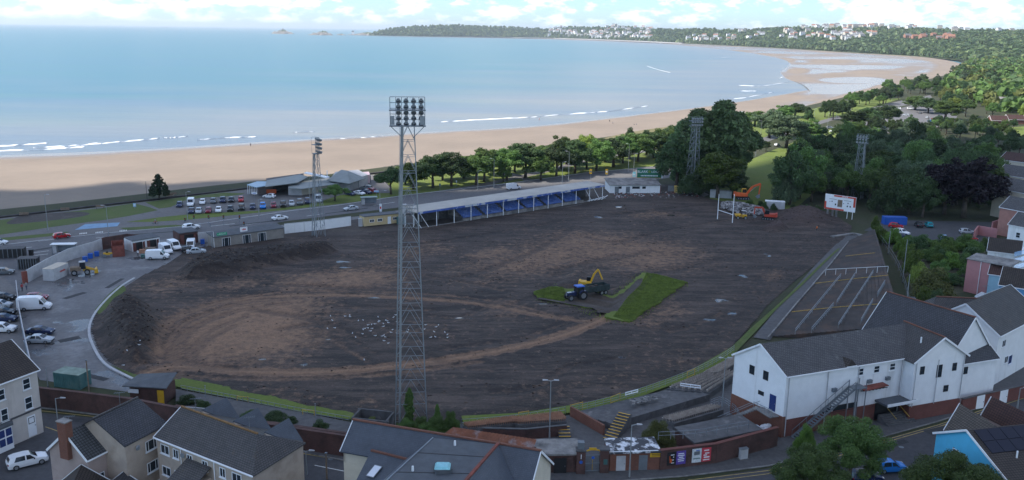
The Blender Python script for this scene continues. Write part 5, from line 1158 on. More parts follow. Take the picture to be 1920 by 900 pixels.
# text helper: flat lettering cut as a mesh
def text(s, size, m, parent, loc, rot, name='lettering', align='CENTER'):
    if s[0] == '~':                        # writing too small to read in the photo: letter-sized marks
        b = MB(); n_ = int(s[1:])
        for k in range(n_): b.box(((k-(n_-1)/2)*size*.62, 0, 0), (size*(.3+.25*((k*7) % 3)/2), size*(.6+.2*((k*5) % 2)), .008))
        o = child(name, b.mesh(name, [m], uv=False), parent, loc); o.rotation_euler = rot; o['kind'] = 'stuff'; return o
    cu = bpy.data.curves.new('lettering', 'FONT'); cu.body = s; cu.size = size; cu.align_x = align; cu.align_y = 'CENTER'; cu.extrude = .004; cu.resolution_u = 2
    tmp = bpy.data.objects.new('tmp', cu); me = bpy.data.meshes.new_from_object(tmp); bpy.data.objects.remove(tmp); bpy.data.curves.remove(cu)
    me.materials.clear(); me.materials.append(m); o = child(name, me, parent, loc); o.rotation_euler = rot; return o
text('~7', .5, mRed, cw, (.4, -1.285, 1.5), (R(90), 0, 0))
# ---------------------------------------------------------------- streets in the foreground
V3 = lambda p, z: Vector((p[0], p[1], z))
sheet('near_street', [(60,772),(250,790),(420,822),(580,850),(700,866),(1020,898),(1290,900),(1440,878),(1560,850),(1760,795),(1920,741),(2100,690),(2300,800),(2300,1300),(900,1500),(-600,1300),(-500,1000),(-100,880)], -.03, gAsphD)
sheet('side_street', [(-100,830),(0,800),(60,770),(130,800),(110,850),(60,900),(-40,960),(-200,1000)], -.026, gAsphD)
sheet('pavement', [(75,752),(250,772),(420,806),(580,838),(650,852),(1020,884),(1142,882),(1240,880),(1340,866),(1450,840),(1470,815),(1700,784),(1790,752),(1920,715),(2100,665),(2100,690),(1920,735),(1760,789),(1560,845),(1440,873),(1285,892),(1150,902),(1000,900),(700,873),(560,846),(420,817),(250,785),(75,764)], .07, gPaveD)
strip('street_kerb', W2([(75,765),(250,786),(420,818),(560,847),(700,874)]), .2, -.02, mConc, .11); strip('street_kerb', W2([(1150,903),(1285,893),(1440,874),(1560,846),(1760,790),(1920,736),(2100,691)]), .2, -.02, mConc, .11)
for off in (0, 1): strip('yellow_line', W2([(1290,900+off*7),(1440,882+off*6),(1560,853+off*5),(1760,796+off*4),(1920,742+off*4)]), .14, -.018, gLineY)
strip('yellow_line', W2([(78,770),(180,781),(250,793)]), .16, -.018, gLineY); strip('yellow_line', W2([(85,800),(100,805),(118,812)]), .16, -.018, gLineY)
strip('yellow_line', W2([(520,842),(640,862),(700,872)]), .2, -.018, gLineY); strip('white_line', W2([(590,872),(660,886)]), .14, -.018, gLine)
sheet('yard_behind', [(560,845),(640,862),(650,900),(560,900)], -.02, gAsphD)
sheet('terrace_floor', [(670,800),(860,795),(1060,780),(1200,748),(1330,700),(1380,675),(1470,760),(1470,815),(1450,840),(1340,866),(1240,880),(1020,884),(700,850)], .02, gPaveD)
sheet('back_yard', [(1470,815),(1700,784),(1790,752),(1920,715),(1980,640),(1980,560),(1700,560),(1560,640)], -.01, gPaveD)
# ---------------------------------------------------------------- building helpers
def window(parent, c, u, n, w_, h_, style=2, gm=None, fm=None, sill=True):     # c centre on the wall, u along it, n outwards
    c, u, n = Vector(c), Vector(u).normalized(), Vector(n).normalized(); up = Vector((0,0,1)); org = wloc(parent)
    def bar(a, b_, t_, dep): return a, b_, t_, dep
    b = MB(); t_ = .09
    def plate(cx, cz, sx, sz, d0, d1):
        q = c+u*cx+up*cz; b.hexa([q-u*sx/2-up*sz/2+n*d0, q+u*sx/2-up*sz/2+n*d0, q+u*sx/2-up*sz/2+n*d1, q-u*sx/2-up*sz/2+n*d1, q-u*sx/2+up*sz/2+n*d0, q+u*sx/2+up*sz/2+n*d0, q+u*sx/2+up*sz/2+n*d1, q-u*sx/2+up*sz/2+n*d1])
    plate(0, h_/2-t_/2, w_, t_, -.03, .06); plate(0, -h_/2+t_/2, w_, t_, -.03, .06)
    for s in (-1, 1): plate(s*(w_/2-t_/2), 0, t_, h_-2*t_, -.03, .06)
    if style == 2: plate(0, 0, .07, h_-2*t_, -.03, .05)
    elif style == 3: plate(0, 0, w_-2*t_, .07, -.03, .05)
    elif style == 4:
        for s in (-.25, .25): plate(s*w_, 0, .07, h_-2*t_, -.03, .05)
    if sill: plate(0, -h_/2-.06, w_+.2, .1, -.03, .14)
    o = b.build('window', fm or mUpvc, parent)
    b = MB(); b.hexa([c+u*(sx*(w_/2-t_))+up*sz*(h_/2-t_)+n*d for sz in (-1, 1) for sx, d in ((-1,.004),(1,.004),(1,.02),(-1,.02))]); b.build('pane', gm or mGlass, o)
    return o
def door(parent, c, u, n, w_, h_, m, frame=None):
    c, u, n = Vector(c), Vector(u).normalized(), Vector(n).normalized(); up = Vector((0,0,1))
    def plate(q, sx, sz, d0, d1): return MB().hexa([q-u*sx/2-up*sz/2+n*d0, q+u*sx/2-up*sz/2+n*d0, q+u*sx/2-up*sz/2+n*d1, q-u*sx/2-up*sz/2+n*d1, q-u*sx/2+up*sz/2+n*d0, q+u*sx/2+up*sz/2+n*d0, q+u*sx/2+up*sz/2+n*d1, q-u*sx/2+up*sz/2+n*d1])
    o = plate(c+up*h_/2, w_, h_, -.02, .05).build('door', m, parent); plate(c+u*(w_*.38)+up*h_*.48, .06, .16, .05, .1).build('handle', mGalvD, o); return o
def roofslab(parent, pts, m, th=.14, name='roof'):
    pts = [Vector(p) for p in pts]; nrm = (pts[1]-pts[0]).cross(pts[2]-pts[0]).normalized()
    if nrm.z < 0: pts = pts[::-1]
    return MB().slab(pts, th).build(name, m, parent)
def wallpoly(parent, foot, z0, z1, m, name='wall'):                            # walls over a footprint
    f = [Vector((p[0], p[1], 0)) for p in foot]
    if sum(a.x*b.y-a.y*b.x for a, b in zip(f, f[1:]+f[:1])) < 0: f = f[::-1]
    return MB().prism([p+Vector((0,0,z0)) for p in f], (0,0,z1-z0)).build(name, m, parent)
def ridge_cap(parent, a, b_, m, s=.22): return MB().beam(Vector(a)+Vector((0,0,.06)), Vector(b_)+Vector((0,0,.06)), s, s*.7).build('ridge_tiles', m, parent)
def gable_house(name, label, A, B, D, e, rz, wm, rm, cat='house', over=.35, trim=None, z0=0, nvec=None, hip=(0,0), cap=None):
    """front wall A-B, depth D away from the viewer's side (to the left of A->B); ridge runs along A-B"""
    A, B = Vector((A[0],A[1],0)), Vector((B[0],B[1],0)); u = (B-A).normalized(); n = nvec or Vector((-u.y,u.x,0)); L = (B-A).length
    r = thing(name, label, cat, (A.x, A.y, z0)); Ct, Dt = B+n*D, A+n*D
    wallpoly(r, [A,B,Ct,Dt], z0, e, wm)
    a0, b0 = A+n*D/2+u*hip[0], B+n*D/2-u*hip[1]
    for P, Q, h_ in ((A, Dt, hip[0]), (B, Ct, hip[1])):
        if not h_:
            m_ = (P+Q)/2; s = u if P is B else -u
            MB().prism([V3(P,e), V3(Q,e), V3(m_,rz-.12)], -s*.2).build('gable', wm, r)
    o = over; zo = o*(rz-e)/(D/2)
    uo0, uo1 = (u*-.2 if not hip[0] else u*-o), (u*.2 if not hip[1] else u*o)
    r0, r1 = V3(a0, rz)+(u*-.2 if not hip[0] else Vector()), V3(b0, rz)+(u*.2 if not hip[1] else Vector())
    roofslab(r, [V3(A-n*o, e-zo)+uo0, V3(B-n*o, e-zo)+uo1, r1, r0], rm); roofslab(r, [V3(Ct+n*o, e-zo)+uo1, V3(Dt+n*o, e-zo)+uo0, r0, r1], rm)
    if hip[0]: roofslab(r, [V3(Dt+n*o, e-zo)+uo0, V3(A-n*o, e-zo)+uo0, r0], rm)
    if hip[1]: roofslab(r, [V3(B-n*o, e-zo)+uo1, V3(Ct+n*o, e-zo)+uo1, r1], rm)
    if cap: ridge_cap(r, r0, r1, cap)
    if trim:
        MB().beam(V3(A-n*(o+.05), e-zo-.05)+uo0, V3(B-n*(o+.05), e-zo-.05)+uo1, .12, .14).build('gutter', trim, r)
        for P, Q, h_, s in ((A, Dt, hip[0], -1), (B, Ct, hip[1], 1)):
            if not h_:
                m_ = (P+Q)/2
                for E_ in (P-n*o, Q+n*o): MB().beam(V3(E_, e-zo-.08)+u*s*.24, V3(m_, rz-.08)+u*s*.24, .07, .26).build('bargeboard', trim, r)
    r_ = dict(root=r, A=A, B=B, C=Ct, D=Dt, u=u, n=n, L=L, e=e, rz=rz); return r_
def chimney(parent, p, z0, z1, m, s=(.9,.6), pots=2, rz=0):
    b = MB(); b.box((p[0],p[1],(z0+z1)/2), (s[0],s[1],z1-z0), rz); o = b.build('chimney', m, parent)
    MB().box((p[0],p[1],z1+.06), (s[0]+.14,s[1]+.14,.12), rz).build('chimney_cap', mConc, o)
    for k in range(pots): MB().cyl((p[0]+(k-.5*(pots-1))*.4*math.cos(rz), p[1]+(k-.5*(pots-1))*.4*math.sin(rz), z1+.1), (p[0]+(k-.5*(pots-1))*.4*math.cos(rz), p[1]+(k-.5*(pots-1))*.4*math.sin(rz), z1+.5), .13, .1, 8).build('chimney_pot', mBrickO, o)
    return o
def fascia_box(parent, a, b_, h_, th, m, name='wall'):
    a, b_ = Vector(a), Vector(b_); d = (b_-a); d.z = 0; n = Vector((-d.y, d.x, 0)).normalized()*th/2; up = Vector((0,0,h_))
    return MB().hexa([a-n, b_-n, b_+n, a+n, a-n+up, b_-n+up, b_+n+up, a+n+up]).build(name, m, parent)
# ---------------------------------------------------------------- white clubhouse
E_ = 9.2
A, B_, C_ = G(1375,662,E_), G(1475,703,E_), G(1696,668,E_)
u = Vector((C_.x-B_.x, C_.y-B_.y, 0)).normalized(); n = Vector((A.x-B_.x, A.y-B_.y, 0)).normalized(); L1 = (C_-B_).length
dp = (Vector((A.x-B_.x, A.y-B_.y, 0))).length
Ab = Vector((B_.x,B_.y,0))+n*dp*.97
ch = gable_house('clubhouse', 'large white clubhouse with slate roof beside the pitch', (B_.x,B_.y), (C_.x+u.x*6,C_.y+u.y*6), dp*.97, E_, 12.2, mWhite, mSlateW, 'building', .3, mTrim, nvec=n)
r = ch['root']; Bv = Vector((B_.x,B_.y,0))
# brick plinth, proud of the rendered walls
MB().prism([V3(Bv-n*.05-u*.05,0), V3(Bv+u*(L1+6)-n*.05,0), V3(Bv+u*(L1+6)+n*(.4),0), V3(Bv-u*.05+n*.4,0)], (0,0,2.6)).build('brick_plinth', mBrickR, r)
MB().prism([V3(Bv-u*.06-n*.06,0), V3(Bv+u*.4-n*.06,0), V3(Bv+u*.4+n*(dp*.97+.05),0), V3(Bv-u*.06+n*(dp*.97+.05),0)], (0,0,3.1)).build('brick_plinth', mBrickO, r)
for y_0, zc, w_, h_ in ((dp*.36,7.9,.9,1.3),(dp*.62,7.9,.9,1.3),(dp*.42,5.1,1.0,.6)): window(r, V3(Bv+n*y_0-u*0,zc), -n, -u, w_, h_, 2, mGlass, mBlack, False)
door(r, V3(Bv+n*dp*.2,3.3), -n, -u, 1.1, 2.3, mGlassB)
for k, x in enumerate((L1*.62,L1*.76,L1*.9)): window(r, V3(Bv+u*x,7.9), u, -n, 1.1, 1.1, 3)
for x, zc in ((L1*.4,5.9),(L1*.7,6.3),(L1*.86,6.3)):
    b = MB(); q = Bv+u*x-n*.2; b.box((q.x,q.y,zc), (.7,.4,.5), math.atan2(u.y,u.x)); b.build('vent_box', mGalvD, r)
for x, w_ in ((L1*.36,1.5),(L1*.47,2.4),(L1*.58,1.6)): window(r, V3(Bv+u*x,2.9), u, -n, w_, 1.0, 1, None, mBlack, False)
# small dormer at the head of the fire escape
q = Bv+u*L1*.52; 
dm = MB(); dm.prism([V3(q-u*.9-n*.35,E_-.1), V3(q+u*.9-n*.35,E_-.1), V3(q-n*.35,E_+.85)], n*2.2); dm.build('dormer', [mTileB], r); fascia_box(r, V3(q-u*.9-n*.4,E_-.2), V3(q+u*.9-n*.4,E_-.2), .16, .1, mTrim, 'dormer_fascia')
# canopy over the street door with its posts and steps
q = Bv+u*L1*.9; b = MB(); b.box(V3(q-n*1.1,3.1), (5.6,2.4,.3), math.atan2(u.y,u.x)); cn = b.build('entrance_canopy', mFelt, r); b = MB(); b.box(V3(q-n*2.32,3.1), (5.7,.08,.42), math.atan2(u.y,u.x)); b.build('fascia', mTrim, cn)
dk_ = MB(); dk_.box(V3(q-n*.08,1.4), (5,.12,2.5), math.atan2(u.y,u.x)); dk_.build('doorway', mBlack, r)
for k in range(6):
    b = MB(); b.box(V3(q-n*(.9+.32*k),(1.2-.2*k)/2), (5.2,.32,1.2-.2*k), math.atan2(u.y,u.x)); b.build('step', mConcD, r)
for s in (-1.2, 1.2): MB().beam(V3(q-n*.9+u*s,2.1), V3(q-n*2.6+u*s,1.0), .06).build('handrail', mYellowW, r); 
# metal fire escape: stair, landing, posts, rails
p0, p1 = Bv+u*1.2-n*1.1, Bv+u*(L1*.5)-n*1.1; z0_, z1_ = .2, 6.2
for s in (-.5, .5):
    MB().beam(V3(p0-n*s,z0_), V3(p1-n*s,z1_), .09, .28).build('stair_stringer', mGalvD, r); MB().beam(V3(p0-n*s,z0_+1), V3(p1-n*s,z1_+1), .06).build('stair_rail', mGalvD, r)
for k in range(26):
    a = k/25; q = p0+(p1-p0)*a; b = MB(); b.box(V3(q,z0_+(z1_-z0_)*a), (.3,1,.05), math.atan2(u.y,u.x)); b.build('stair_tread', mGalvD, r)
for k in range(9):
    a = k/8; q = p0+(p1-p0)*a
    for s in (-.5,.5): MB().beam(V3(q-n*s,z0_+(z1_-z0_)*a), V3(q-n*s,z0_+1+(z1_-z0_)*a), .04).build('baluster', mGalvD, r)
q = p1+u*1.0; b = MB(); b.box(V3(q,6.2), (2.2,1.4,.1), math.atan2(u.y,u.x)); b.build('landing', mGalvD, r)
for s in (-.9,.9):
    for t_ in (-.6,.6): MB().beam(V3(q+u*s-n*t_,0), V3(q+u*s-n*t_,7.2), .1).build('landing_post', mGalvD, r)
b = MB()
for k in range(7): x = L1*(.64+.03*k); b.beam(V3(Bv+u*x-n*.1,5.0), V3(Bv+u*x-n*1.0,5.3), .1)
o = b.build('broken_brackets', mBlack, r); o['kind'] = 'stuff'
q = Bv+u*L1*.72-n*.6; b = MB(); b.hexa([V3(q-u*2.2-n*.5,5.35), V3(q+u*2.2-n*.5,5.55), V3(q+u*2.2+n*.55,5.7), V3(q-u*2.2+n*.55,5.6), V3(q-u*2.2-n*.5,5.45), V3(q+u*2.2-n*.5,5.65), V3(q+u*2.2+n*.55,5.8), V3(q-u*2.2+n*.55,5.7)]); b.build('rusty_canopy', mRust, r)
# gable-end stairs up to the blue door
q0 = Bv+n*(dp*.2)-u*.9; b = MB(); b.box(V3(q0,3.15), (1.5,3.4,.12), math.atan2(u.y,u.x)); b.build('balcony', mConc, r)
for k in range(14):
    a = k/13; q = q0+n*(1.8+2.6*a)-u*(.2+3.2*a); b = MB(); b.box(V3(q,3.1-2.6*a), (1.4,.5,.1), math.atan2(u.y,u.x)+.6); b.build('stair_tread', mConc, r)
for s in (-.7,.7): MB().beam(V3(q0+n*1.8-u*(.2+s),4.1), V3(q0+n*4.4-u*(3.4+s),1.4), .06).build('stair_rail', mGalv, r)
for k in range(6): q = q0-u*.7+n*(-1.6+.65*k); MB().beam(V3(q,3.2), V3(q,4.2), .05).build('baluster', mGalv, r)
MB().beam(V3(q0-u*.7-n*1.6,4.2), V3(q0-u*.7+n*1.7,4.2), .06).build('balcony_rail', mGalv, r)
# projecting cross wing
W0, W1 = G(1716,677,E_), G(1811,664,E_-.1); W0 = Vector((W0.x,W0.y,0)); W1 = Vector((W1.x,W1.y,0)); uw = (W1-W0).normalized(); nw = Vector((-uw.y,uw.x,0)); Lw = (W1-W0).length; Dw = 7.5
cw_ = thing('clubhouse_wing', 'white gabled wing of the clubhouse facing the street', 'building', W0)
wallpoly(cw_, [W0,W1,W1+nw*Dw,W0+nw*Dw], 2.3, E_, mWhite); wallpoly(cw_, [W0-uw*.05-nw*.05,W1+uw*.05-nw*.05,W1+uw*.05+nw*Dw,W0-uw*.05+nw*Dw], 0, 2.3, mBrickR, 'brick_plinth')
am = W0+uw*Lw*.5; MB().prism([V3(W0,E_), V3(W1,E_), V3(am,12.0)], nw*Dw).build('gable', mWhite, cw_)
for P, s in ((W0,-1),(W1,1)):
    z_e = E_-.25; roofslab(cw_, [V3(P+uw*s*.4-nw*.35,z_e), V3(am-nw*.35,12.25), V3(am+nw*Dw,12.25), V3(P+uw*s*.4+nw*Dw,z_e)], mSlateO)
    MB().beam(V3(P+uw*s*.45-nw*.36,z_e-.05), V3(am-nw*.36,12.2), .07, .28).build('bargeboard', mTrim, cw_)
ridge_cap(cw_, V3(am-nw*.3,12.28), V3(am+nw*Dw,12.28), mBrickO)
for x, zc, w_, h_ in ((.16,7.6,.8,1.2),(.5,7.1,1.0,1.9),(.8,7.4,.8,1.2),(.68,4.2,.9,1.0)): window(cw_, V3(W0+uw*Lw*x,zc), uw, -nw, w_, h_, 3, None, mBlack, False)
MB().cyl(V3(am-uw*2+nw*2,10.4), V3(am-uw*2+nw*2,11.8), .12, .12, 8).build('flue', mTrim, cw_)
# long lower roofs behind the wing
def roof_block(name, label, foot_pix, e, ridge_pix, rz, wm, rm, cat='building', z0=0):
    f = [G(x, y, e) for x, y in foot_pix]; f = [Vector((p.x,p.y,0)) for p in f]; ra, rb = [G(x, y, rz) for x, y in ridge_pix]
    r = thing(name, label, cat, f[0]); wallpoly(r, f, z0, e, wm)
    roofslab(r, [V3(f[0],e), V3(f[1],e), rb, ra], rm); roofslab(r, [V3(f[2],e), V3(f[3],e), ra, rb], rm)
    if len(f) == 4:
        MB().poly([V3(f[1],e), V3(f[2],e), rb]).build('gable', wm, r); MB().poly([V3(f[3],e), V3(f[0],e), ra]).build('gable', wm, r)
    return r, f, ra, rb
gw = Vector((W1.x,W1.y,0))
b1 = gable_house('rear_block', 'long slate-roofed white block behind the clubhouse wing', gw+nw*1.4+uw*.2, gw+nw*1.4+uw*8.2, 9, 7.2, 10.4, mWhite, mSlate, 'building', .3, mTrim)
rr_ = b1['root']
for x in (1.6,): window(rr_, V3(b1['A']+b1['u']*x,5.8), b1['u'], -b1['n'], 1.2, 1.1, 2, None, mBlack, False)
b2 = gable_house('steep_block', 'steep dark slate gable right of the clubhouse', gw+nw*3.4+uw*8.6, gw+nw*18+uw*6, 10, 8.2, 13.6, mWhite, mSlate, 'building', .3, mTrim, cap=mBrickO)
ra_, rb_ = G(1748,556,12.2), G(1838,560,12.2); ra_, rb_ = Vector((ra_.x,ra_.y,0)), Vector((rb_.x,rb_.y,0)); n3 = (rb_-ra_).normalized(); n3 = Vector((-n3.y,n3.x,0))
b3 = gable_house('far_gable_block', 'dark hipped roof behind the clubhouse ridge', ra_-n3*4.5-(rb_-ra_)*.25, rb_-n3*4.5, 9, 9.0, 12.2, mWhite, mSlateO, 'building', .3, None, hip=(2.5,0), cap=mBrickO)
b4 = gable_house('corner_house', 'white corner house with brown-grey roof at the right edge', gw+nw*6+uw*13.5, gw+nw*12+uw*30, 11, 8.6, 12.4, mWhite, mSlateO, 'house', .3, mTrim)
rr_ = b4['root']
for x, zc in ((2.5,6.6),(4.5,3.4)): window(rr_, V3(b4['A']+b4['u']*x,zc), b4['u'], -b4['n'], 1.4, 1.2, 2)
window(rr_, V3(b4['A']+b4['u']*6.2,3.0), b4['u'], -b4['n'], 1.6, 1.6, 1, mGlassB)
wl = wall('yard_wall', 'dark red brick yard wall right of the clubhouse wing', [gw+uw*.4-nw*.1, gw+uw*16+nw*1.0], 0, 2.1, .3, mBrickR, mConcD)
for x in (4.2, 9.3): door(wl, V3(gw+uw*x-nw*.28+nw*x*.07,0), uw, -nw, 1.6, 2.1, mTrim)
# ---------------------------------------------------------------- cream house, bottom left
P1 = G(82,810); P2 = G(0,846); ud = (P1-P2).normalized(); 
h1 = gable_house('cream_house', 'three-storey cream house with a blue bay window at the left edge', P1-ud*15, P1, 9.5, 9.2, 12.4, mCreamH, mTileB, 'house', .35, mTrim)
r = h1['root']; A0, u0, n0 = h1['A'], h1['u'], -h1['n']; L0 = h1['L']
for x in (1.6, 3.9+.9): pass
for x, zc, w_, h_, st_ in ((L0-1.7,7.6,1.1,1.5,3),(L0-1.7,4.9,1.1,1.7,3),(L0-5.3,7.4,1.0,1.5,3),(L0-6.7,7.4,1.0,1.5,3),(L0-5.2,4.6,1.0,1.7,3),(L0-6.6,4.6,1.0,1.7,3),(L0-10.5,7.4,1.0,1.5,3),(L0-12,7.4,1.0,1.5,3)): window(r, V3(A0+u0*x,zc), u0, n0, w_, h_, st_)
door(r, V3(A0+u0*(L0-1.6),.15), u0, n0, 1.2, 2.9, mTrim); window(r, V3(A0+u0*(L0-1.6),2.4), u0, n0, .9, .9, 1, None, mBlack, False)
fascia_box(r, V3(A0+n0*.06,3.55), V3(A0+u0*L0+n0*.06,3.55), .22, .12, mConcD, 'string_course')
bx = A0+u0*(L0-6.0); b = MB(); fp_ = [bx-u0*1.5, bx-u0*1.0+n0*.9, bx+u0*1.0+n0*.9, bx+u0*1.5]; b.prism([V3(q,.1) for q in fp_], (0,0,3.2)); bay = b.build('bay', mTrim, r)
b = MB(); b.prism([V3(q+n0*.1,3.3) for q in (bx-u0*1.7, bx-u0*1.1+n0*1.0, bx+u0*1.1+n0*1.0, bx+u0*1.7)], (0,0,.25)); b.build('bay_roof', mFelt, bay)
for k, (q, w_, d_) in enumerate(((bx+n0*.9,1.9,n0),)):
    for sx in (-.5,.5):
        for zc in (1.35,2.55): b = MB(); b.hexa([V3(q+u0*(sx*.98+s*.4)+n0*dd,zc+t_*.5) for t_ in (-1,1) for s, dd in ((-1,.01),(1,.01),(1,.03),(-1,.03))]); b.build('pane', mGlassB, bay)
for s in (-1,1):
    m_ = bx+u0*s*1.25+n0*.45; du = (n0*.9-u0*s*.5).normalized(); dn = (u0*s*.9+n0*.5).normalized()
    for zc in (1.35,2.55): b = MB(); b.hexa([V3(m_+du*(k_*.36)+dn*dd,zc+t_*.5) for t_ in (-1,1) for k_, dd in ((-1,.01),(1,.01),(1,.03),(-1,.03))]); b.build('pane', mGlassB, bay)
# ---------------------------------------------------------------- pink-brown tiled house with chimney
e1, r1_ = 7.0, 9.6
q0, q1 = G(164,860,e1), G(236,824,e1); rA, rB = G(127,808,r1_), G(196,777,r1_)
uu = Vector((q1.x-q0.x,q1.y-q0.y,0)).normalized(); nn_ = Vector((-uu.y,uu.x,0)); Q0 = Vector((q0.x,q0.y,0)); Q1 = Vector((q1.x,q1.y,0))
depth = max(5.5, 2*abs((Vector((rA.x,rA.y,0))-Q0).dot(nn_)))
h2 = gable_house('tiled_house', 'pink-brown rendered house with grey tiled roof and brick chimney', Q0, Q1, depth, e1, r1_, mRenderP, mTile, 'house', .2, mTrim)
r = h2['root']; chimney(r, tuple((Q0+nn_*(depth/2)-uu*.1))[:2], 6.5, 10.9, mBrickO, (.9,1.3), 0, math.atan2(uu.y,uu.x)); 
for x, zc, w_, h_ in ((h2['L']*.75,5.6,1.2,1.8),(h2['L']*.8,2.9,1.2,2.0),(h2['L']*.28,4.0,1.0,1.2)): window(r, V3(Q0+uu*x,zc), uu, -nn_, w_, h_, 3)
# dark slate wing and the long flats
e2, r2_ = 8.2, 10.1
w0, w1 = G(242,830,e2), G(297,801,e2); w0 = Vector((w0.x,w0.y,0)); w1 = Vector((w1.x,w1.y,0)); uu2 = (w1-w0).normalized(); n2v = Vector((-uu2.y,uu2.x,0))
h3 = gable_house('slate_wing', 'dark slate-roofed wing joining tiled house and flats', w0-uu2*.6, w1+uu2*1.2, 8.6, e2, 10.6, mRender, mSlate, 'house', .15, None, cap=mSlateO)
r = h3['root']
for zc in (6.6,3.9,1.2): window(r, V3(w0+uu2*(h3['L']*.5),zc), uu2, -n2v, 1.7, 1.3, 4)
f0, f1, f2 = [Vector((p.x,p.y,0)) for p in (G(293,817,e2), G(474,888,e2), G(568,829,e2))]
fl = gable_house('block_of_flats', 'long beige flats with a hipped slate roof and stained walls', f0, f1, (f2-f1).length, e2, r2_, mRender, mSlateO, 'building', .25, mTrim, nvec=(f2-f1).normalized(), hip=(0,3.2), cap=M('lichen_ridge', (.20,.11,.045), .9, .3, 2))
r = fl['root']; uf, nf_, Lf = fl['u'], fl['n'], fl['L']
for i, x in enumerate((.09,.21,.36,.52,.70,.84)):
    for zc in (6.9,4.2,1.5): window(r, V3(f0+uf*Lf*x,zc), uf, -nf_, 1.5 if i in (0,5) else .95, 1.15, 2)
for x in (.27,.62): MB().cyl(V3(f0+uf*Lf*x-nf_*.1,0), V3(f0+uf*Lf*x-nf_*.1,e2-.2), .06, .06, 6).build('downpipe', mTrim, r)
mStain = M('rust_stained_render', (.22,.10,.04), .9, .4, 3)
po = Vector(f0+uf*Lf*.46-nf_*1.5); b = MB(); b.box(V3(po,2.9), (3.6,3.0,5.8), math.atan2(uf.y,uf.x)); ob = b.build('stair_block', mRender, r); b = MB(); b.prism([V3(po-uf*2-nf_*1.7,5.6), V3(po+uf*2-nf_*1.7,5.6), V3(po+uf*2+nf_*1.45,6.9), V3(po-uf*2+nf_*1.45,6.9)], (0,0,.12)); b.build('stair_roof', mSlateO, ob)
for k, x in enumerate((.16,.5,.82)):     # front gables on the street side
    c0 = f0+uf*Lf*x+nf_*((fl['D']-fl['A']).length); dpt = (fl['D']-fl['A']).length
    b = MB(); b.prism([V3(c0-uf*2.0+nf_*.5,e2-.3), V3(c0+uf*2.0+nf_*.5,e2-.3), V3(c0+nf_*.5,r2_-.15)], -nf_*3.8); b.build('front_gable', mRender, r)
    for s in (-1,1): roofslab(r, [V3(c0+uf*s*2.2+nf_*.8,e2-.35), V3(c0+nf_*.8,r2_), V3(c0-nf_*3.4,r2_), V3(c0+uf*s*2.2-nf_*.2,e2-.35)], mSlateB, .1, 'gable_roof')
# small dark roofs at the very bottom left
b5 = gable_house('low_tiled_house', 'low dark-tiled roof at the bottom edge below the tiled house', G(165,1010,4), G(205,905,4), 5.5, 4.2, 6.4, mRenderP, mTileB, 'house', .2, mTrim)
b6 = gable_house('low_slate_house', 'low slate outhouse roof at the bottom edge beside the flats', G(225,960,3.5), G(262,905,3.5), 3.5, 3.4, 4.8, mRenderP, mSlate, 'house', .2, mTrim)
# ---------------------------------------------------------------- centre building with flat roof
zr = 10.0; ze = 6.2
R0, R1 = G(666,788,zr), G(1010,845,zr); ur = Vector((R1.x-R0.x,R1.y-R0.y,0)).normalized(); nr = Vector((-ur.y,ur.x,0)); R0v = Vector((R0.x,R0.y,0)); R1v = Vector((R1.x,R1.y,0)); Lr = (R1v-R0v).length
cb_ = thing('slate_pub', 'slate-roofed building with a flat roof centre at the bottom', 'building', R0v)
mp_ = 5.0; mq_ = 2.9; zq = zr-(zr-ze)*mq_/mp_
wallpoly(cb_, [R0v-nr*mq_,R1v-nr*mq_,R1v+nr*mp_,R0v+nr*mp_], 0, ze, mCream)
wallpoly(cb_, [R0v-nr*mq_,R1v-nr*mq_,R1v-nr*(mq_-.3),R0v-nr*(mq_-.3)], ze+.01, zq-.1, mCream, 'eaves_wall')
q0_, q1_, q2_, q3_ = G(696,845,8.3), G(768,863,8.3), G(690,940,5.6), G(668,900,6.4); roofslab(cb_, [q0_,q1_,q2_,q3_], mSlateB, .14, 'wing_roof'); ridge_cap(cb_, q0_, q1_, mBrickO, .26)
for P, s in ((R0v,-1),(R1v,1)): MB().prism([V3(P-nr*mq_,ze), V3(P+nr*mp_,ze), V3(P,zr-.15), V3(P-nr*mq_,zq-.15)], -ur*s*.25).build('gable', mCream, cb_); [MB().beam(V3(P+nr*k_+ur*s*.28,z__), V3(P+ur*s*.28,zr-.06), .08, .24).build('bargeboard', mTrim, cb_) for k_, z__ in ((mp_+.3,ze-.3),(-mq_-.3,zq-.3))]
roofslab(cb_, [V3(R0v+nr*(mp_+.35)-ur*.3,ze-.27), V3(R1v+nr*(mp_+.35)+ur*.3,ze-.27), V3(R1v+ur*.3,zr), V3(R0v-ur*.3,zr)], mSlateB); roofslab(cb_, [V3(R0v-nr*(mq_+.3)-ur*.3,zq-.23), V3(R1v-nr*(mq_+.3)+ur*.3,zq-.23), V3(R1v+ur*.3,zr), V3(R0v-ur*.3,zr)], mSlateB)
ridge_cap(cb_, V3(R0v-ur*.3,zr+.03), V3(R1v+ur*.3,zr+.03), mBrickO, .26)
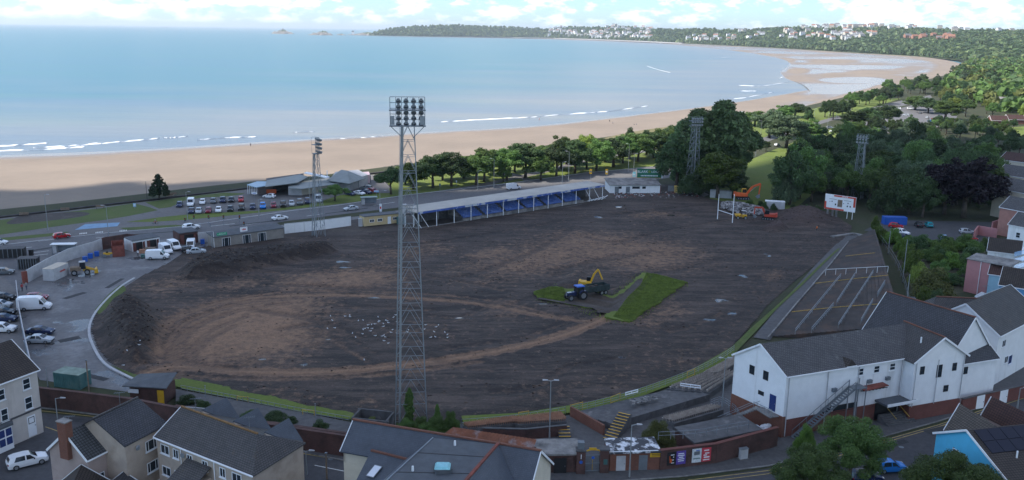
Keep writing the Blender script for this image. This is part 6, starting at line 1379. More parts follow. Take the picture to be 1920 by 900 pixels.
# flat-topped extension toward the viewer
a0 = Vector((G(812,822,zr).x, G(812,822,zr).y, 0)); a1 = Vector((G(934,834,zr).x, G(934,834,zr).y, 0)); d0 = Vector((G(722,905,zr).x, G(722,905,zr).y, 0)); d1 = Vector((G(872,905,zr).x, G(872,905,zr).y, 0))
dd0, dd1 = (d0-a0)*1.7, (d1-a1)*1.7
ext = MB(); ext.slab([V3(p,zr+.06) for p in (a0,a0+dd0,a1+dd1,a1)], .25); fr_ = ext.build('flat_roof', mFelt, cb_)
for k in (.28,.62): fascia_box(fr_, V3(a0+dd0*k*.75,zr+.062), V3(a1+dd1*k*.75,zr+.062), .03, .12, mBlack, 'felt_seam')
sl = [a0, a0+dd0, a0+dd0-ur*6-nr*2, a0-ur*7.5-nr*3.2]
roofslab(cb_, [V3(a0,zr+.04), V3(a0+dd0,zr+.04), V3(a0+dd0-ur*3.5-nr*1.5,ze+.5), q1_-ur*.5], mSlateB, .12, 'valley_roof')
roofslab(cb_, [V3(a1,zr+.04), V3(a1+dd1,zr+.04), V3(a1+dd1+ur*6.5,ze-.6), V3(a1+ur*5.0-nr*5.2,ze-.1)], mSlateB, .12, 'side_roof')
wallpoly(cb_, [a0-ur*.5-nr*3.2, a1+ur*1-nr*3.2, a1+dd1+ur*1, a0+dd0-ur*.5], 0, ze-.9, mCream, 'rear_wall')
ridge_cap(cb_, V3(a1,zr+.12), V3(a1+dd1,zr+.12), mRust, .3); MB().beam(V3(a0,zr+.1), V3(a0+dd0,zr+.1), .12, .1).build('roof_edge', mGalv, cb_)
sk = V3(G(830,884,zr),zr+.3); sko = MB().box(sk, (1.7,1.5,.5), .3).build('rooflight', mFelt, cb_); MB().hexa([sk+Vector(q) for q in ((-.8,-.7,.25),(.8,-.7,.25),(.8,.7,.25),(-.8,.7,.25),(-.6,-.5,.5),(.6,-.5,.5),(.6,.5,.5),(-.6,.5,.5))]).build('dome', M('pale_teal_dome', (.22,.5,.55), .3, .15, 3), sko)
for px, py in ((853,836),(774,884)): q = G(px,py,zr); MB().cyl(q, q+Vector((0,0,.6)), .13, .11, 8).build('vent_pipe', mTrim, cb_)
def skylight(parent, c, ux, uy, w_, h_, m):
    nrm = ux.cross(uy).normalized(); nrm = nrm if nrm.z > 0 else -nrm; o = MB().hexa([c+ux*sx*w_/2+uy*sy*h_/2+nrm*d for d in (.0,.12) for sx, sy in ((-1,-1),(1,-1),(1,1),(-1,1))]).build('skylight', mGalvD, parent)
    MB().hexa([c+ux*sx*(w_/2-.08)+uy*sy*(h_/2-.08)+nrm*d for d in (.121,.13) for sx, sy in ((-1,-1),(1,-1),(1,1),(-1,1))]).build('pane', m, o)
mSky = glassy('bright_skylight', (.6,.62,.68)); sv_ = Vector((nr.x*5,nr.y*5,3.8)).normalized()
skylight(cb_, (q0_*.3+q1_*.2+q2_*.25+q3_*.25)+Vector((0,0,.06)), (q1_-q0_).normalized(), ((q0_+q1_)/2-(q2_+q3_)/2).normalized(), 1.0, 1.6, mSky); skylight(cb_, V3(R1v-nr*3.9-ur*2.8, zr-3.9*.76+.12), ur, sv_, .8, 1.5, mSky)
window(cb_, V3(R1v+nr*1.6,4.4), nr, ur, .5, .5, 1)
sg = thing('shop_sign', 'small white and green sign on the end of the slate-roofed building', 'sign', V3(R1v+ur*.9-nr*1.0,2.6)); b = MB(); b.box(wloc(sg), (1.6,.12,1.6), math.atan2(ur.y,ur.x)); b.build('board', mTrim, sg)
b = MB(); b.box(wloc(sg)+Vector((-.35,-.09,.25)), (.5,.02,.45), math.atan2(ur.y,ur.x)); b.build('blue_panel', mBlueP, sg); b = MB(); b.box(wloc(sg)+Vector((-.32,-.09,-.3)), (.5,.02,.5), math.atan2(ur.y,ur.x)); b.build('green_panel', mGreenC, sg); MB().beam(wloc(sg)+Vector((-.7,0,0)), V3(R1v+ur*.1,2.6), .06).build('bracket', mBlack, sg)
# rusty tin shed behind it
t0, t1, t2, t3 = [G(x, y, z_) for x, y, z_ in ((832,814,3.0),(850,801,3.9),(1006,824,3.9),(1000,840,3.0))]
sh_ = thing('tin_shed', 'long shed with a rusty red corrugated roof behind the slate building', 'shed', (t0.x,t0.y,0)); wallpoly(sh_, [t0,t1,t2,t3], 0, 2.9, mBrick)
nb = 46
for k in range(nb):
    if k % 2: continue
    a, c = k/nb, (k+1)/nb; zz = Vector((0,0,.04)); b = MB(); b.slab([t0.lerp(t3,a)+zz, t0.lerp(t3,c)+zz, t1.lerp(t2,c)+zz, t1.lerp(t2,a)+zz], .06); b.build('roof_rib', mRustRoof, sh_)
roofslab(sh_, [t0,t3,t2,t1], mRustRoof, .05); 
# ---------------------------------------------------------------- bright blue house, bottom right
g0, g1 = G(1755,810,7.2), G(1852,900,5.0)
B0 = Vector((54.3,76.6,0)); B1 = Vector((60.8,66.5,0)); 
v0 = G(1755,810,6.6); v1 = G(1832,797,9.2)
gb = Vector((v0.x,v0.y,0)); ub = (Vector((v1.x,v1.y,0))-gb).normalized()
bh_ = gable_house('blue_house', 'bright sky-blue rendered house with dark roof, bottom right', G(1880,925,6.2), G(1757,812,6.6), 0.1, 6.4, 9.2, M('sky_blue_render', (.10,.46,.66), .7, .06), mTileB, 'house', .25, mTrim) if False else None
mSkyB = M('sky_blue_render', (.09,.45,.68), .7, .06)
p0_, ap, p2_ = G(1756,812,6.4), G(1829,798,9.0), G(1892,905,6.0)
p0_, ap, p2_ = Vector((p0_.x,p0_.y,0)), Vector((ap.x,ap.y,0)), Vector((p2_.x,p2_.y,0))
gdir = (p2_-p0_).normalized(); back_ = Vector((-gdir.y,gdir.x,0)); back_ = back_ if back_.x > 0 else -back_; wg = (p2_-p0_).length
bl = thing('blue_house', 'bright sky-blue rendered house with a dark roof, bottom right', 'house', p0_); mid_ = p0_+gdir*wg*.42; Dh = 12
b = MB(); b.prism([V3(p0_,0), V3(p2_,0), V3(p2_,6.2), V3(mid_,9.0), V3(p0_,6.4)], back_*.3); b.build('gable_wall', mSkyB, bl); wallpoly(bl, [p0_+back_*.31,p2_+back_*.31,p2_+back_*Dh,p0_+back_*Dh], 0, 6.1, mSkyB)
roofslab(bl, [V3(p0_-gdir*.3-back_*.25,6.3), V3(mid_-back_*.25,9.12), V3(mid_+back_*Dh,9.12), V3(p0_-gdir*.3+back_*Dh,6.3)], mTileB); roofslab(bl, [V3(mid_-back_*.25,9.12), V3(p2_+gdir*.3-back_*.25,6.1), V3(p2_+gdir*.3+back_*Dh,6.1), V3(mid_+back_*Dh,9.12)], mTileB)
MB().beam(V3(p0_-gdir*.3-back_*.3,6.28), V3(mid_-back_*.3,9.1), .08, .26).build('bargeboard', mTrim, bl); MB().beam(V3(mid_-back_*.3,9.1), V3(p2_+gdir*.3-back_*.3,6.08), .08, .26).build('bargeboard', mTrim, bl)
window(bl, V3(p0_+gdir*wg*.3,5.2), -gdir, -back_, 1.1, 1.5, 2)
mPV = M('solar_panel', (.008,.01,.024), .35, .1, spec=.25); sd_ = (V3(p2_,6.1)-V3(mid_,9.12)).normalized()
for i in range(4):
    for j in range(2): 
        c = V3(mid_+back_*(1.4+i*1.75),9.12)+sd_*(1.1+j*1.75)+Vector((0,0,.1)); ub_ = back_; nrm = ub_.cross(sd_); nrm = nrm if nrm.z > 0 else -nrm
        MB().hexa([c+ub_*sx*.84+sd_*sy*.84+nrm*d for d in (0,.05) for sx, sy in ((-1,-1),(1,-1),(1,1),(-1,1))]).build('solar_panel', mPV, bl)
c = V3(mid_+back_*6.2,9.12)+sd_*4.6; skylight(bl, c, back_, sd_, .9, 1.8, mSky)
MB().cyl(c-back_*3, c-back_*3+Vector((0,0,.9)), .1, .1, 8).build('flue', mTrim, bl)
# tan and red tiled roofs behind it
for lb, pa, pb, pc, m in (('tan-grey tiled gable roof beside the street, left of the red one',(1800,757),(1770,806),(1860,795),mTileT),('red-brown tiled gable roof beside the street',(1860,744),(1840,778),(1925,775),mTileR)):
    a, c_, d_ = G(*pa,8.6), G(*pb,6.2), G(*pc,8.6); hr = thing('tiled_gable_house', lb, 'house', (c_.x,c_.y,0)); dv = Vector((d_.x-a.x,d_.y-a.y,0))*1.3; a2 = Vector((a.x,a.y,0)); c2 = Vector((c_.x,c_.y,0)); o2 = a2+(a2-c2)
    wallpoly(hr, [c2, c2+dv, o2+dv, o2], 0, 6.1, mRenderP); MB().prism([V3(c2,6.1), V3(o2,6.1), V3(a2,8.5)], dv*.03).build('gable', mRenderP, hr)
    roofslab(hr, [V3(c2,6.15), V3(c2+dv,6.15), V3(a2+dv,8.65), V3(a2,8.65)], m); roofslab(hr, [V3(o2,6.15), V3(o2+dv,6.15), V3(a2+dv,8.65), V3(a2,8.65)], m); MB().beam(V3(c2-dv*.01,6.1), V3(a2-dv*.01,8.6), .07, .22).build('bargeboard', mTrim, hr)

# rainwater pipes, aerials and dishes
for x in (.02,.34,.6,.98): MB().cyl(V3(Bv+u*L1*x-n*.14,.2), V3(Bv+u*L1*x-n*.14,E_-.4), .07, .07, 6).build('downpipe', mConcL, ch['root'])
for x in (.03,.46,.97): MB().cyl(V3(W0+uw*Lw*x-nw*.12,2.2), V3(W0+uw*Lw*x-nw*.12,E_-.3), .06, .06, 6).build('downpipe', mConcL, cw_)
def aerial(parent, p):
    a = MB().cyl(p, p+Vector((0,0,1.7)), .03, .03, 6).build('aerial_mast', mGalvD, parent); b = MB(); b.beam(p+Vector((-.6,0,1.6)), p+Vector((.6,.2,1.6)), .03)
    for k in range(6): b.beam(p+Vector((-.5+.2*k,-.25+.07*k,1.6)), p+Vector((-.5+.2*k,.25+.07*k,1.6)), .02)
    o = b.build('aerial_rods', mGalvD, a); o['kind'] = 'stuff'
for hh, f_ in ((h1,.7),(h2,.1),(h3,.6),(fl,.15),(fl,.72),(b4,.4)): aerial(hh['root'], V3(hh['A']+hh['u']*hh['L']*f_+hh['n']*((hh['D']-hh['A']).length/2),hh['rz']))
for hh, f_ in ((fl,.3),(h3,.25)):
    q = V3(hh['A']+hh['u']*hh['L']*f_-hh['n']*.25,hh['e']-1.0); MB().cyl(q, q-hh['n']*.08, .32, .28, 12).build('satellite_dish', mGalv, hh['root'])

# repaired strips in the tarmac
gPatch = ground_mat('tarmac_patch', (.05,.05,.054), (.06,.06,.064), (.045,.045,.05), .3, .85, .2)
for i, (x, y, x2, y2, wd) in enumerate([(130,786,230,798,1.0),(300,808,380,826,.8),(1480,872,1560,856,1.4),(1620,850,1700,826,1.0),(1740,812,1800,796,1.6),(1560,892,1600,880,2.2),(430,424,520,413,1.2),(240,440,330,434,1.0),(600,402,690,390,.9),(60,470,110,462,1.5),(110,640,150,632,1.8),(120,560,160,548,1.4),(150,700,200,712,1.2),(200,540,230,522,1.0)]): strip('road_patch', W2([(x,y),(x2,y2)]), wd, -.009 if y < 500 else (-.016 if y > 770 else -.02), gPatch)
for x, y in ((180,792),(1520,872),(1690,838),(620,860),(1850,772)): q = G(x,y); b = MB(); b.cyl((q.x,q.y,-.02), (q.x,q.y,-.012), .35, .35, 14); tag(b.build('manhole_cover', mGalvD), kind='structure')
# ---------------------------------------------------------------- houses at the right edge
mPinkBrick = M('pinkish_brick', (.34,.17,.14), .8, .15, .8); mPink = M('pink_render', (.42,.19,.19), .8, .08, .6); mBlueR = M('mid_blue_render', (.10,.26,.46), .8, .06); mPaleB = M('pale_blue_render', (.30,.48,.56), .8, .08)
def annexe(name, label, base_l, base_r, depth, e, rz, wm, rm, wins=(), cat='house', hip=(0,0)):
    a, c = G(*base_l), G(*base_r); h = gable_house(name, label, (a.x,a.y), (c.x,c.y), depth, e, rz, wm, rm, cat, .2, mTrim, hip=hip)
    for x, zc, w_, h_ in wins: window(h['root'], V3(h['A']+h['u']*h['L']*x,zc), h['u'], -h['n'], w_, h_, 3)
    return h
pk = thing('pink_annexe', 'tall pink rear annexe with a lean-to grey roof', 'house', G(1806,546)); a, c = G(1806,546), G(1848,556); d = Vector((c.x-a.x,c.y-a.y,0)); nn = Vector((-d.y,d.x,0)).normalized(); a = Vector((a.x,a.y,0)); c = Vector((c.x,c.y,0)); wallpoly(pk, [a,c,c+nn*4,a+nn*4], 0, 7.4, mPink); roofslab(pk, [V3(a-nn*.2-d*.05,7.35), V3(c-nn*.2+d*.9,7.6), V3(c+nn*4.2+d*.9,8.3), V3(a+nn*4.2-d*.05,8.0)], mConc, .15); MB().cyl(V3(a+d*.62-nn*.1,0), V3(a+d*.62-nn*.1,7.3), .07, .07, 6).build('downpipe', mTrim, pk)
annexe('pale_blue_annexe', 'pale blue rear annexe with red-brown roof beside the pink one', (1848,560), (1885,566), 5, 5.6, 7.6, mPaleB, mTileR)
annexe('white_annexe', 'white rear annexe with brown tiled roof behind the pink one', (1846,515), (1906,523), 4.5, 6.0, 8.6, mWhite, mTileB)
annexe('blue_annexe', 'mid-blue rendered house with dark tiled roof at the right edge', (1866,592), (1945,606), 6, 6.6, 9.6, mBlueR, mTileB, ((.56,3.4,.9,1.3),))
lt = annexe('white_lean_to', 'low white lean-to with cluttered roof in front of the pale blue annexe', (1828,578), (1866,590), 3.5, 2.6, 3.2, mWhite, mConcL)
def backs(lb, base_l, base_r, e, rz, D_, wm, rm, wins=()):
    h = annexe('terrace_house', lb, base_l, base_r, D_, e, rz, wm, rm, wins); return h
h = backs('tall cream end house at the right edge beside the wood', (1856,404), (1925,420), 9.0, 12, 9, mCream, mSlateW, ((.12,6.9,1.1,1.4),))
backs('brick terrace house in front of the tall cream end house', (1868,440), (1940,456), 8.0, 10.8, 8, mPinkBrick, mSlateW, ((.5,5,1.1,1.4),))
backs('white-gabled terrace house above the white annexe', (1884,474), (1950,488), 7.6, 10.4, 8, mWhite, mSlateW, ((.3,5.2,1.1,1.4),))
backs('slate-roofed terrace house behind the tall cream end house', (1862,374), (1930,386), 9, 12, 9, mCream, mSlateW)
backs('cream villa with a brown hipped roof at the right edge above the terrace', (1868,342), (1935,352), 9, 11.6, 9, mCream, mTileR)
pv = thing('glass_roof', 'row of pale blue glass roof panels at the right edge', 'roof', G(1912,520)); q = G(1906,512,5)
for k in range(3):
    z_ = 6.6; a, c, d, e = [G(x, y, z_) for x, y in ((1902,473+k*12),(1935,464+k*12),(1935,472+k*12),(1902,481+k*12))]; MB().slab([a,e,d,c] if False else [e,d,c,a], .08).build('glass_panel', M('pale_blue_glass', (.25,.4,.55), .15, .1), pv)
b = MB(); b.box(V3(G(1920,490,3),3), (5,4,6)); b.build('wall', mWhite, pv)
wall('pink_yard_wall', 'pink yard walls with steps beside the back car park', [G(1825,450),G(1832,440),G(1868,446)], 0, 2.6, .3, mPink); wall('pink_garden_wall', 'pink garden wall below the cream end house', [G(1858,438),G(1885,428)], 0, 3.4, .3, mPink)
hs = thing('garage_hut', 'white corrugated hut with a small dark roof behind the clubhouse ridge', 'shed', G(1700,640)); q = G(1702,640); b = MB(); b.box((q.x,q.y,3.2), (3.4,3.4,6.4), .3); b.build('wall', mConcL, hs)
for k in range(9): 
    b = MB(); b.box((q.x-1.5+k*.37,q.y-1.72+k*.11,3.4), (.12,.06,5.6), .3); b.build('cladding_rib', mTrim, hs)
b = MB(); b.prism([(q.x-2,q.y-1.6,6.4),(q.x+1.6,q.y-1.2,6.4),(q.x+1.4,q.y+2.4,7.6),(q.x-2.2,q.y+2,7.6)], (0,0,.15)); b.build('roof', mFelt, hs)
wr = thing('white_roof_shed', 'shed with a bright white flat roof beside the corrugated hut', 'shed', G(1735,640)); pp = [G(x, y, 7.2) for x, y in ((1706,598),(1740,572),(1752,570),(1738,592),(1722,606))]; wallpoly(wr, [(p.x,p.y) for p in pp], 0, 7.0, mConcL); MB().slab(pp if sum(a.x*c.y-a.y*c.x for a, c in zip(pp, pp[1:]+pp[:1])) > 0 else pp[::-1], .15).build('roof', M('bright_white_roof', (.82,.84,.86), .5, .03), wr)
# ---------------------------------------------------------------- brick boundary walls on the street
wall('brick_wall', 'dark brick boundary wall along the street behind the flats', [G(75,762),G(160,772),G(250,784),G(330,800),G(420,818),G(560,842),G(650,856)], 0, 2.9, .4, mBrick, mBrick)
wall('ivy_bank_wall', 'upper brick retaining wall below the boundary fence', [G(330,775),G(450,800),G(560,815),G(650,828)], 0, 1.2, .4, mBrickR, mBrick)
sheet('bank', [(330,735),(450,757),(560,778),(660,798),(650,828),(560,815),(450,800),(330,775)], .5, gPaveD)
for i, (x, y, ty, wp) in enumerate([(352,762,742,44),(380,768,752,34),(470,785,768,40),(515,790,772,50),(545,798,782,34),(600,806,790,40)]): ptree('ivy_clump', f'green ivy clump spilling over the brick wall, {ORD[i]} from the left', x, y, ty, wp, 'bush', lfB, 'ivy on the boundary wall', 'plant')
# dilapidated turnstile hut
q = G(288,748); th = thing('ruined_hut', 'derelict turnstile hut with a buckled grey roof above the brick wall', 'hut', q); b = MB(); b.box(V3(q,1.3), (5.4,3.2,2.6), -.15); b.build('wall', mBrick, th); 
b = MB(); b.hexa([V3(q+Vector(p),z_) for p, z_ in (((-3.6,-2.0,0),2.7),((3.0,-2.4,0),2.6),((3.0,2.0,0),3.3),((-2.8,2.2,0),2.9),((-3.6,-2.0,0),2.85),((3.0,-2.4,0),2.75),((3.0,2.0,0),3.45),((-2.8,2.2,0),3.05))]); b.build('roof', mFelt, th)
b = MB(); b.box(V3(q+Vector((1.9,-1.95,0)),1.1), (1.0,.12,2.2), -.15); b.build('yellow_door', mYellow, th); b = MB(); b.box(V3(q+Vector((-2.2,-1.6,0)),1.9), (1.6,.1,.6), -.15); b.build('name_board', mTrim, th)
# boundary fence: posts and rails
def fence(label, pix, h_, n, m, rails=2, mesh=False, z=0, name='fence', pw=.06):
    P = catmull([G(x, y) for x, y in pix], 10); cum = [0]
    for a, c in zip(P, P[1:]): cum.append(cum[-1]+(c-a).length)
    def at(s):
        for i in range(len(P)-1):
            if cum[i+1] >= s: return P[i].lerp(P[i+1], (s-cum[i])/max(cum[i+1]-cum[i], 1e-6))
        return P[-1]
    r = thing(name, label, 'fence', V3(P[0],z)); pts = [V3(at(cum[-1]*k/n),z) for k in range(n+1)]
    for p in pts: MB().beam(p, p+Vector((0,0,h_)), pw).build('post', m, r)
    for j in range(rails):
        zz = h_*(1-j/max(rails,1)*.9)
        for a, c in zip(pts, pts[1:]): MB().beam(a+Vector((0,0,zz)), c+Vector((0,0,zz)), pw*.8).build('rail', m, r)
    return r
fence('low steel boundary fence along the near grass, left part', [(340,735),(450,756),(560,778),(655,795)], 1.1, 26, mGalv)
fence('low steel boundary fence along the near grass, middle part', [(865,800),(960,792),(1060,776)], 1.1, 14, mGalv)
fence('steel boundary fence curving up to the clubhouse', [(1070,776),(1180,748),(1280,712),(1340,684),(1376,660)], 1.2, 28, mGalv, 3)
for lb, x, y in (('left',445,757),('right of the left part',568,783)): 
    q = G(x,y); g_ = thing('yellow_gate', f'small yellow gate in the boundary fence, {lb}', 'gate', q); b = MB(); b.beam(V3(q,0), V3(q,1.3), .08); b.build('post', mYellowW, g_); b = MB(); b.beam(V3(q,1.2), V3(q+Vector((1.7,-.3,0)),1.2), .07); b.build('rail', mYellowW, g_); b = MB(); b.beam(V3(q+Vector((1.7,-.3,0)),0), V3(q+Vector((1.7,-.3,0)),1.3), .08); b.build('post', mYellowW, g_)
for i, (x, y, x2, y2) in enumerate([(972,790,991,787),(1069,776,1092,770),(1145,760,1162,753),(1288,712,1302,706)]):
    a, c = G(x,y), G(x2,y2); g_ = thing('yellow_gate', f'yellow gate frame in the boundary fence, {ORD[i]} from the left on the clubhouse side', 'gate', a)
    for k, e in ((a,'post'),(c,'post')): MB().beam(V3(k,0), V3(k,1.4), .09).build('post', mYellowW, g_)
    for zz in (.4,1.35): MB().beam(V3(a,zz), V3(c,zz), .07).build('rail', mYellowW, g_)
# ---------------------------------------------------------------- near terraces and seat banks
def bank(name, label, fl, fr, br, bl, z0, z1, rows, m, seatm=None, seats=0, cat='terrace', zf=0):
    F0, F1, B1, B0 = [Vector((p.x,p.y,0)) for p in (G(*fl), G(*fr), G(*br), G(*bl))]; r = thing(name, label, cat, F0); sb = MB()
    for k in range(rows):
        a, c = k/rows, (k+1)/rows; z_ = z0+(z1-z0)*(k+1)/rows
        q = [F0.lerp(B0,a), F1.lerp(B1,a), F1.lerp(B1,c), F0.lerp(B0,c)]
        if sum(s.x*t_.y-s.y*t_.x for s, t_ in zip(q, q[1:]+q[:1])) < 0: q = q[::-1]
        MB().prism([V3(p,zf) for p in q], (0,0,z_-zf)).build('step', m, r)
        if seatm:
            s0, s1 = F0.lerp(B0,(a+c)/2), F1.lerp(B1,(a+c)/2); d = (s1-s0); rz = math.atan2(d.y,d.x); nrm = Vector((-math.sin(rz),math.cos(rz),0))
            dd = .5*(c-a)*((B0-F0).length)
            for j in range(seats):
                p = s0+d*((j+.5)/seats); w_ = d.length/seats*.72
                sb.box(V3(p,z_+.36), (w_,.34,.05), rz); sb.box(V3(p+nrm*.18*(1 if (B0-F0).dot(nrm) > 0 else -1),z_+.56), (w_,.05,.36), rz); sb.box(V3(p,z_+.17), (.06,.06,.34), rz)
    if seatm: o = sb.build('seats', seatm, r, uv=False); o['kind'] = 'stuff'
    return r
bank('seat_bank', 'bank of worn orange-brown seats behind the tin shed, left', (868,802), (960,788), (985,800), (878,812), .2, .6, 4, mConcD, mSeat, 26)
bank('seat_bank', 'bank of worn orange-brown seats left of the grey light pole', (950,792), (1050,780), (1062,800), (972,806), .2, .75, 5, mConcD, mSeat, 26)
wall('terrace_back_wall', 'dark wall under the orange-brown seat banks', [G(905,822),G(985,824),G(1062,816)], 0, 1.5, .3, mBrick, mConcD)
bank('concrete_terrace', 'crumbling bare concrete terrace in front of the boundary fence', (1072,778), (1250,735), (1330,752), (1146,808), .2, 1.1, 6, mConcD)
wl = wall('terrace_side_wall', 'red brick side wall of the crumbling concrete terrace', [G(1070,780),G(1132,816)], 0, 1.5, .3, mBrickO)
bank('seat_bank', 'bank of grey-brown seats beside the boundary fence, right', (1250,732), (1345,695), (1378,715), (1330,748), .2, .95, 7, mConcD, mSeatG, 24)
bank('seat_bank', 'small seat bank close to the clubhouse corner', (1318,706), (1382,672), (1385,695), (1345,714), .3, 1.1, 7, mConcD, mSeatG, 20)
bank('seat_bank', 'lower bank of grey seats above the dark wall', (1238,792), (1330,768), (1352,776), (1262,802), .3, .7, 4, mConcD, mSeatG, 26)
wall('seat_bank_wall', 'dark retaining wall below the lower grey seats', [G(1262,806),G(1355,779)], 0, 1.0, .3, mConcD)
rb = MB()
for i in range(70): a, c = random.random(), random.random(); q = G(1180+50*a, 765+10*c-8*a); rb.box((q.x,q.y,1.3+.1*random.random()), (random.uniform(.15,.6),random.uniform(.15,.4),.15), random.random()*3)
tag(rb.build('concrete_debris', mConc, uv=False), 'scattered broken concrete on the bare terrace', 'rubble', kind='stuff')
for lb, x, y, x2, y2 in (('white plank lying beside the terrace fence',1172,758,1195,752),('white railing section lying on the grey seats',1275,740,1312,745)):
    a, c = G(x,y), G(x2,y2); r = thing('loose_railing', lb, 'railing', V3(a,1.5)); 
    for k in (0,.35): MB().beam(V3(a,1.5+k), V3(c,1.5+k), .12).build('bar', mTrim, r)
    for k in (0,.5,1): q = a.lerp(c,k); MB().beam(V3(q,1.4), V3(q,1.9), .1).build('upright', mTrim, r)
# yellow-edged concrete steps
def steps(label, pa, pb, za, zb, wd, n):
    a, c = G(*pa), G(*pb); a, c = Vector((a.x,a.y,0)), Vector((c.x,c.y,0)); d = (c-a); nrm = Vector((-d.y,d.x,0)).normalized(); r = thing('steps', label, 'steps', V3(a,0)); rz = math.atan2(d.y,d.x)
    for k in range(n):
        q = a+d*((k+.5)/n); z_ = za+(zb-za)*(k+1)/n; b = MB(); b.box(V3(q,z_/2), (d.length/n,wd,z_), rz); s = b.build('step', mConcD, r); b = MB(); b.box(V3(q-d.normalized()*d.length/n*.38,z_+.012), (d.length/n*.3,wd*.98,.02), rz); b.build('nosing', mYellow, s)
    return r
steps('concrete steps with yellow nosings up to the bare terrace', (1142,826), (1172,798), 0, 2.0, 1.8, 10); steps('small yellow steps under the orange-brown seats', (1060,828), (1056,812), 0, 1.2, 1.6, 5)
# gate, kiosks and street wall
gA, gB, gC, gD, gE, gF = [Vector((p.x,p.y,0)) for p in (G(1022,889), G(1088,886), G(1132,884), G(1236,881), G(1340,868), G(1455,836))]
def block(name, label, a, c, dep, h_, wm, rm, cat='kiosk', over=.25):
    d = (c-a).normalized(); nrm = Vector((-d.y,d.x,0)); r = thing(name, label, cat, a); wallpoly(r, [a,c,c+nrm*dep,a+nrm*dep], 0, h_, wm); roofslab(r, [V3(a-nrm*over-d*.1,h_+.2), V3(c-nrm*over+d*.1,h_+.2), V3(c+nrm*(dep+.2)+d*.1,h_+.35), V3(a+nrm*(dep+.2)-d*.1,h_+.35)], rm, .22); return r, d, nrm
k1, d, nrm = block('turnstile_block', 'dark brick turnstile block with a flat grey roof left of the gate', gA-Vector((2,-.1,0)), gB, 3.6, 2.5, mBrick, mConc); door(k1, V3(gA.lerp(gB,.42),0), d, -nrm, 1.6, 2.1, mBlack)
pc = MB(); pc.cyl(V3(gB+d*.05-nrm*.25,2.35), V3(gB+d*.05-nrm*.25,2.36), .1, .1, 6)
for lb, q in (('left brick gate pier with a round blue plaque',gB),('right brick gate pier with a small notice',gC)):
    r = thing('gate_pier', lb, 'pillar', q); b = MB(); b.box(V3(q,1.55), (1.1,1.1,3.1)); b.build('shaft', mBrick, r); b = MB(); b.box(V3(q,3.18), (1.3,1.3,.16)); b.build('cap', mConcD, r)
    if q is gB: MB().cyl(V3(q+Vector((0,-.55,0)),1.7), V3(q+Vector((0,-.59,0)),1.7), .22, .22, 14).build('plaque', mBlueP, r); b = MB(); b.box(V3(q+Vector((.0,.2,0)),3.7), (.8,.8,.9)); b.build('lantern_box', mGalvD, r); text('I', .9, mTrim, r, (0,-.57,2.4), (R(90),0,0), 'numeral')
    else: b = MB(); b.box(V3(q+Vector((.1,-.57,0)),1.6), (.5,.06,.7)); b.build('notice', mGreenC, r)
gt = thing('iron_gate', 'wide iron entrance gate with a yellow arched top', 'gate', gB); dg = (gC-gB); 
for k in range(15): q = gB+dg*(.12+.76*k/14); MB().beam(V3(q,.15), V3(q,2.3), .05).build('bar', mYellowW if k in (0,7,14) else mGalvD, gt)
for zz in (.2,1.2,2.3): MB().beam(V3(gB+dg*.12,zz), V3(gB+dg*.88,zz), .08).build('rail', mGalvD, gt)
for k in range(6): a, c = k/6, (k+1)/6; MB().beam(V3(gB+dg*(.1+.8*a),2.75+.35*math.sin(math.pi*a)), V3(gB+dg*(.1+.8*c),2.75+.35*math.sin(math.pi*c)), .14).build('arch', mYellow, gt)
MB().beam(V3(gB+dg*.88,0), V3(gB+dg*.88,2.9), .14).build('post', mYellow, gt); b = MB(); b.box(V3(gB+dg*.5,3.15), (.9,.08,.35)); b.build('arch_board', mYellow, gt); MB().cyl(V3(gB+dg*.52-Vector((0,.06,0)),2.0), V3(gB+dg*.52-Vector((0,.09,0)),2.0), .2, .2, 12).build('badge', mBlueP, gt)
mPatch = M('peeling_white_felt', (.62,.63,.66), .7, .1, 1, stain=(.045,.047,.055), ss=.8, sf=(.42,.5))
k2, d, nrm = block('ticket_kiosk', 'orange brick ticket kiosk with peeling white flat roof', gC+Vector((.7,0,0)), gD, 3.4, 2.5, mBrickO, mPatch)
b = MB(); q = gC.lerp(gD,.5)-nrm*.12; b.box(V3(q,2.62), ((gD-gC).length*.92,.1,.3), math.atan2(d.y,d.x)); b.build('fascia', mTrim, k2); text('~14', .22, mBlueP, k2, tuple(gC.lerp(gD,.3)-wloc(k2)-nrm*.19+Vector((0,0,2.62))), (R(90),0,math.atan2(d.y,d.x)))
door(k2, V3(gC.lerp(gD,.3),0), d, -nrm, 1.2, 2.1, mConcL); door(k2, V3(gC.lerp(gD,.7),0), d, -nrm, 1.1, 2.1, mGalvD)
b = MB(); q = gC.lerp(gD,.93)-nrm*.06; b.box(V3(q,2.2), (1.6,.06,.75), math.atan2(d.y,d.x)); ys = b.build('yellow_notice', mYellow, k2)
for k in range(3): b = MB(); b.box(V3(q-nrm*.04,2.0+.2*k), (1.2,.01,.07), math.atan2(d.y,d.x)); b.build('notice_text_line', mBlack, ys)
sw = wall('street_wall', 'red brick street wall with posters right of the kiosk', [gD,gE,gF], 0, 2.7, .4, mBrick, mBrickR)
dE = (gE-gD).normalized(); nE = Vector((-dE.y,dE.x,0)); rzE = math.atan2(dE.y,dE.x)
mPurple = M('purple_print', (.10,.06,.30), .5, .4, 6); mPosterW = M('white_print', (.55,.58,.6), .5, .3, 5); mPosterR = M('red_print', (.5,.05,.07), .5, .2, 3)
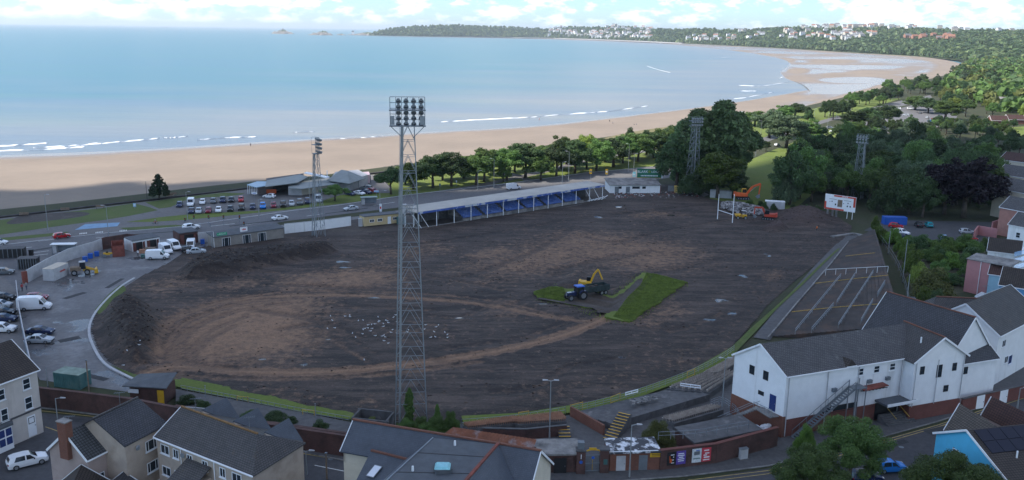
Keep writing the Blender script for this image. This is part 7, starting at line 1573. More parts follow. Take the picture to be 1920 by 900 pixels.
def poster(label, t_, w_, h_, m, marks):
    q = gD+dE*t_-nE*.26; r = thing('poster', label, 'poster', V3(q,1.5)); b = MB(); b.box(V3(q,1.5), (w_,.05,h_), rzE); b.build('sheet', m, r)
    for (x, z_, sx, sz, mm) in marks: b = MB(); b.box(V3(q+dE*x-nE*.035,1.5+z_), (sx,.012,sz), rzE); b.build('print', mm, r)
poster('black poster with an orange figure on the street wall', 1.5, 1.2, 1.8, mBlack, [(-.1,-.3,.3,.5,mOrange),(-.25,.1,.1,.6,mOrange),(.1,.5,.5,.1,mTrim),(.25,.2,.15,.12,mTrim),(.2,-.2,.2,.12,mTrim),(.15,-.6,.4,.08,mTrim)])
poster('purple poster with white lettering on the street wall', 2.8, 1.3, 1.8, mPurple, [(0,.55,.8,.12,mTrim),(0,.3,.95,.12,mTrim),(0,.05,.6,.12,mTrim),(0,-.2,.9,.1,mTrim),(0,-.45,.8,.1,mTrim)])
poster('white poster with a dark picture on the street wall', 5.0, 1.3, 1.9, mPosterW, [(0,.35,.8,.5,mGalvD),(.1,.7,.5,.1,mBlueP),(0,-.4,1.0,.12,mGreenC)])
poster('red poster with white lettering on the street wall', 6.35, 1.3, 1.9, mPosterR, [(0,.6,.7,.14,mTrim),(.1,.2,.6,.14,mTrim),(-.15,-.05,.5,.14,mTrim),(.05,-.35,.8,.18,mTrim),(0,-.7,.9,.12,mTrim)])
q = gE+(gF-gE)*.42-Vector((0,1.0,0)); r = thing('utility_cabinet', 'pale grey utility cabinet on the pavement by the street wall', 'cabinet', V3(q,.07)); b = MB(); b.box(V3(q,.8), (1.1,.5,1.4),.35); b.build('body', mConcL, r); b = MB(); b.box(V3(q,1.54), (1.2,.6,.08),.35); b.build('lid', mGalv, r); b = MB(); b.box(V3(q-Vector((0,.0,0)),.1), (1.3,.7,.1),.35); b.build('plinth', mConc, r)
fence('steel fence on top of the street wall', [(1232,862),(1300,858),(1345,850),(1400,840)], 1.1, 8, mGalv, 2, z=2.8)
lo2, d, nrm = block('low_flat_roof', 'low building with a patched black and white roof behind the street wall', Vector((G(1300,858).x,G(1300,858).y,0)), Vector((G(1425,832).x,G(1425,832).y,0)), 4.4, 2.0, mBrick, mConcD, 'building')
ptree('courtyard_bush', 'leafy bush with pale flowers in the yard behind the kiosk', 1232, 846, 792, 72, 'nearbush', lfO, None, 'bush')
ptree('ramp_bush', 'small yellow-green bush at the foot of the fire escape', 1508, 850, 800, 40, 'nearbush', lfH, None, 'bush')
q = G(1418,818); r = thing('rubbish_heap', 'heap of white rubbish sacks beside the clubhouse stairs', 'rubbish', q); rb2 = MB()
for i in range(60): s = random.uniform(.3,.6); rb2.ball((q.x+random.uniform(-1.6,1.8),q.y+random.uniform(-1.3,1.6),.3+random.random()*1.1), (s,s*.8,s*.6), 7, 5)
o = rb2.build('sacks', M('white_sacks', (.62,.62,.66), .5, .25, 3), r, uv=False); o['kind'] = 'stuff'
b = MB(); b.ball((q.x-1.9,q.y+.9,.9), (.6,.4,.6), 8, 6); b.build('pink_bag', M('magenta', (.45,.03,.25), .6, .1), r)
fence('slanting barrier in front of the rubbish heap', [(1404,812),(1416,830),(1430,838)], 1.3, 5, M('pinkish_rail', (.45,.33,.36), .6, .1), 3)
fence('handrail along the ramp to the clubhouse stairs', [(1332,770),(1352,764),(1376,780),(1384,792)], 1.1, 8, mGalv, 3, z=.6)
# ivy and bushes round the tallest mast, planted box on its left
for lb, x, y, ty, wp, k in (('tall column of ivy climbing the tallest mast',768,802,727,20,'tall'),('short column of ivy right of the tallest mast',820,806,757,14,'tall')): ptree('ivy_column', lb, x, y, ty, wp, k, lfA, None, 'plant')
for i, (x, y, ty, wp) in enumerate([(762,812,788,50),(790,815,784,50),(818,815,782,52),(845,812,774,36),(800,820,796,60)]): ptree('mast_bush', f'dense green bush round the foot of the tallest mast, {ORD[i]} from the left', x, y, ty, wp, 'nearbush', lfA, 'bushes at the foot of the tallest mast', 'bush')
q = G(700,800); r = thing('dugout', 'derelict roofless dugout with plants beside the tallest mast', 'hut', q)
for dx, dy, sx, sy, rz in ((0,1.6,5,.25,-.2),(0,-1.6,5,.25,-.2),(-2.4,0,.25,3.2,-.2),(2.4,0,.25,3.2,-.2)): b = MB(); b.box((q.x+dx,q.y+dy-dx*.2,.9), (sx,sy,1.8), rz); b.build('side_wall', mConcD, r)
ptree('dugout_plant', 'yellowish plants growing inside the derelict dugout', 694, 800, 782, 34, 'bush', lfO, None, 'plant')
# ---------------------------------------------------------------- right-hand terrace bank
tl, tr_, br_, bl_ = G(1588,452), G(1640,446), G(1700,575), G(1440,632)
bank('terrace_bank', 'broad dark stepped standing terrace on the right side of the pitch', (1448,632), (1592,452), (1638,450), (1690,640), .1, 3.0, 22, M('terrace_tarmac', (.046,.038,.035), .85, .4, .35, .3, 8, stain=(.095,.058,.042), ss=.3, sf=(.47,.68)))
strip('concrete_strip', W2([(1428,636),(1480,570),(1540,500),(1588,450),(1600,440)]), 3.0, .1, gPaveD); 
wall('pitch_wall', 'low weathered kerb wall at the foot of the right terrace', [G(1440,636),G(1495,570),G(1560,494),G(1590,456)], 0, .5, .3, mConc)
TF0, TF1, TB1, TB0 = [Vector((p.x,p.y,0)) for p in (G(1448,632), G(1592,452), G(1638,450), G(1690,640))]
def tpt(s, t_): a = TF0.lerp(TF1,s); c = TB0.lerp(TB1,s); return V3(a.lerp(c,t_), .1+2.9*t_+.15)
def handrail(label, px0, px1, m, zlift=1.0, n=7, name='crush_barrier', rails=1):
    def find(px):                              # nearest place on the bank
        best = None
        for i in range(61):
            for j in range(41):
                s, t_ = i/60, j/40; q = proj(tpt(s,t_)); d = (q[0]-px[0])**2+(q[1]-px[1])**2
                if best is None or d < best[0]: best = (d, tpt(s,t_))
        return best[1]
    a, c = find(px0), find(px1); r = thing(name, label, 'railing', a)
    for k in range(n+1): q = a.lerp(c,k/n); MB().beam(q-Vector((0,0,.1)), q+Vector((0,0,zlift)), .07).build('post', m, r)
    for j in range(rails): MB().beam(a+Vector((0,0,zlift-j*.45)), c+Vector((0,0,zlift-j*.45)), .08).build('rail', m, r)
    return r
for i, (a, c) in enumerate([((1492,626),(1575,520)),((1570,574),(1602,520)),((1572,614),(1637,514)),((1616,608),(1638,568)),((1645,556),(1658,532)),((1520,640),(1560,576))]): handrail(f'grey steel handrail running up the right terrace, {ORD[i]} of six', a, c, mGalv, 1.0, 12, rails=2)
handrail('white rail across the middle of the right terrace', (1547,516), (1681,506), mTrim, 1.3, 6, 'cross_rail')
for lb, pts in (('far',[(1585,482),(1640,476)]),('middle',[(1522,530),(1600,524),(1680,514)]),('near',[(1480,582),(1560,578),(1690,566)])):
    def fnd(px):
        best = None
        for i in range(61):
            for j in range(41):
                q = proj(tpt(i/60,j/40)-Vector((0,0,.1))); d = (q[0]-px[0])**2+(q[1]-px[1])**2
                if best is None or d < best[0]: best = (d, tpt(i/60,j/40))
        return best[1]
    P = [fnd(p) for p in pts]; r = thing('yellow_line', f'faded yellow walkway edge across the {lb} part of the right terrace', 'line', P[0])
    for a, c in zip(P, P[1:]):
        for k in range(10): MB().beam(a.lerp(c,k/10)+Vector((0,0,.05)), a.lerp(c,(k+.92)/10)+Vector((0,0,.03)), .2, .06).build('painted_edge', mYellowW, r)
strip('concrete_ledge', W2([(1560,446),(1600,440),(1632,446)]), 1.2, 0, mConc, .5)
fence('wire fence behind the right terrace', [(1648,452),(1680,500),(1700,560),(1705,610)], 2.0, 14, mGalvD, 2)
# ---------------------------------------------------------------- blue-seated stand
s0, s1 = Vector((G(806,426).x,G(806,426).y,0)), Vector((G(1128,374).x,G(1128,374).y,0)); us_ = (s1-s0).normalized(); ns_ = Vector((-us_.y,us_.x,0)); Ls = (s1-s0).length
st_ = thing('grandstand', 'long low grandstand with blue seats and a pale roof across the pitch', 'stand', s0)
mSeatB = M('blue_seats', (.085,.16,.43), .5, .2, .5, stain=(.2,.29,.58), ss=.6, sf=(.5,.7)); mStandR = M('pale_stand_roof', (.40,.375,.34), .7, .15, .15, .1, 3, stain=(.35,.33,.30), ss=.12, sf=(.5,.7)); mBlueF = M('blue_fascia', (.06,.12,.40), .6, .5, .35, stain=(.45,.48,.52), ss=.35, sf=(.5,.56))
zf, zb_, dep = 4.95, 5.1, 7.6
MB().slab([V3(s0-us_*5-ns_*.6,zf), V3(s1+us_*1-ns_*.6,zf), V3(s1+us_*1+ns_*dep,zb_), V3(s0-us_*5+ns_*dep,zb_)], .22).build('roof', mStandR, st_)
nfa = 24
for k in range(nfa): fascia_box(st_, V3(s0-us_*4.5-ns_*.68+us_*(Ls+5)*k/nfa,zf-.62), V3(s0-us_*4.5-ns_*.68+us_*(Ls+5)*(k+.97)/nfa,zf-.62), .55, .08, mBlueF, 'fascia_board')
for k in range(13):
    q = s0-us_*4+us_*(Ls+4)*k/12; MB().beam(V3(q-ns_*.3,0), V3(q-ns_*.3,zf-.2), .2).build('column', mTrim, st_); MB().beam(V3(q+ns_*(dep-.4),0), V3(q+ns_*(dep-.4),zb_-.2), .2).build('rear_column', mGalv, st_)
    MB().beam(V3(q-ns_*.3,zf-.3), V3(q+ns_*(dep-.4),zb_-.32), .16, .3).build('rafter', mTrim, st_)
for x in (-3,-.5,Ls*.93,Ls*.985): MB().beam(V3(s0+us_*x-ns_*.2,.1), V3(s0+us_*(x-2.4)+ns_*.5,4.0), .14).build('raking_strut', mTrim, st_)
sx0, sx1 = Ls*.17, Ls*.88; rows = 9
for k in range(rows): MB().prism([V3(s0+us_*sx0+ns_*(.8+k*.75),0), V3(s0+us_*sx1+ns_*(.8+k*.75),0), V3(s0+us_*sx1+ns_*(1.55+k*.75),0), V3(s0+us_*sx0+ns_*(1.55+k*.75),0)], (0,0,.5+k*.34)).build('terrace_step', mConc, st_)
bays = 6
for j in range(bays):
    sb = MB(); x0, x1 = sx0+(sx1-sx0)*j/bays+.8, sx0+(sx1-sx0)*(j+1)/bays-.4; nseat = int((x1-x0)/.55)
    for k in range(rows):
        for i in range(nseat):
            q = s0+us_*(x0+(i+.5)*(x1-x0)/nseat)+ns_*(1.1+k*.75); z_ = .5+k*.34; rz = math.atan2(us_.y,us_.x)
            sb.box(V3(q,z_+.42), (.46,.42,.05), rz); sb.box(V3(q+ns_*.2,z_+.68), (.46,.06,.46), rz)
    o = sb.build('seat_block', mSeatB, st_, uv=False); o['kind'] = 'stuff'
fascia_box(st_, V3(s0+ns_*(dep-.1),0), V3(s1+ns_*(dep-.1),0), 3.6, .15, mConcD, 'back_wall'); fascia_box(st_, V3(s0+us_*sx0,0), V3(s0+us_*sx1,0), .9, .15, mConc, 'front_wall')
for x in (sx0, sx1): fascia_box(st_, V3(s0+us_*x+ns_*.6,0), V3(s0+us_*x+ns_*7.3,0), 1.0, .12, mConcD, 'end_wall')
fascia_box(st_, V3(s0-us_*4.8,0), V3(s1+us_*2,0), .35, .3, mConc, 'kerb')
r = thing('broken_barrier', 'broken pale barrier beams at the right end of the grandstand', 'debris', V3(s0+us_*Ls*.94,0))
for k in range(5): q = s0+us_*(Ls*(.9+.02*k))-ns_*(.3+.2*k); MB().beam(V3(q,.3), V3(q+us_*2.5-ns_*.5,.7+.2*k), .16).build('beam', mTrim, r)
# far white hut and green billboard
p = [G(1143,362), G(1237,362), G(1250,358)]; a, c = Vector((p[0].x,p[0].y,0)), Vector((p[1].x,p[1].y,0)); d = (c-a).normalized(); nrm = Vector((-d.y,d.x,0)); L = (c-a).length
fhut = thing('white_hut', 'long low white hut with a grey roof at the far end of the pitch', 'hut', a); wallpoly(fhut, [a,c,c+nrm*9,a+nrm*9], 0, 2.9, mWhite); roofslab(fhut, [V3(a-nrm*.5-d*.4,2.95), V3(c-nrm*.5+d*.3,2.95), V3(c+nrm*9.3+d*.3,3.8), V3(a+nrm*9.3-d*.4,3.8)], mConc, .2)
for x, w_ in ((.52,2.6),(.68,1.2),(.2,1.2)): window(fhut, V3(a+d*L*x,1.9), d, -nrm, w_, .8, 2, None, mBlack, False)
for x in (.14,.36): door(fhut, V3(a+d*L*x,0), d, -nrm, 1.4, 2.2, mGalvD)
b = MB(); b.box(V3(c+d*.2+nrm*3,1.4), (.3,6,2.6), math.atan2(d.y,d.x)); b.build('red_door_panel', mBrickR, fhut)
q0, q1 = G(1198,345,2.5), G(1233,345,2.5); bb = thing('green_billboard', 'dark green billboard with white lettering above the far white hut', 'billboard', Vector((G(1216,352).x,G(1216,352).y,0))); c0 = wloc(bb); wb_ = 8.6; mGreenB = M('billboard_green', (.01,.13,.075), .5, .08)
b = MB(); b.box(V3(c0,5.2), (wb_,.3,3.2)); b.build('board', mGreenB, bb); b = MB(); b.box(V3(c0+Vector((wb_/2+.3,.02,0)),5.2), (.5,.3,3.3)); b.build('side_strip', mTrim, bb); b = MB(); b.box(V3(c0+Vector((0,-.02,0)),3.58), (wb_,.28,.16)); b.build('yellow_edge', mYellow, bb)
for s in (-3.4,0,3.4): MB().beam(V3(c0+Vector((s,.3,0)),0), V3(c0+Vector((s,.3,0)),6.6), .2).build('post', mGalvD, bb)
text('BLARK', 1.25, mTrim, bb, (-2.35,-.16,5.75), (R(90),0,0)); text('LIDGEY', 1.05, mTrim, bb, (2.45,-.16,5.75), (R(90),0,0)); text('~18', .55, mTrim, bb, (0,-.16,4.35), (R(90),0,0)); b = MB(); b.ball(V3(c0+Vector((.05,-.18,0)),5.8), (.5,.05,.5), 10, 6); b.build('emblem', M('emblem_green', (.12,.22,.04), .6, .2), bb)
wall('grey_panel_fence', 'short grey panel fence beside the pale yellow box', [G(1252,359),G(1267,359)], 0, 2.0, .1, mGalv, None, 'fence')
# rugby posts
r = thing('rugby_posts', 'white rugby goal posts with a sagging crossbar', 'goal posts', G(1345,413)); a, c = G(1345,412), G(1373,419); ha = HT(1345,412,366)
for q, tx, ty in ((a,1349,364),(c,1377,364)): MB().cyl(V3(q,0), V3(q,HT(tx,412 if q is a else 419,ty)), .13, .1, 8).build('upright', mTrim, r)
MB().cyl(V3(a,3.0), V3(c,2.6), .09, .09, 8).build('crossbar', mTrim, r)
# scoreboard
a, c = G(1546,404), G(1600,412); a = Vector((a.x,a.y,0)); c = Vector((c.x,c.y,0)); d = (c-a); L = d.length; d.normalize(); nrm = Vector((-d.y,d.x,0)); sb_ = thing('scoreboard', 'white scoreboard with a red border standing on concrete posts', 'scoreboard', a); rz = math.atan2(d.y,d.x)
zb0, hb_ = 2.2, 4.6; mid_ = a.lerp(c,.5)
def sbox(x, z_, w_, h_, m, name, y=.2, th=.05): b = MB(); b.box(V3(mid_+d*(x*L/2)-nrm*y,zb0+hb_/2+z_*hb_/2), (w_*L/2,th,h_*hb_/2), rz); return b.build(name, m, sb_)
sbox(0,0,2.1,2,mTrim,'board',0,.3); mSR = M('scoreboard_red', (.5,.06,.035), .5, .12, 1)
sbox(.3,.88,1.5,.2,mSR,'red_border'); sbox(.98,.25,.14,1.2,mSR,'red_border'); sbox(-1.0,-.45,.12,.95,mSR,'red_border'); sbox(-.35,-.88,1.3,.2,mSR,'red_border'); sbox(0,-.05,.32,.95,mWood,'plywood_panel')
for x, z_, s in ((-.55,.1,.1),(-.3,-.25,.14),(.55,.1,.1),(.52,-.3,.13),(.72,-.3,.13),(-.7,.05,.06),(.25,.0,.07)): sbox(x,z_,s*.6,s*1.6,mBlack,'digit_panel',.22)
for x, w_ in ((-.5,.5),(.5,.5)): sbox(x,.42,w_,.06,mGalv,'heading_line',.22)
text('~9', .34, mTrim, sb_, tuple(mid_-wloc(sb_)+d*L*.15-nrm*.24+Vector((0,0,zb0+hb_*.94))), (R(90),0,rz))
for x in (-.8,-.45,-.2,.55,.9): b = MB(); b.box(V3(mid_+d*(x*L/2),zb0/2), (.5 if x < 0 else .14,.5 if x < 0 else .14,zb0), rz); b.build('support', mConc if x < 0 else mTrim, sb_)
# rubble pile under the orange excavator
rbm = MB(); rr = random.Random(4)
for i in range(1100):
    x = rr.uniform(1352,1436); y = 387+14*((x-1352)/84)+rr.uniform(-10,10)*(1-abs((x-1394)/48)**2*.7); q = G(x,y); hgt_ = 1.7*max(0,1-((x-1394)/46)**2)*max(0,1-((y-(387+14*((x-1352)/84)))/11)**2); s = rr.uniform(.2,.75)
    rbm.box((q.x,q.y,hgt_+.1), (s,s*.8,s*.6), rr.random()*3, rr.choice((0,0,1,2)))
tag(rbm.build('rubble_pile', [M('rubble_grey', (.19,.18,.18), .9, .4, 1), M('rubble_pale', (.38,.36,.35), .9, .2, 1), M('rubble_dark', (.07,.06,.06), .9, .3, 1)], uv=False), 'pile of broken concrete rubble under the bright orange excavator', 'rubble', kind='stuff')
rbm = MB()
for i in range(260):
    x = rr.uniform(1150,1310); y = 366+rr.uniform(-6,6); q = G(x,y); s = rr.uniform(.15,.6); rbm.box((q.x,q.y,.1), (s,s*.8,s*.4), rr.random()*3, rr.choice((0,1)))
tag(rbm.build('site_debris', [mConcL, mRust], uv=False), 'scattered demolition debris in front of the far white hut', 'rubble', kind='stuff')
# ---------------------------------------------------------------- left side: sheds, hut, walls, cafe
def run(pix): return [Vector((p.x,p.y,0)) for p in (G(x,y) for x, y in pix)]
hutA, hutB = run([(402,466),(532,447)]); d = (hutB-hutA).normalized(); nrm = Vector((-d.y,d.x,0)); L = (hutB-hutA).length
hu = thing('three_door_hut', 'long grey-brown hut with three white-barred doors beside the spoil heap', 'hut', hutA); wallpoly(hu, [hutA,hutB,hutB+nrm*4,hutA+nrm*4], 0, 2.9, M('hut_render', (.24,.22,.2), .85, .15, .8)); roofslab(hu, [V3(hutA-nrm*.3-d*.2,2.95), V3(hutB-nrm*.3+d*.2,2.95), V3(hutB+nrm*4.3+d*.2,3.4), V3(hutA+nrm*4.3-d*.2,3.4)], mFelt, .18)
for x in (.17,.46,.68): window(hu, V3(hutA+d*L*x,1.25), d, -nrm, 2.2, 2.3, 4, None, None, False)
rz = math.atan2(d.y,d.x)
gs_ = thing('green_sign', 'small green sign with white lettering on the three-door hut', 'sign', V3(hutA+d*L*.11-nrm*.2,3.5)); b = MB(); b.box(wloc(gs_), (2.6,.1,.7), rz); b.build('board', M('sign_green', (.02,.3,.15), .5, .05), gs_); text('e BOLLIT', .55, mTrim, gs_, (0,-.07,0), (R(90),0,rz))
ws_ = thing('white_sign', 'small white sign with red lettering on the three-door hut roof', 'sign', V3(hutA+d*L*.42-nrm*.1,3.9)); b = MB(); b.box(wloc(ws_), (1.9,.1,1.1), rz); b.build('board', mTrim, ws_); text('~3', .6, mRed, ws_, (0,-.07,0), (R(90),0,rz))
for lb, pix, h_, m in (('white perimeter wall beside the second mast',[(534,438),(600,431),(658,423)],2.6,mWhite),('pale wall between garage and three-door hut',[(372,455),(400,452)],2.6,mConcL),('white panel wall along the yard, beside the container',[(52,530),(90,508),(130,488),(178,474),(192,468)],2.8,mConcL),('dark brick sheds wall behind the red skip',[(192,468),(240,460),(262,462)],3.0,mBrick)):
    wall('perimeter_wall', lb, run(pix), 0, h_, .25, m, mConcL if m is mWhite else None)
q = run([(146,487)])[0]
def shed(label, pa, pc, dep, h_, wm, n, fm=None):
    a, c = run([pa,pc]); d = (c-a).normalized(); nrm = Vector((-d.y,d.x,0)); L = (c-a).length; r = thing('open_shed', label, 'shed', a); wallpoly(r, [a,c,c+nrm*dep,a+nrm*dep], 0, h_, wm); roofslab(r, [V3(a-nrm*.3,h_+.02), V3(c-nrm*.3,h_+.02), V3(c+nrm*dep,h_+.3), V3(a+nrm*dep,h_+.3)], mFelt, .15)
    for k in range(n):
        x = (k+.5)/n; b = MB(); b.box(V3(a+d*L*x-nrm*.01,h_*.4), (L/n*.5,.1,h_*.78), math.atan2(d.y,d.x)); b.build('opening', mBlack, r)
        for s in (-1,1): b = MB(); b.box(V3(a+d*(L*x+s*L/n*.34)-nrm*.25,h_*.4), (L/n*.2,.08,h_*.78), math.atan2(d.y,d.x)+s*.5); b.build('door', mBrickR, r)
    return r
shed('white shed with two open red-doored bays behind the minibus', (248,472), (300,463), 4, 2.7, mWhite, 2); shed('brick garage with open doors behind the white van', (336,459), (372,454), 4, 3.0, mBrick, 1)
def small_box(name, label, cat, px, py, d_, m, rz=0, z=0, part='body'):
    q = G(px,py); r = thing(name, label, cat, V3(q,z)); b = MB(); b.box(V3(q,z+d_[2]/2), d_, rz); b.build(part, m, r); b = MB(); b.box(V3(q,z+d_[2]+.03), (d_[0]*1.06,d_[1]*1.06,.06), rz); b.build('lid', m, r); return r
for i, (x, y) in enumerate([(170,484),(182,480),(380,457),(160,490)]): small_box('blue_bin', f'blue plastic bin in the yard, {ORD[i]} of four', 'bin', x, y, (1.0,.9,1.1), mBlueP, .3)
small_box('pallet_stack', 'stack of wooden boards in front of the open white shed', 'pallets', 282, 472, (2.4,1.4,1.0), mWood, .2); small_box('pallet_stack', 'low wooden crate between the two open bays', 'pallets', 268, 474, (1.4,1.0,.8), mSeat, .2); small_box('green_tarp', 'green tarpaulin bundle beside the minibus', 'tarpaulin', 274, 481, (2.2,1.2,.5), mGreenC, .3)
# crate cages and street furniture outside the wall
for lb, x, y, dd in (('dark slatted cage of crates outside the yard wall',55,502,(4.2,2.8,2.4)),('long dark slatted cage of crates at the left edge',14,482,(8,2.6,2.2))):
    q = G(x,y); r = thing('crate_cage', lb, 'cage', q); b = MB(); b.box(V3(q,dd[2]/2), (dd[0]-.2,dd[1]-.2,dd[2]-.2), .25); b.build('core', mBlack, r); b = MB(); b.box(V3(q,dd[2]), (dd[0],dd[1],.12), .25); b.build('lid', mConcD, r)
    for k in range(8): o_ = Vector((math.cos(.25)*(-dd[0]/2+dd[0]*(k+.5)/8), math.sin(.25)*(-dd[0]/2+dd[0]*(k+.5)/8), 0))-Vector((-math.sin(.25),math.cos(.25),0))*dd[1]/2; MB().beam(V3(q+o_,0), V3(q+o_,dd[2]), .12).build('slat', mGalvD, r)
small_box('litter_bin', 'dark litter bin near the left bus shelter', 'bin', 59, 479, (.8,.8,1.4), mBlack)
def shelter(label, px, py, L, rz, roofm):
    q = G(px,py); r = thing('bus_shelter', label, 'bus shelter', q); u = Vector((math.cos(rz),math.sin(rz),0)); n = Vector((-u.y,u.x,0)); b = MB(); b.box(V3(q,2.5), (L+.6,1.9,.16), rz); b.build('roof', roofm, r)
    for s in (-1,1):
        for t_ in (-.7,.7): MB().beam(V3(q+u*s*L/2+n*t_,0), V3(q+u*s*L/2+n*t_,2.45), .08).build('post', mGalvD, r)
    b = MB(); b.box(V3(q+n*.72,1.3), (L,.04,1.9), rz); b.build('glass_back', M('shelter_glass', (.2,.23,.26), .1, .1), r); b = MB(); b.box(V3(q-u*(L/2-.5)+n*.1,1.2), (.9,1.2,1.9), rz); b.build('advert_panel', mConcL, r); b = MB(); b.box(V3(q+n*.4,.5), (L*.7,.35,.08), rz); b.build('bench', mBlack, r); return r
shelter('white-roofed bus shelter outside the yard wall', 121, 476, 5.0, .12, mTrim); shelter('green-grey bus shelter on the seaward side of the coast road', 692, 384, 4.6, .3, M('shelter_green', (.25,.32,.3), .6, .1))
# left fence of the yard, hoardings
wall('yard_hoarding', 'long blue-grey hoarding along the left side of the yard', run([(32,545),(38,600),(48,650),(62,712)]), 0, 2.2, .12, M('hoarding_blue_grey', (.16,.19,.24), .7, .25, .5), mConcL, 'fence'); wall('gate_post_wall', 'rusty brown gate post wall at the yard entrance', run([(43,532),(52,530)]), 0, 2.6, .5, mRust)
sheet('grass_verge', [(0,668),(48,660),(60,690),(0,700)], -.015, gGrass); sheet('outer_car_park', [(-300,640),(0,510),(30,545),(46,660),(0,690),(-300,760)], -.022, gPave)
# yellow portable cabins
def cabin(label, pa, pc, dep, h_, wm, rm, wins):
    a, c = run([pa,pc]); d = (c-a).normalized(); nrm = Vector((-d.y,d.x,0)); L = (c-a).length; r = thing('portable_cabin', label, 'cabin', a); wallpoly(r, [a,c,c+nrm*dep,a+nrm*dep], .2, h_, wm); MB().slab([V3(p,h_+.15) for p in (a-nrm*.15-d*.1,c-nrm*.15+d*.1,c+nrm*(dep+.15)+d*.1,a+nrm*(dep+.15)-d*.1)], .16).build('roof', rm, r)
    for x, w_ in wins: window(r, V3(a+d*L*x,1.6), d, -nrm, w_, .9, 2, None, mTrim, False)
    door(r, V3(a+d*L*.72,.2), d, -nrm, 1.0, 2.1, mTrim)
    for k in range(4): b = MB(); b.box(V3(a+d*L*(.06+.29*k)+nrm*.3,.1), (.4,.4,.2)); b.build('foot', mConcD, r)
    return r
cabin('cream-yellow portable cabin left of the grandstand', (683,426), (748,419), 3.2, 2.9, M('cream_yellow', (.52,.40,.22), .7, .08), mFelt, ((.22,1.4),(.45,1.4),(.88,1.2)))
small_box('green_stall', 'teal-green canvas stall beside the portable cabin', 'stall', 752, 419, (2.6,2.0,2.0), mGreenC, .3); small_box('grey_cubicle', 'pale grey cubicle left of the portable cabin', 'cubicle', 676, 424, (1.1,1.1,2.2), mConcL, .2)
q = G(768,424); r = thing('camera_tower', 'pale scaffold tower behind the tallest mast at the end of the grandstand', 'tower', q)
for dx in (-1.2,1.2):
    for dy in (-1,1): MB().beam((q.x+dx,q.y+dy,0), (q.x+dx,q.y+dy,6.2), .14).build('leg', mTrim, r)
for zz in (3.2,6.0): b = MB(); b.box(V3(q,zz), (2.8,2.4,.14)); b.build('deck', mConc, r)
b = MB(); b.box((q.x-1.5,q.y-.2,5.0), (1.2,2.0,2.4)); b.build('grey_panel', mConcL, r)
# cafe by the beach
def pflat(parent, pix, z_, m, th=.2, name='roof'):
    p = [G(x,y,z_) for x, y in pix]; p = p if sum(a.x*c.y-a.y*c.x for a, c in zip(p, p[1:]+p[:1])) > 0 else p[::-1]; return MB().slab(p, th).build(name, m, parent)
q = G(545,362); cf = thing('beach_cafe', 'low grey beach cafe with wide sloping roofs by the sea wall', 'cafe', q); mGreyR = M('grey_cafe_roof', (.20,.22,.22), .6, .15, .4); mCladW = M('wooden_cladding', (.17,.14,.13), .8, .2, 1.5)
pflat(cf, [(497,350),(558,342),(578,331),(562,327),(500,338)], 3.9, mGreyR); pflat(cf, [(463,346),(480,351),(506,347),(500,340),(482,340)], 3.5, M('pale_blue_awning', (.30,.42,.52), .5, .08))
def pwall(parent, pix, z1, m, name='wall'): f = [Vector((p.x,p.y,0)) for p in (G(x,y) for x, y in pix)]; return wallpoly(parent, f, 0, z1, m, name)
pwall(cf, [(484,366),(512,362),(512,356),(484,360)], 3.2, mCladW); pwall(cf, [(500,362),(570,350),(570,342),(500,352)], 3.3, mConcD)
pwall(cf, [(541,366),(566,366),(566,358),(541,360)], 2.9, mConcL); pwall(cf, [(566,366),(640,355),(640,345),(566,355)], 2.8, mCream); pflat(cf, [(541,352),(566,354),(642,343),(632,336),(570,342),(545,346)], 3.0, mGreyR)
for k in range(6):
    a = G(465+k*3.2,364-k*.2); MB().beam(V3(a,0), V3(a,3.3), .15).build('awning_post', mTrim, cf)
hp = [G(x,y,z_) for x, y, z_ in ((612,338,3.6),(655,344,3.6),(686,334,3.6),(672,328,3.6))]; apx, apx2 = G(640,318,6.2), G(652,320,6.2)
pwall(cf, [(618,356),(658,357),(690,346),(672,336),(630,340)], 3.5, mConcL)
for tri in ((hp[0],hp[1],apx2,apx),(hp[1],hp[2],apx2),(hp[2],hp[3],apx,apx2),(hp[3],hp[0],apx)): roofslab(cf, tri, mGreyR, .15)
pwall(cf, [(661,352),(675,350),(675,345),(661,346)], 2.9, mBrickR); b = MB(); q2 = G(668,352); b.box(V3(q2,1.4), (1.8,.4,2.4), .2); b.build('window', mGreenC, cf); pwall(cf, [(676,346),(694,343),(692,337),(676,338)], 3.0, M('pale_pink_wall', (.55,.42,.45), .8, .05))
pl = [G(x,y,5.0) for x, y in ((570,324),(612,333),(618,331),(575,322))]; roofslab(cf, pl, mTrim, .25, 'white_canopy'); 
for x, y in ((590,350),(614,345)): a = G(x,y); MB().beam(V3(a,2.8), V3(a,4.9), .25).build('canopy_post', mTrim, cf)
for x, y in ((604,347),(592,349),(575,352)): a = G(x,y); MB().cyl(V3(a,3.0), V3(a,3.9), .35, .3, 8).build('vent', mGalv, cf)
ob = thing('orange_banner', 'orange banner on the wooden cafe fence', 'banner', G(509,364)); q = wloc(ob); b = MB(); b.box(V3(q,.9), (3.2,.1,1.4), .15); b.build('sheet', mOrange, ob); b = MB(); b.box(V3(q-Vector((0,.02,0)),.1), (3.3,.2,.2), .15); b.build('foot', mBlack, ob)
tagp = thing('sand_groyne_block', 'small grey kiosk block beside the cafe at the beach steps', 'kiosk', G(691,342)); b = MB(); b.box(V3(wloc(tagp),1.3), (1.6,1.6,2.6), .2); b.build('wall', mGalvD, tagp); b = MB(); b.box(V3(wloc(tagp)-Vector((0,.82,0)),1.0), (.8,.06,1.9), .2); b.build('door', mBlack, tagp)
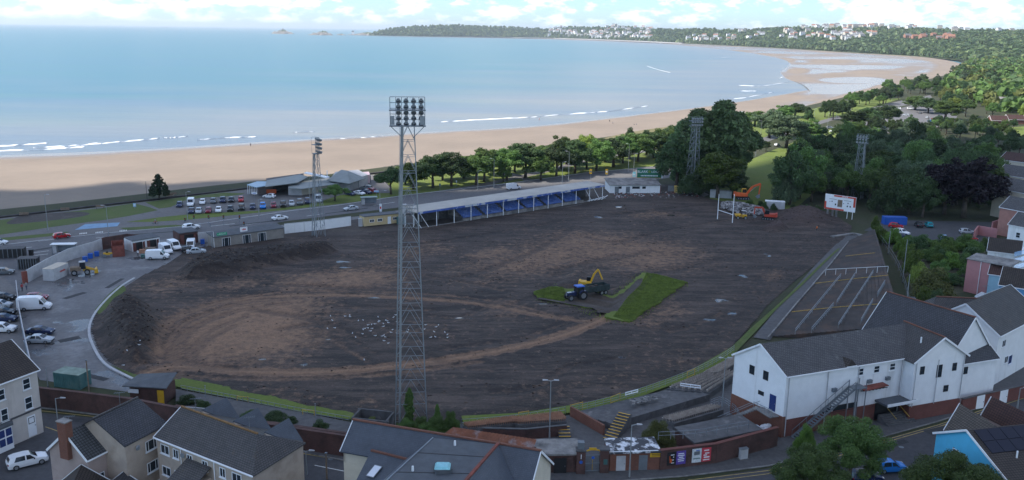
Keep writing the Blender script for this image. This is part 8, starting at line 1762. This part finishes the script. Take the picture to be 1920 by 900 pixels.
# benches, signs and roadside posts
for i, (x, y) in enumerate([(45,405),(122,396),(188,391),(318,370),(318+6,367)]):
    q = G(x,y); r = thing('bench', f'dark seafront bench near the sea wall, {ORD[i]} from the left', 'bench', q, 'seafront benches')
    b = MB(); b.box(V3(q,.46), (2.4,.5,.08), .35); b.build('seat', mWood, r); b = MB(); b.box(V3(q+Vector((-.1,.28,0)),.8), (2.4,.06,.5), .35); b.build('backrest', mWood, r)
    for s in (-1,1): b = MB(); b.box(V3(q+Vector((s*.95,s*.33,0)),.22), (.1,.5,.42), .35); b.build('leg', mBlack, r)
def sign(label, px, by, ty, w_, h_, m, name='road_sign', m2=None):
    q = G(px,by); Hh = HT(px,by,ty); r = thing(name, label, 'sign', q); MB().cyl(q, V3(q,Hh), .05, .05, 6).build('post', mGalv, r); b = MB(); b.box(V3(q-Vector((0,.08,0)),Hh-h_/2), (w_,.05,h_)); b.build('panel', m, r)
    if m2: b = MB(); b.box(V3(q-Vector((0,.115,0)),Hh-h_/2), (w_*.6,.02,h_*.3)); b.build('marking', m2, r)
    return r
sign('small blue parking sign on the left lawn', 253, 391, 381, .9, 1.1, PA['pale blue'], m2=mTrim); sign('white and red post sign on the road beside the bus shelter', 714, 400, 382, .7, 2.4, mTrim, m2=mRed); sign('yellow banner sign on the road behind the stand, left', 1107, 338, 317, .9, 1.8, mYellow, m2=mGalvD); sign('yellow and white banner sign on the road behind the stand, right', 1137, 337, 317, 1.0, 2.0, mYellow, m2=mTrim); sign('pale turquoise banner left of the green billboard', 1189, 331, 322, 1.1, 2.2, M('turquoise_banner', (.3,.7,.75), .5, .1), m2=mTrim)
sign('white road sign at the corner of the lawn', 1416, 294, 258, 1.6, 1.0, mTrim); sign('blue car park sign at the right end of the car park', 706, 372, 357, 1.6, .6, PA['pale blue']); sign('green information post in the park', 825, 357, 344, .6, .8, mGreenC); sign('white post in the park', 856, 348, 338, .4, .8, mTrim); sign('white parking sign in front of the cafe', 478, 379, 360, 1.6, .7, mTrim, m2=mBlueP)
mon = thing('white_monument', 'pale stone monument among the trees by the beach', 'monument', G(1389,236)); q = wloc(mon); b = MB(); b.box(V3(q,1.0), (3.6,3.6,2.0)); b.build('plinth', mConcL, mon); b = MB(); b.hexa([V3(q+Vector(p),z_) for z_, s in ((2.0,1.3),(8.5,1.0)) for p in ((-s,-s,0),(s,-s,0),(s,s,0),(-s,s,0))]); b.build('pillar', mTrim, mon)
# houses among the right-hand trees
for i, (lb, x, y, rm) in enumerate([('small brick bungalow among the trees at the right edge',1905,232,mTileR),('second small brick bungalow left of the first at the right edge',1874,234,mTileR)]): gable_house('bungalow', lb, G(x-16,y), G(x+16,y+1), 9, 3.0, 5.6, mBrickR, rm, 'house', .4, mTrim)
bq = gable_house('long_pale_building', 'long pale building among the trees beyond the far car park', G(1862,199), G(1925,204), 14, 6, 7.5, mConcL, mConc, 'building'); 
sheet('garden_lawn', [(1880,240),(1930,236),(1940,262),(1895,262)], -.02, gGrassL)
# ---------------------------------------------------------------- people
mSkin = M('skin', (.42,.27,.2), .6, .1); 
def person(label, px, py, top, leg, z=0, rz=0, h=1.75, hair=None, stride=.15):
    r = thing('person', label, 'person', V3(G(px,py,z),z)); me = bpy.data.meshes.new('body')
    J = {'pel':(0,0,.95),'chest':(0,0,1.3),'neck':(0,0,1.48),'head':(0,.02,1.62),'crown':(0,0,1.72),'hl':(.1,0,.9),'kl':(.11,stride*.6,.5),'al':(.11,stride*.2,.08),'tl':(.11,stride*.2+.16,.03),'hr':(-.1,0,.9),'kr':(-.11,-stride*.2,.5),'ar':(-.11,-stride,.08),'tr':(-.11,-stride+.16,.03),'sl':(.2,0,1.4),'el':(.27,-.06,1.12),'wl':(.27,.1,.9),'fl':(.27,.14,.8),'sr':(-.2,0,1.4),'er':(-.27,.02,1.12),'wr':(-.27,.14,.9),'fr':(-.27,.18,.8)}
    K = list(J); Ed = [('pel','chest'),('chest','neck'),('neck','head'),('head','crown'),('pel','hl'),('hl','kl'),('kl','al'),('al','tl'),('pel','hr'),('hr','kr'),('kr','ar'),('ar','tr'),('chest','sl'),('sl','el'),('el','wl'),('wl','fl'),('chest','sr'),('sr','er'),('er','wr'),('wr','fr')]
    rad = {'pel':.15,'chest':.17,'neck':.06,'head':.11,'crown':.07,'hl':.1,'kl':.07,'al':.05,'tl':.045,'hr':.1,'kr':.07,'ar':.05,'tr':.045,'sl':.08,'el':.055,'wl':.04,'fl':.035,'sr':.08,'er':.055,'wr':.04,'fr':.035}
    me.from_pydata([J[k] for k in K], [(K.index(a), K.index(b)) for a, b in Ed], []); o = bpy.data.objects.new('body', me); C.objects.link(o)
    md = o.modifiers.new('skin', 'SKIN'); 
    for i, k in enumerate(K): me.skin_vertices[0].data[i].radius = (rad[k], rad[k]*.85)
    me.skin_vertices[0].data[0].use_root = True; s_ = o.modifiers.new('sub', 'SUBSURF'); s_.levels = 1; s_.render_levels = 1
    dg = bpy.context.evaluated_depsgraph_get(); m2 = bpy.data.meshes.new_from_object(o.evaluated_get(dg)); bpy.data.objects.remove(o)
    m2.materials.clear()
    for m in (mSkin, top, leg, mBlack): m2.materials.append(m)
    for p in m2.polygons:
        zc = p.center.z; p.material_index = 3 if zc < .1 else 2 if zc < .93 and abs(p.center.x) < .23 else 0 if zc > 1.5 or (abs(p.center.x) > .22 and zc < .95) else 1
    m2.polygons.foreach_set('use_smooth', [True]*len(m2.polygons)); child('body', m2, r)
    hb = MB(); hb.ball((0,-.02,1.69), (.115,.125,.1), 8, 6); hb2 = hb.mesh('hair', [hair or mBlack], uv=False); child('hair', hb2, r)
    r.rotation_euler.z = rz; s = h/1.78; r.scale = (s,s,s); return r
mDk = M('dark_cloth', (.03,.03,.04), .9, .2); mJean = M('denim', (.06,.08,.14), .9, .2); mHi = M('hi_vis_orange', (.65,.16,.03), .7, .1); mPkC = M('pink_cloth', (.5,.1,.18), .8, .2); mGrC = M('grey_cloth', (.3,.3,.31), .9, .2)
for lb, x, y, t_, l_, z_ in [('lone dark figure walking on the beach at the left',470,274.5,mDk,mDk,-5.3),('person in red wading at the water edge',1011,226,M('red_cloth',(.5,.06,.05),.8,.1),mSkin,-6.0),('dark figure standing on the wet sand above the park trees',1143,229,mDk,mDk,-5.7),('figure in grey on the beach beside the dark one',1149,233,mGrC,mDk,-5.5),('left one of the pair walking along the beach',1189,237,mDk,mJean,-5.3),('right one of the pair walking along the beach',1193,236.5,mJean,mDk,-5.3),('worker in orange standing at the edge of the pitch by the right terrace',1531,434,mHi,mDk,.05),('person in red standing at the yard entrance',42,546,M('red_jacket',(.4,.04,.05),.8,.1),mDk,0),('person in grey standing at the yard entrance',50,543,mGrC,mJean,0),('person in pink on the street behind the tiled house',133,806,mPkC,mGrC,.07),('worker beside the open white shed in the yard',259,481,mTrim,mDk,0)]:
    person(lb, x, y, t_, l_, z_, random.uniform(-2, 2))
cy = thing('bicycle', 'bicycle ridden along the seafront path left of the car park', 'bicycle', G(291,420)); q = wloc(cy)
for s in (-.52,.52):
    b = MB()
    for k in range(14): a, c = k*.4488, (k+1)*.4488; b.beam((q.x+s+.33*math.cos(a),q.y,.35+.33*math.sin(a)), (q.x+s+.33*math.cos(c),q.y,.35+.33*math.sin(c)), .04)
    b.build('wheel', mRubber, cy)
b = MB(); b.beam((q.x-.52,q.y,.35), (q.x-.1,q.y,.85), .04); b.beam((q.x-.1,q.y,.85), (q.x+.4,q.y,.85), .04); b.beam((q.x+.4,q.y,.95), (q.x+.52,q.y,.35), .04); b.beam((q.x-.05,q.y,.35), (q.x+.38,q.y,.82), .04); b.beam((q.x-.05,q.y,.35), (q.x-.15,q.y,.95), .04); b.build('frame', mRed, cy); b = MB(); b.box((q.x-.17,q.y,.97), (.25,.14,.05)); b.build('saddle', mBlack, cy); b = MB(); b.box((q.x+.42,q.y,1.0), (.05,.5,.04)); b.build('handlebar', mBlack, cy)
person('cyclist in a pale top on the seafront path', 291.5, 420, mGrC, mDk, .28, -1.57, 1.6)
# ---------------------------------------------------------------- gulls on the pitch
b = MB(); b.ball((0,0,.16), (.24,.1,.1), 8, 6); b.ball((.22,0,.27), (.07,.055,.055), 6, 5); gb_me = b.mesh('body', [mTrim], uv=False, smooth=True)
b = MB(); b.hexa([(-.42,-.12,.17),(.1,-.13,.15),(.1,.13,.15),(-.42,.12,.17),(-.42,-.06,.2),(.08,-.08,.25),(.08,.08,.25),(-.42,.06,.2)]); gw_me = b.mesh('wings', [M('gull_grey', (.4,.42,.44), .8, .1)], uv=False)
b = MB(); b.cyl((.28,0,.26), (.37,0,.24), .02, .01, 5); 
for s in (-.04,.04): b.cyl((0,s,0), (0,s,.1), .012, .012, 4)
gk_me = b.mesh('beak_and_legs', [mYellow], uv=False)
GL = [(620,596),(647,596),(656,594),(656,597),(623,604),(672,605),(681,604),(614,617),(628,616),(690,613),(697,612),(681,621),(684,619),(690,618),(698,619),(695,624),(661,626),(680,629),(667,634),(703,611),(709,598),(710,607),(711,605),(719,610),(723,604),(726,605),(728,608),(719,615),(736,622),(733,627),(704,633),(717,634),(720,632),(722,636),(720,643),(728,647),(742,594),(738,598),(744,606),(751,623),(744,629),(766,622),(764,626),(798,612),(796,621),(822,613),(818,617),(814,626),(816,635),(808,636),(834,627),(839,631),(839,636),(683,678),(240,676),(264,663),(263,672),(232,688)]
for i, (x, y) in enumerate(GL):
    q = G(x,y); lb = 'white gull standing on the mud near the tallest mast' if x > 500 else 'white gull on the spoil heap at the left end of the pitch'
    r = thing('gull', lb, 'gull', V3(q,fz(q) if x > 500 else fz(q)), 'gulls on the mud' if x > 500 else 'gulls on the spoil heap'); child('body', gb_me, r); child('wings', gw_me, r); child('beak_and_legs', gk_me, r); r.rotation_euler.z = random.random()*6.28; r.scale = (.8,)*3
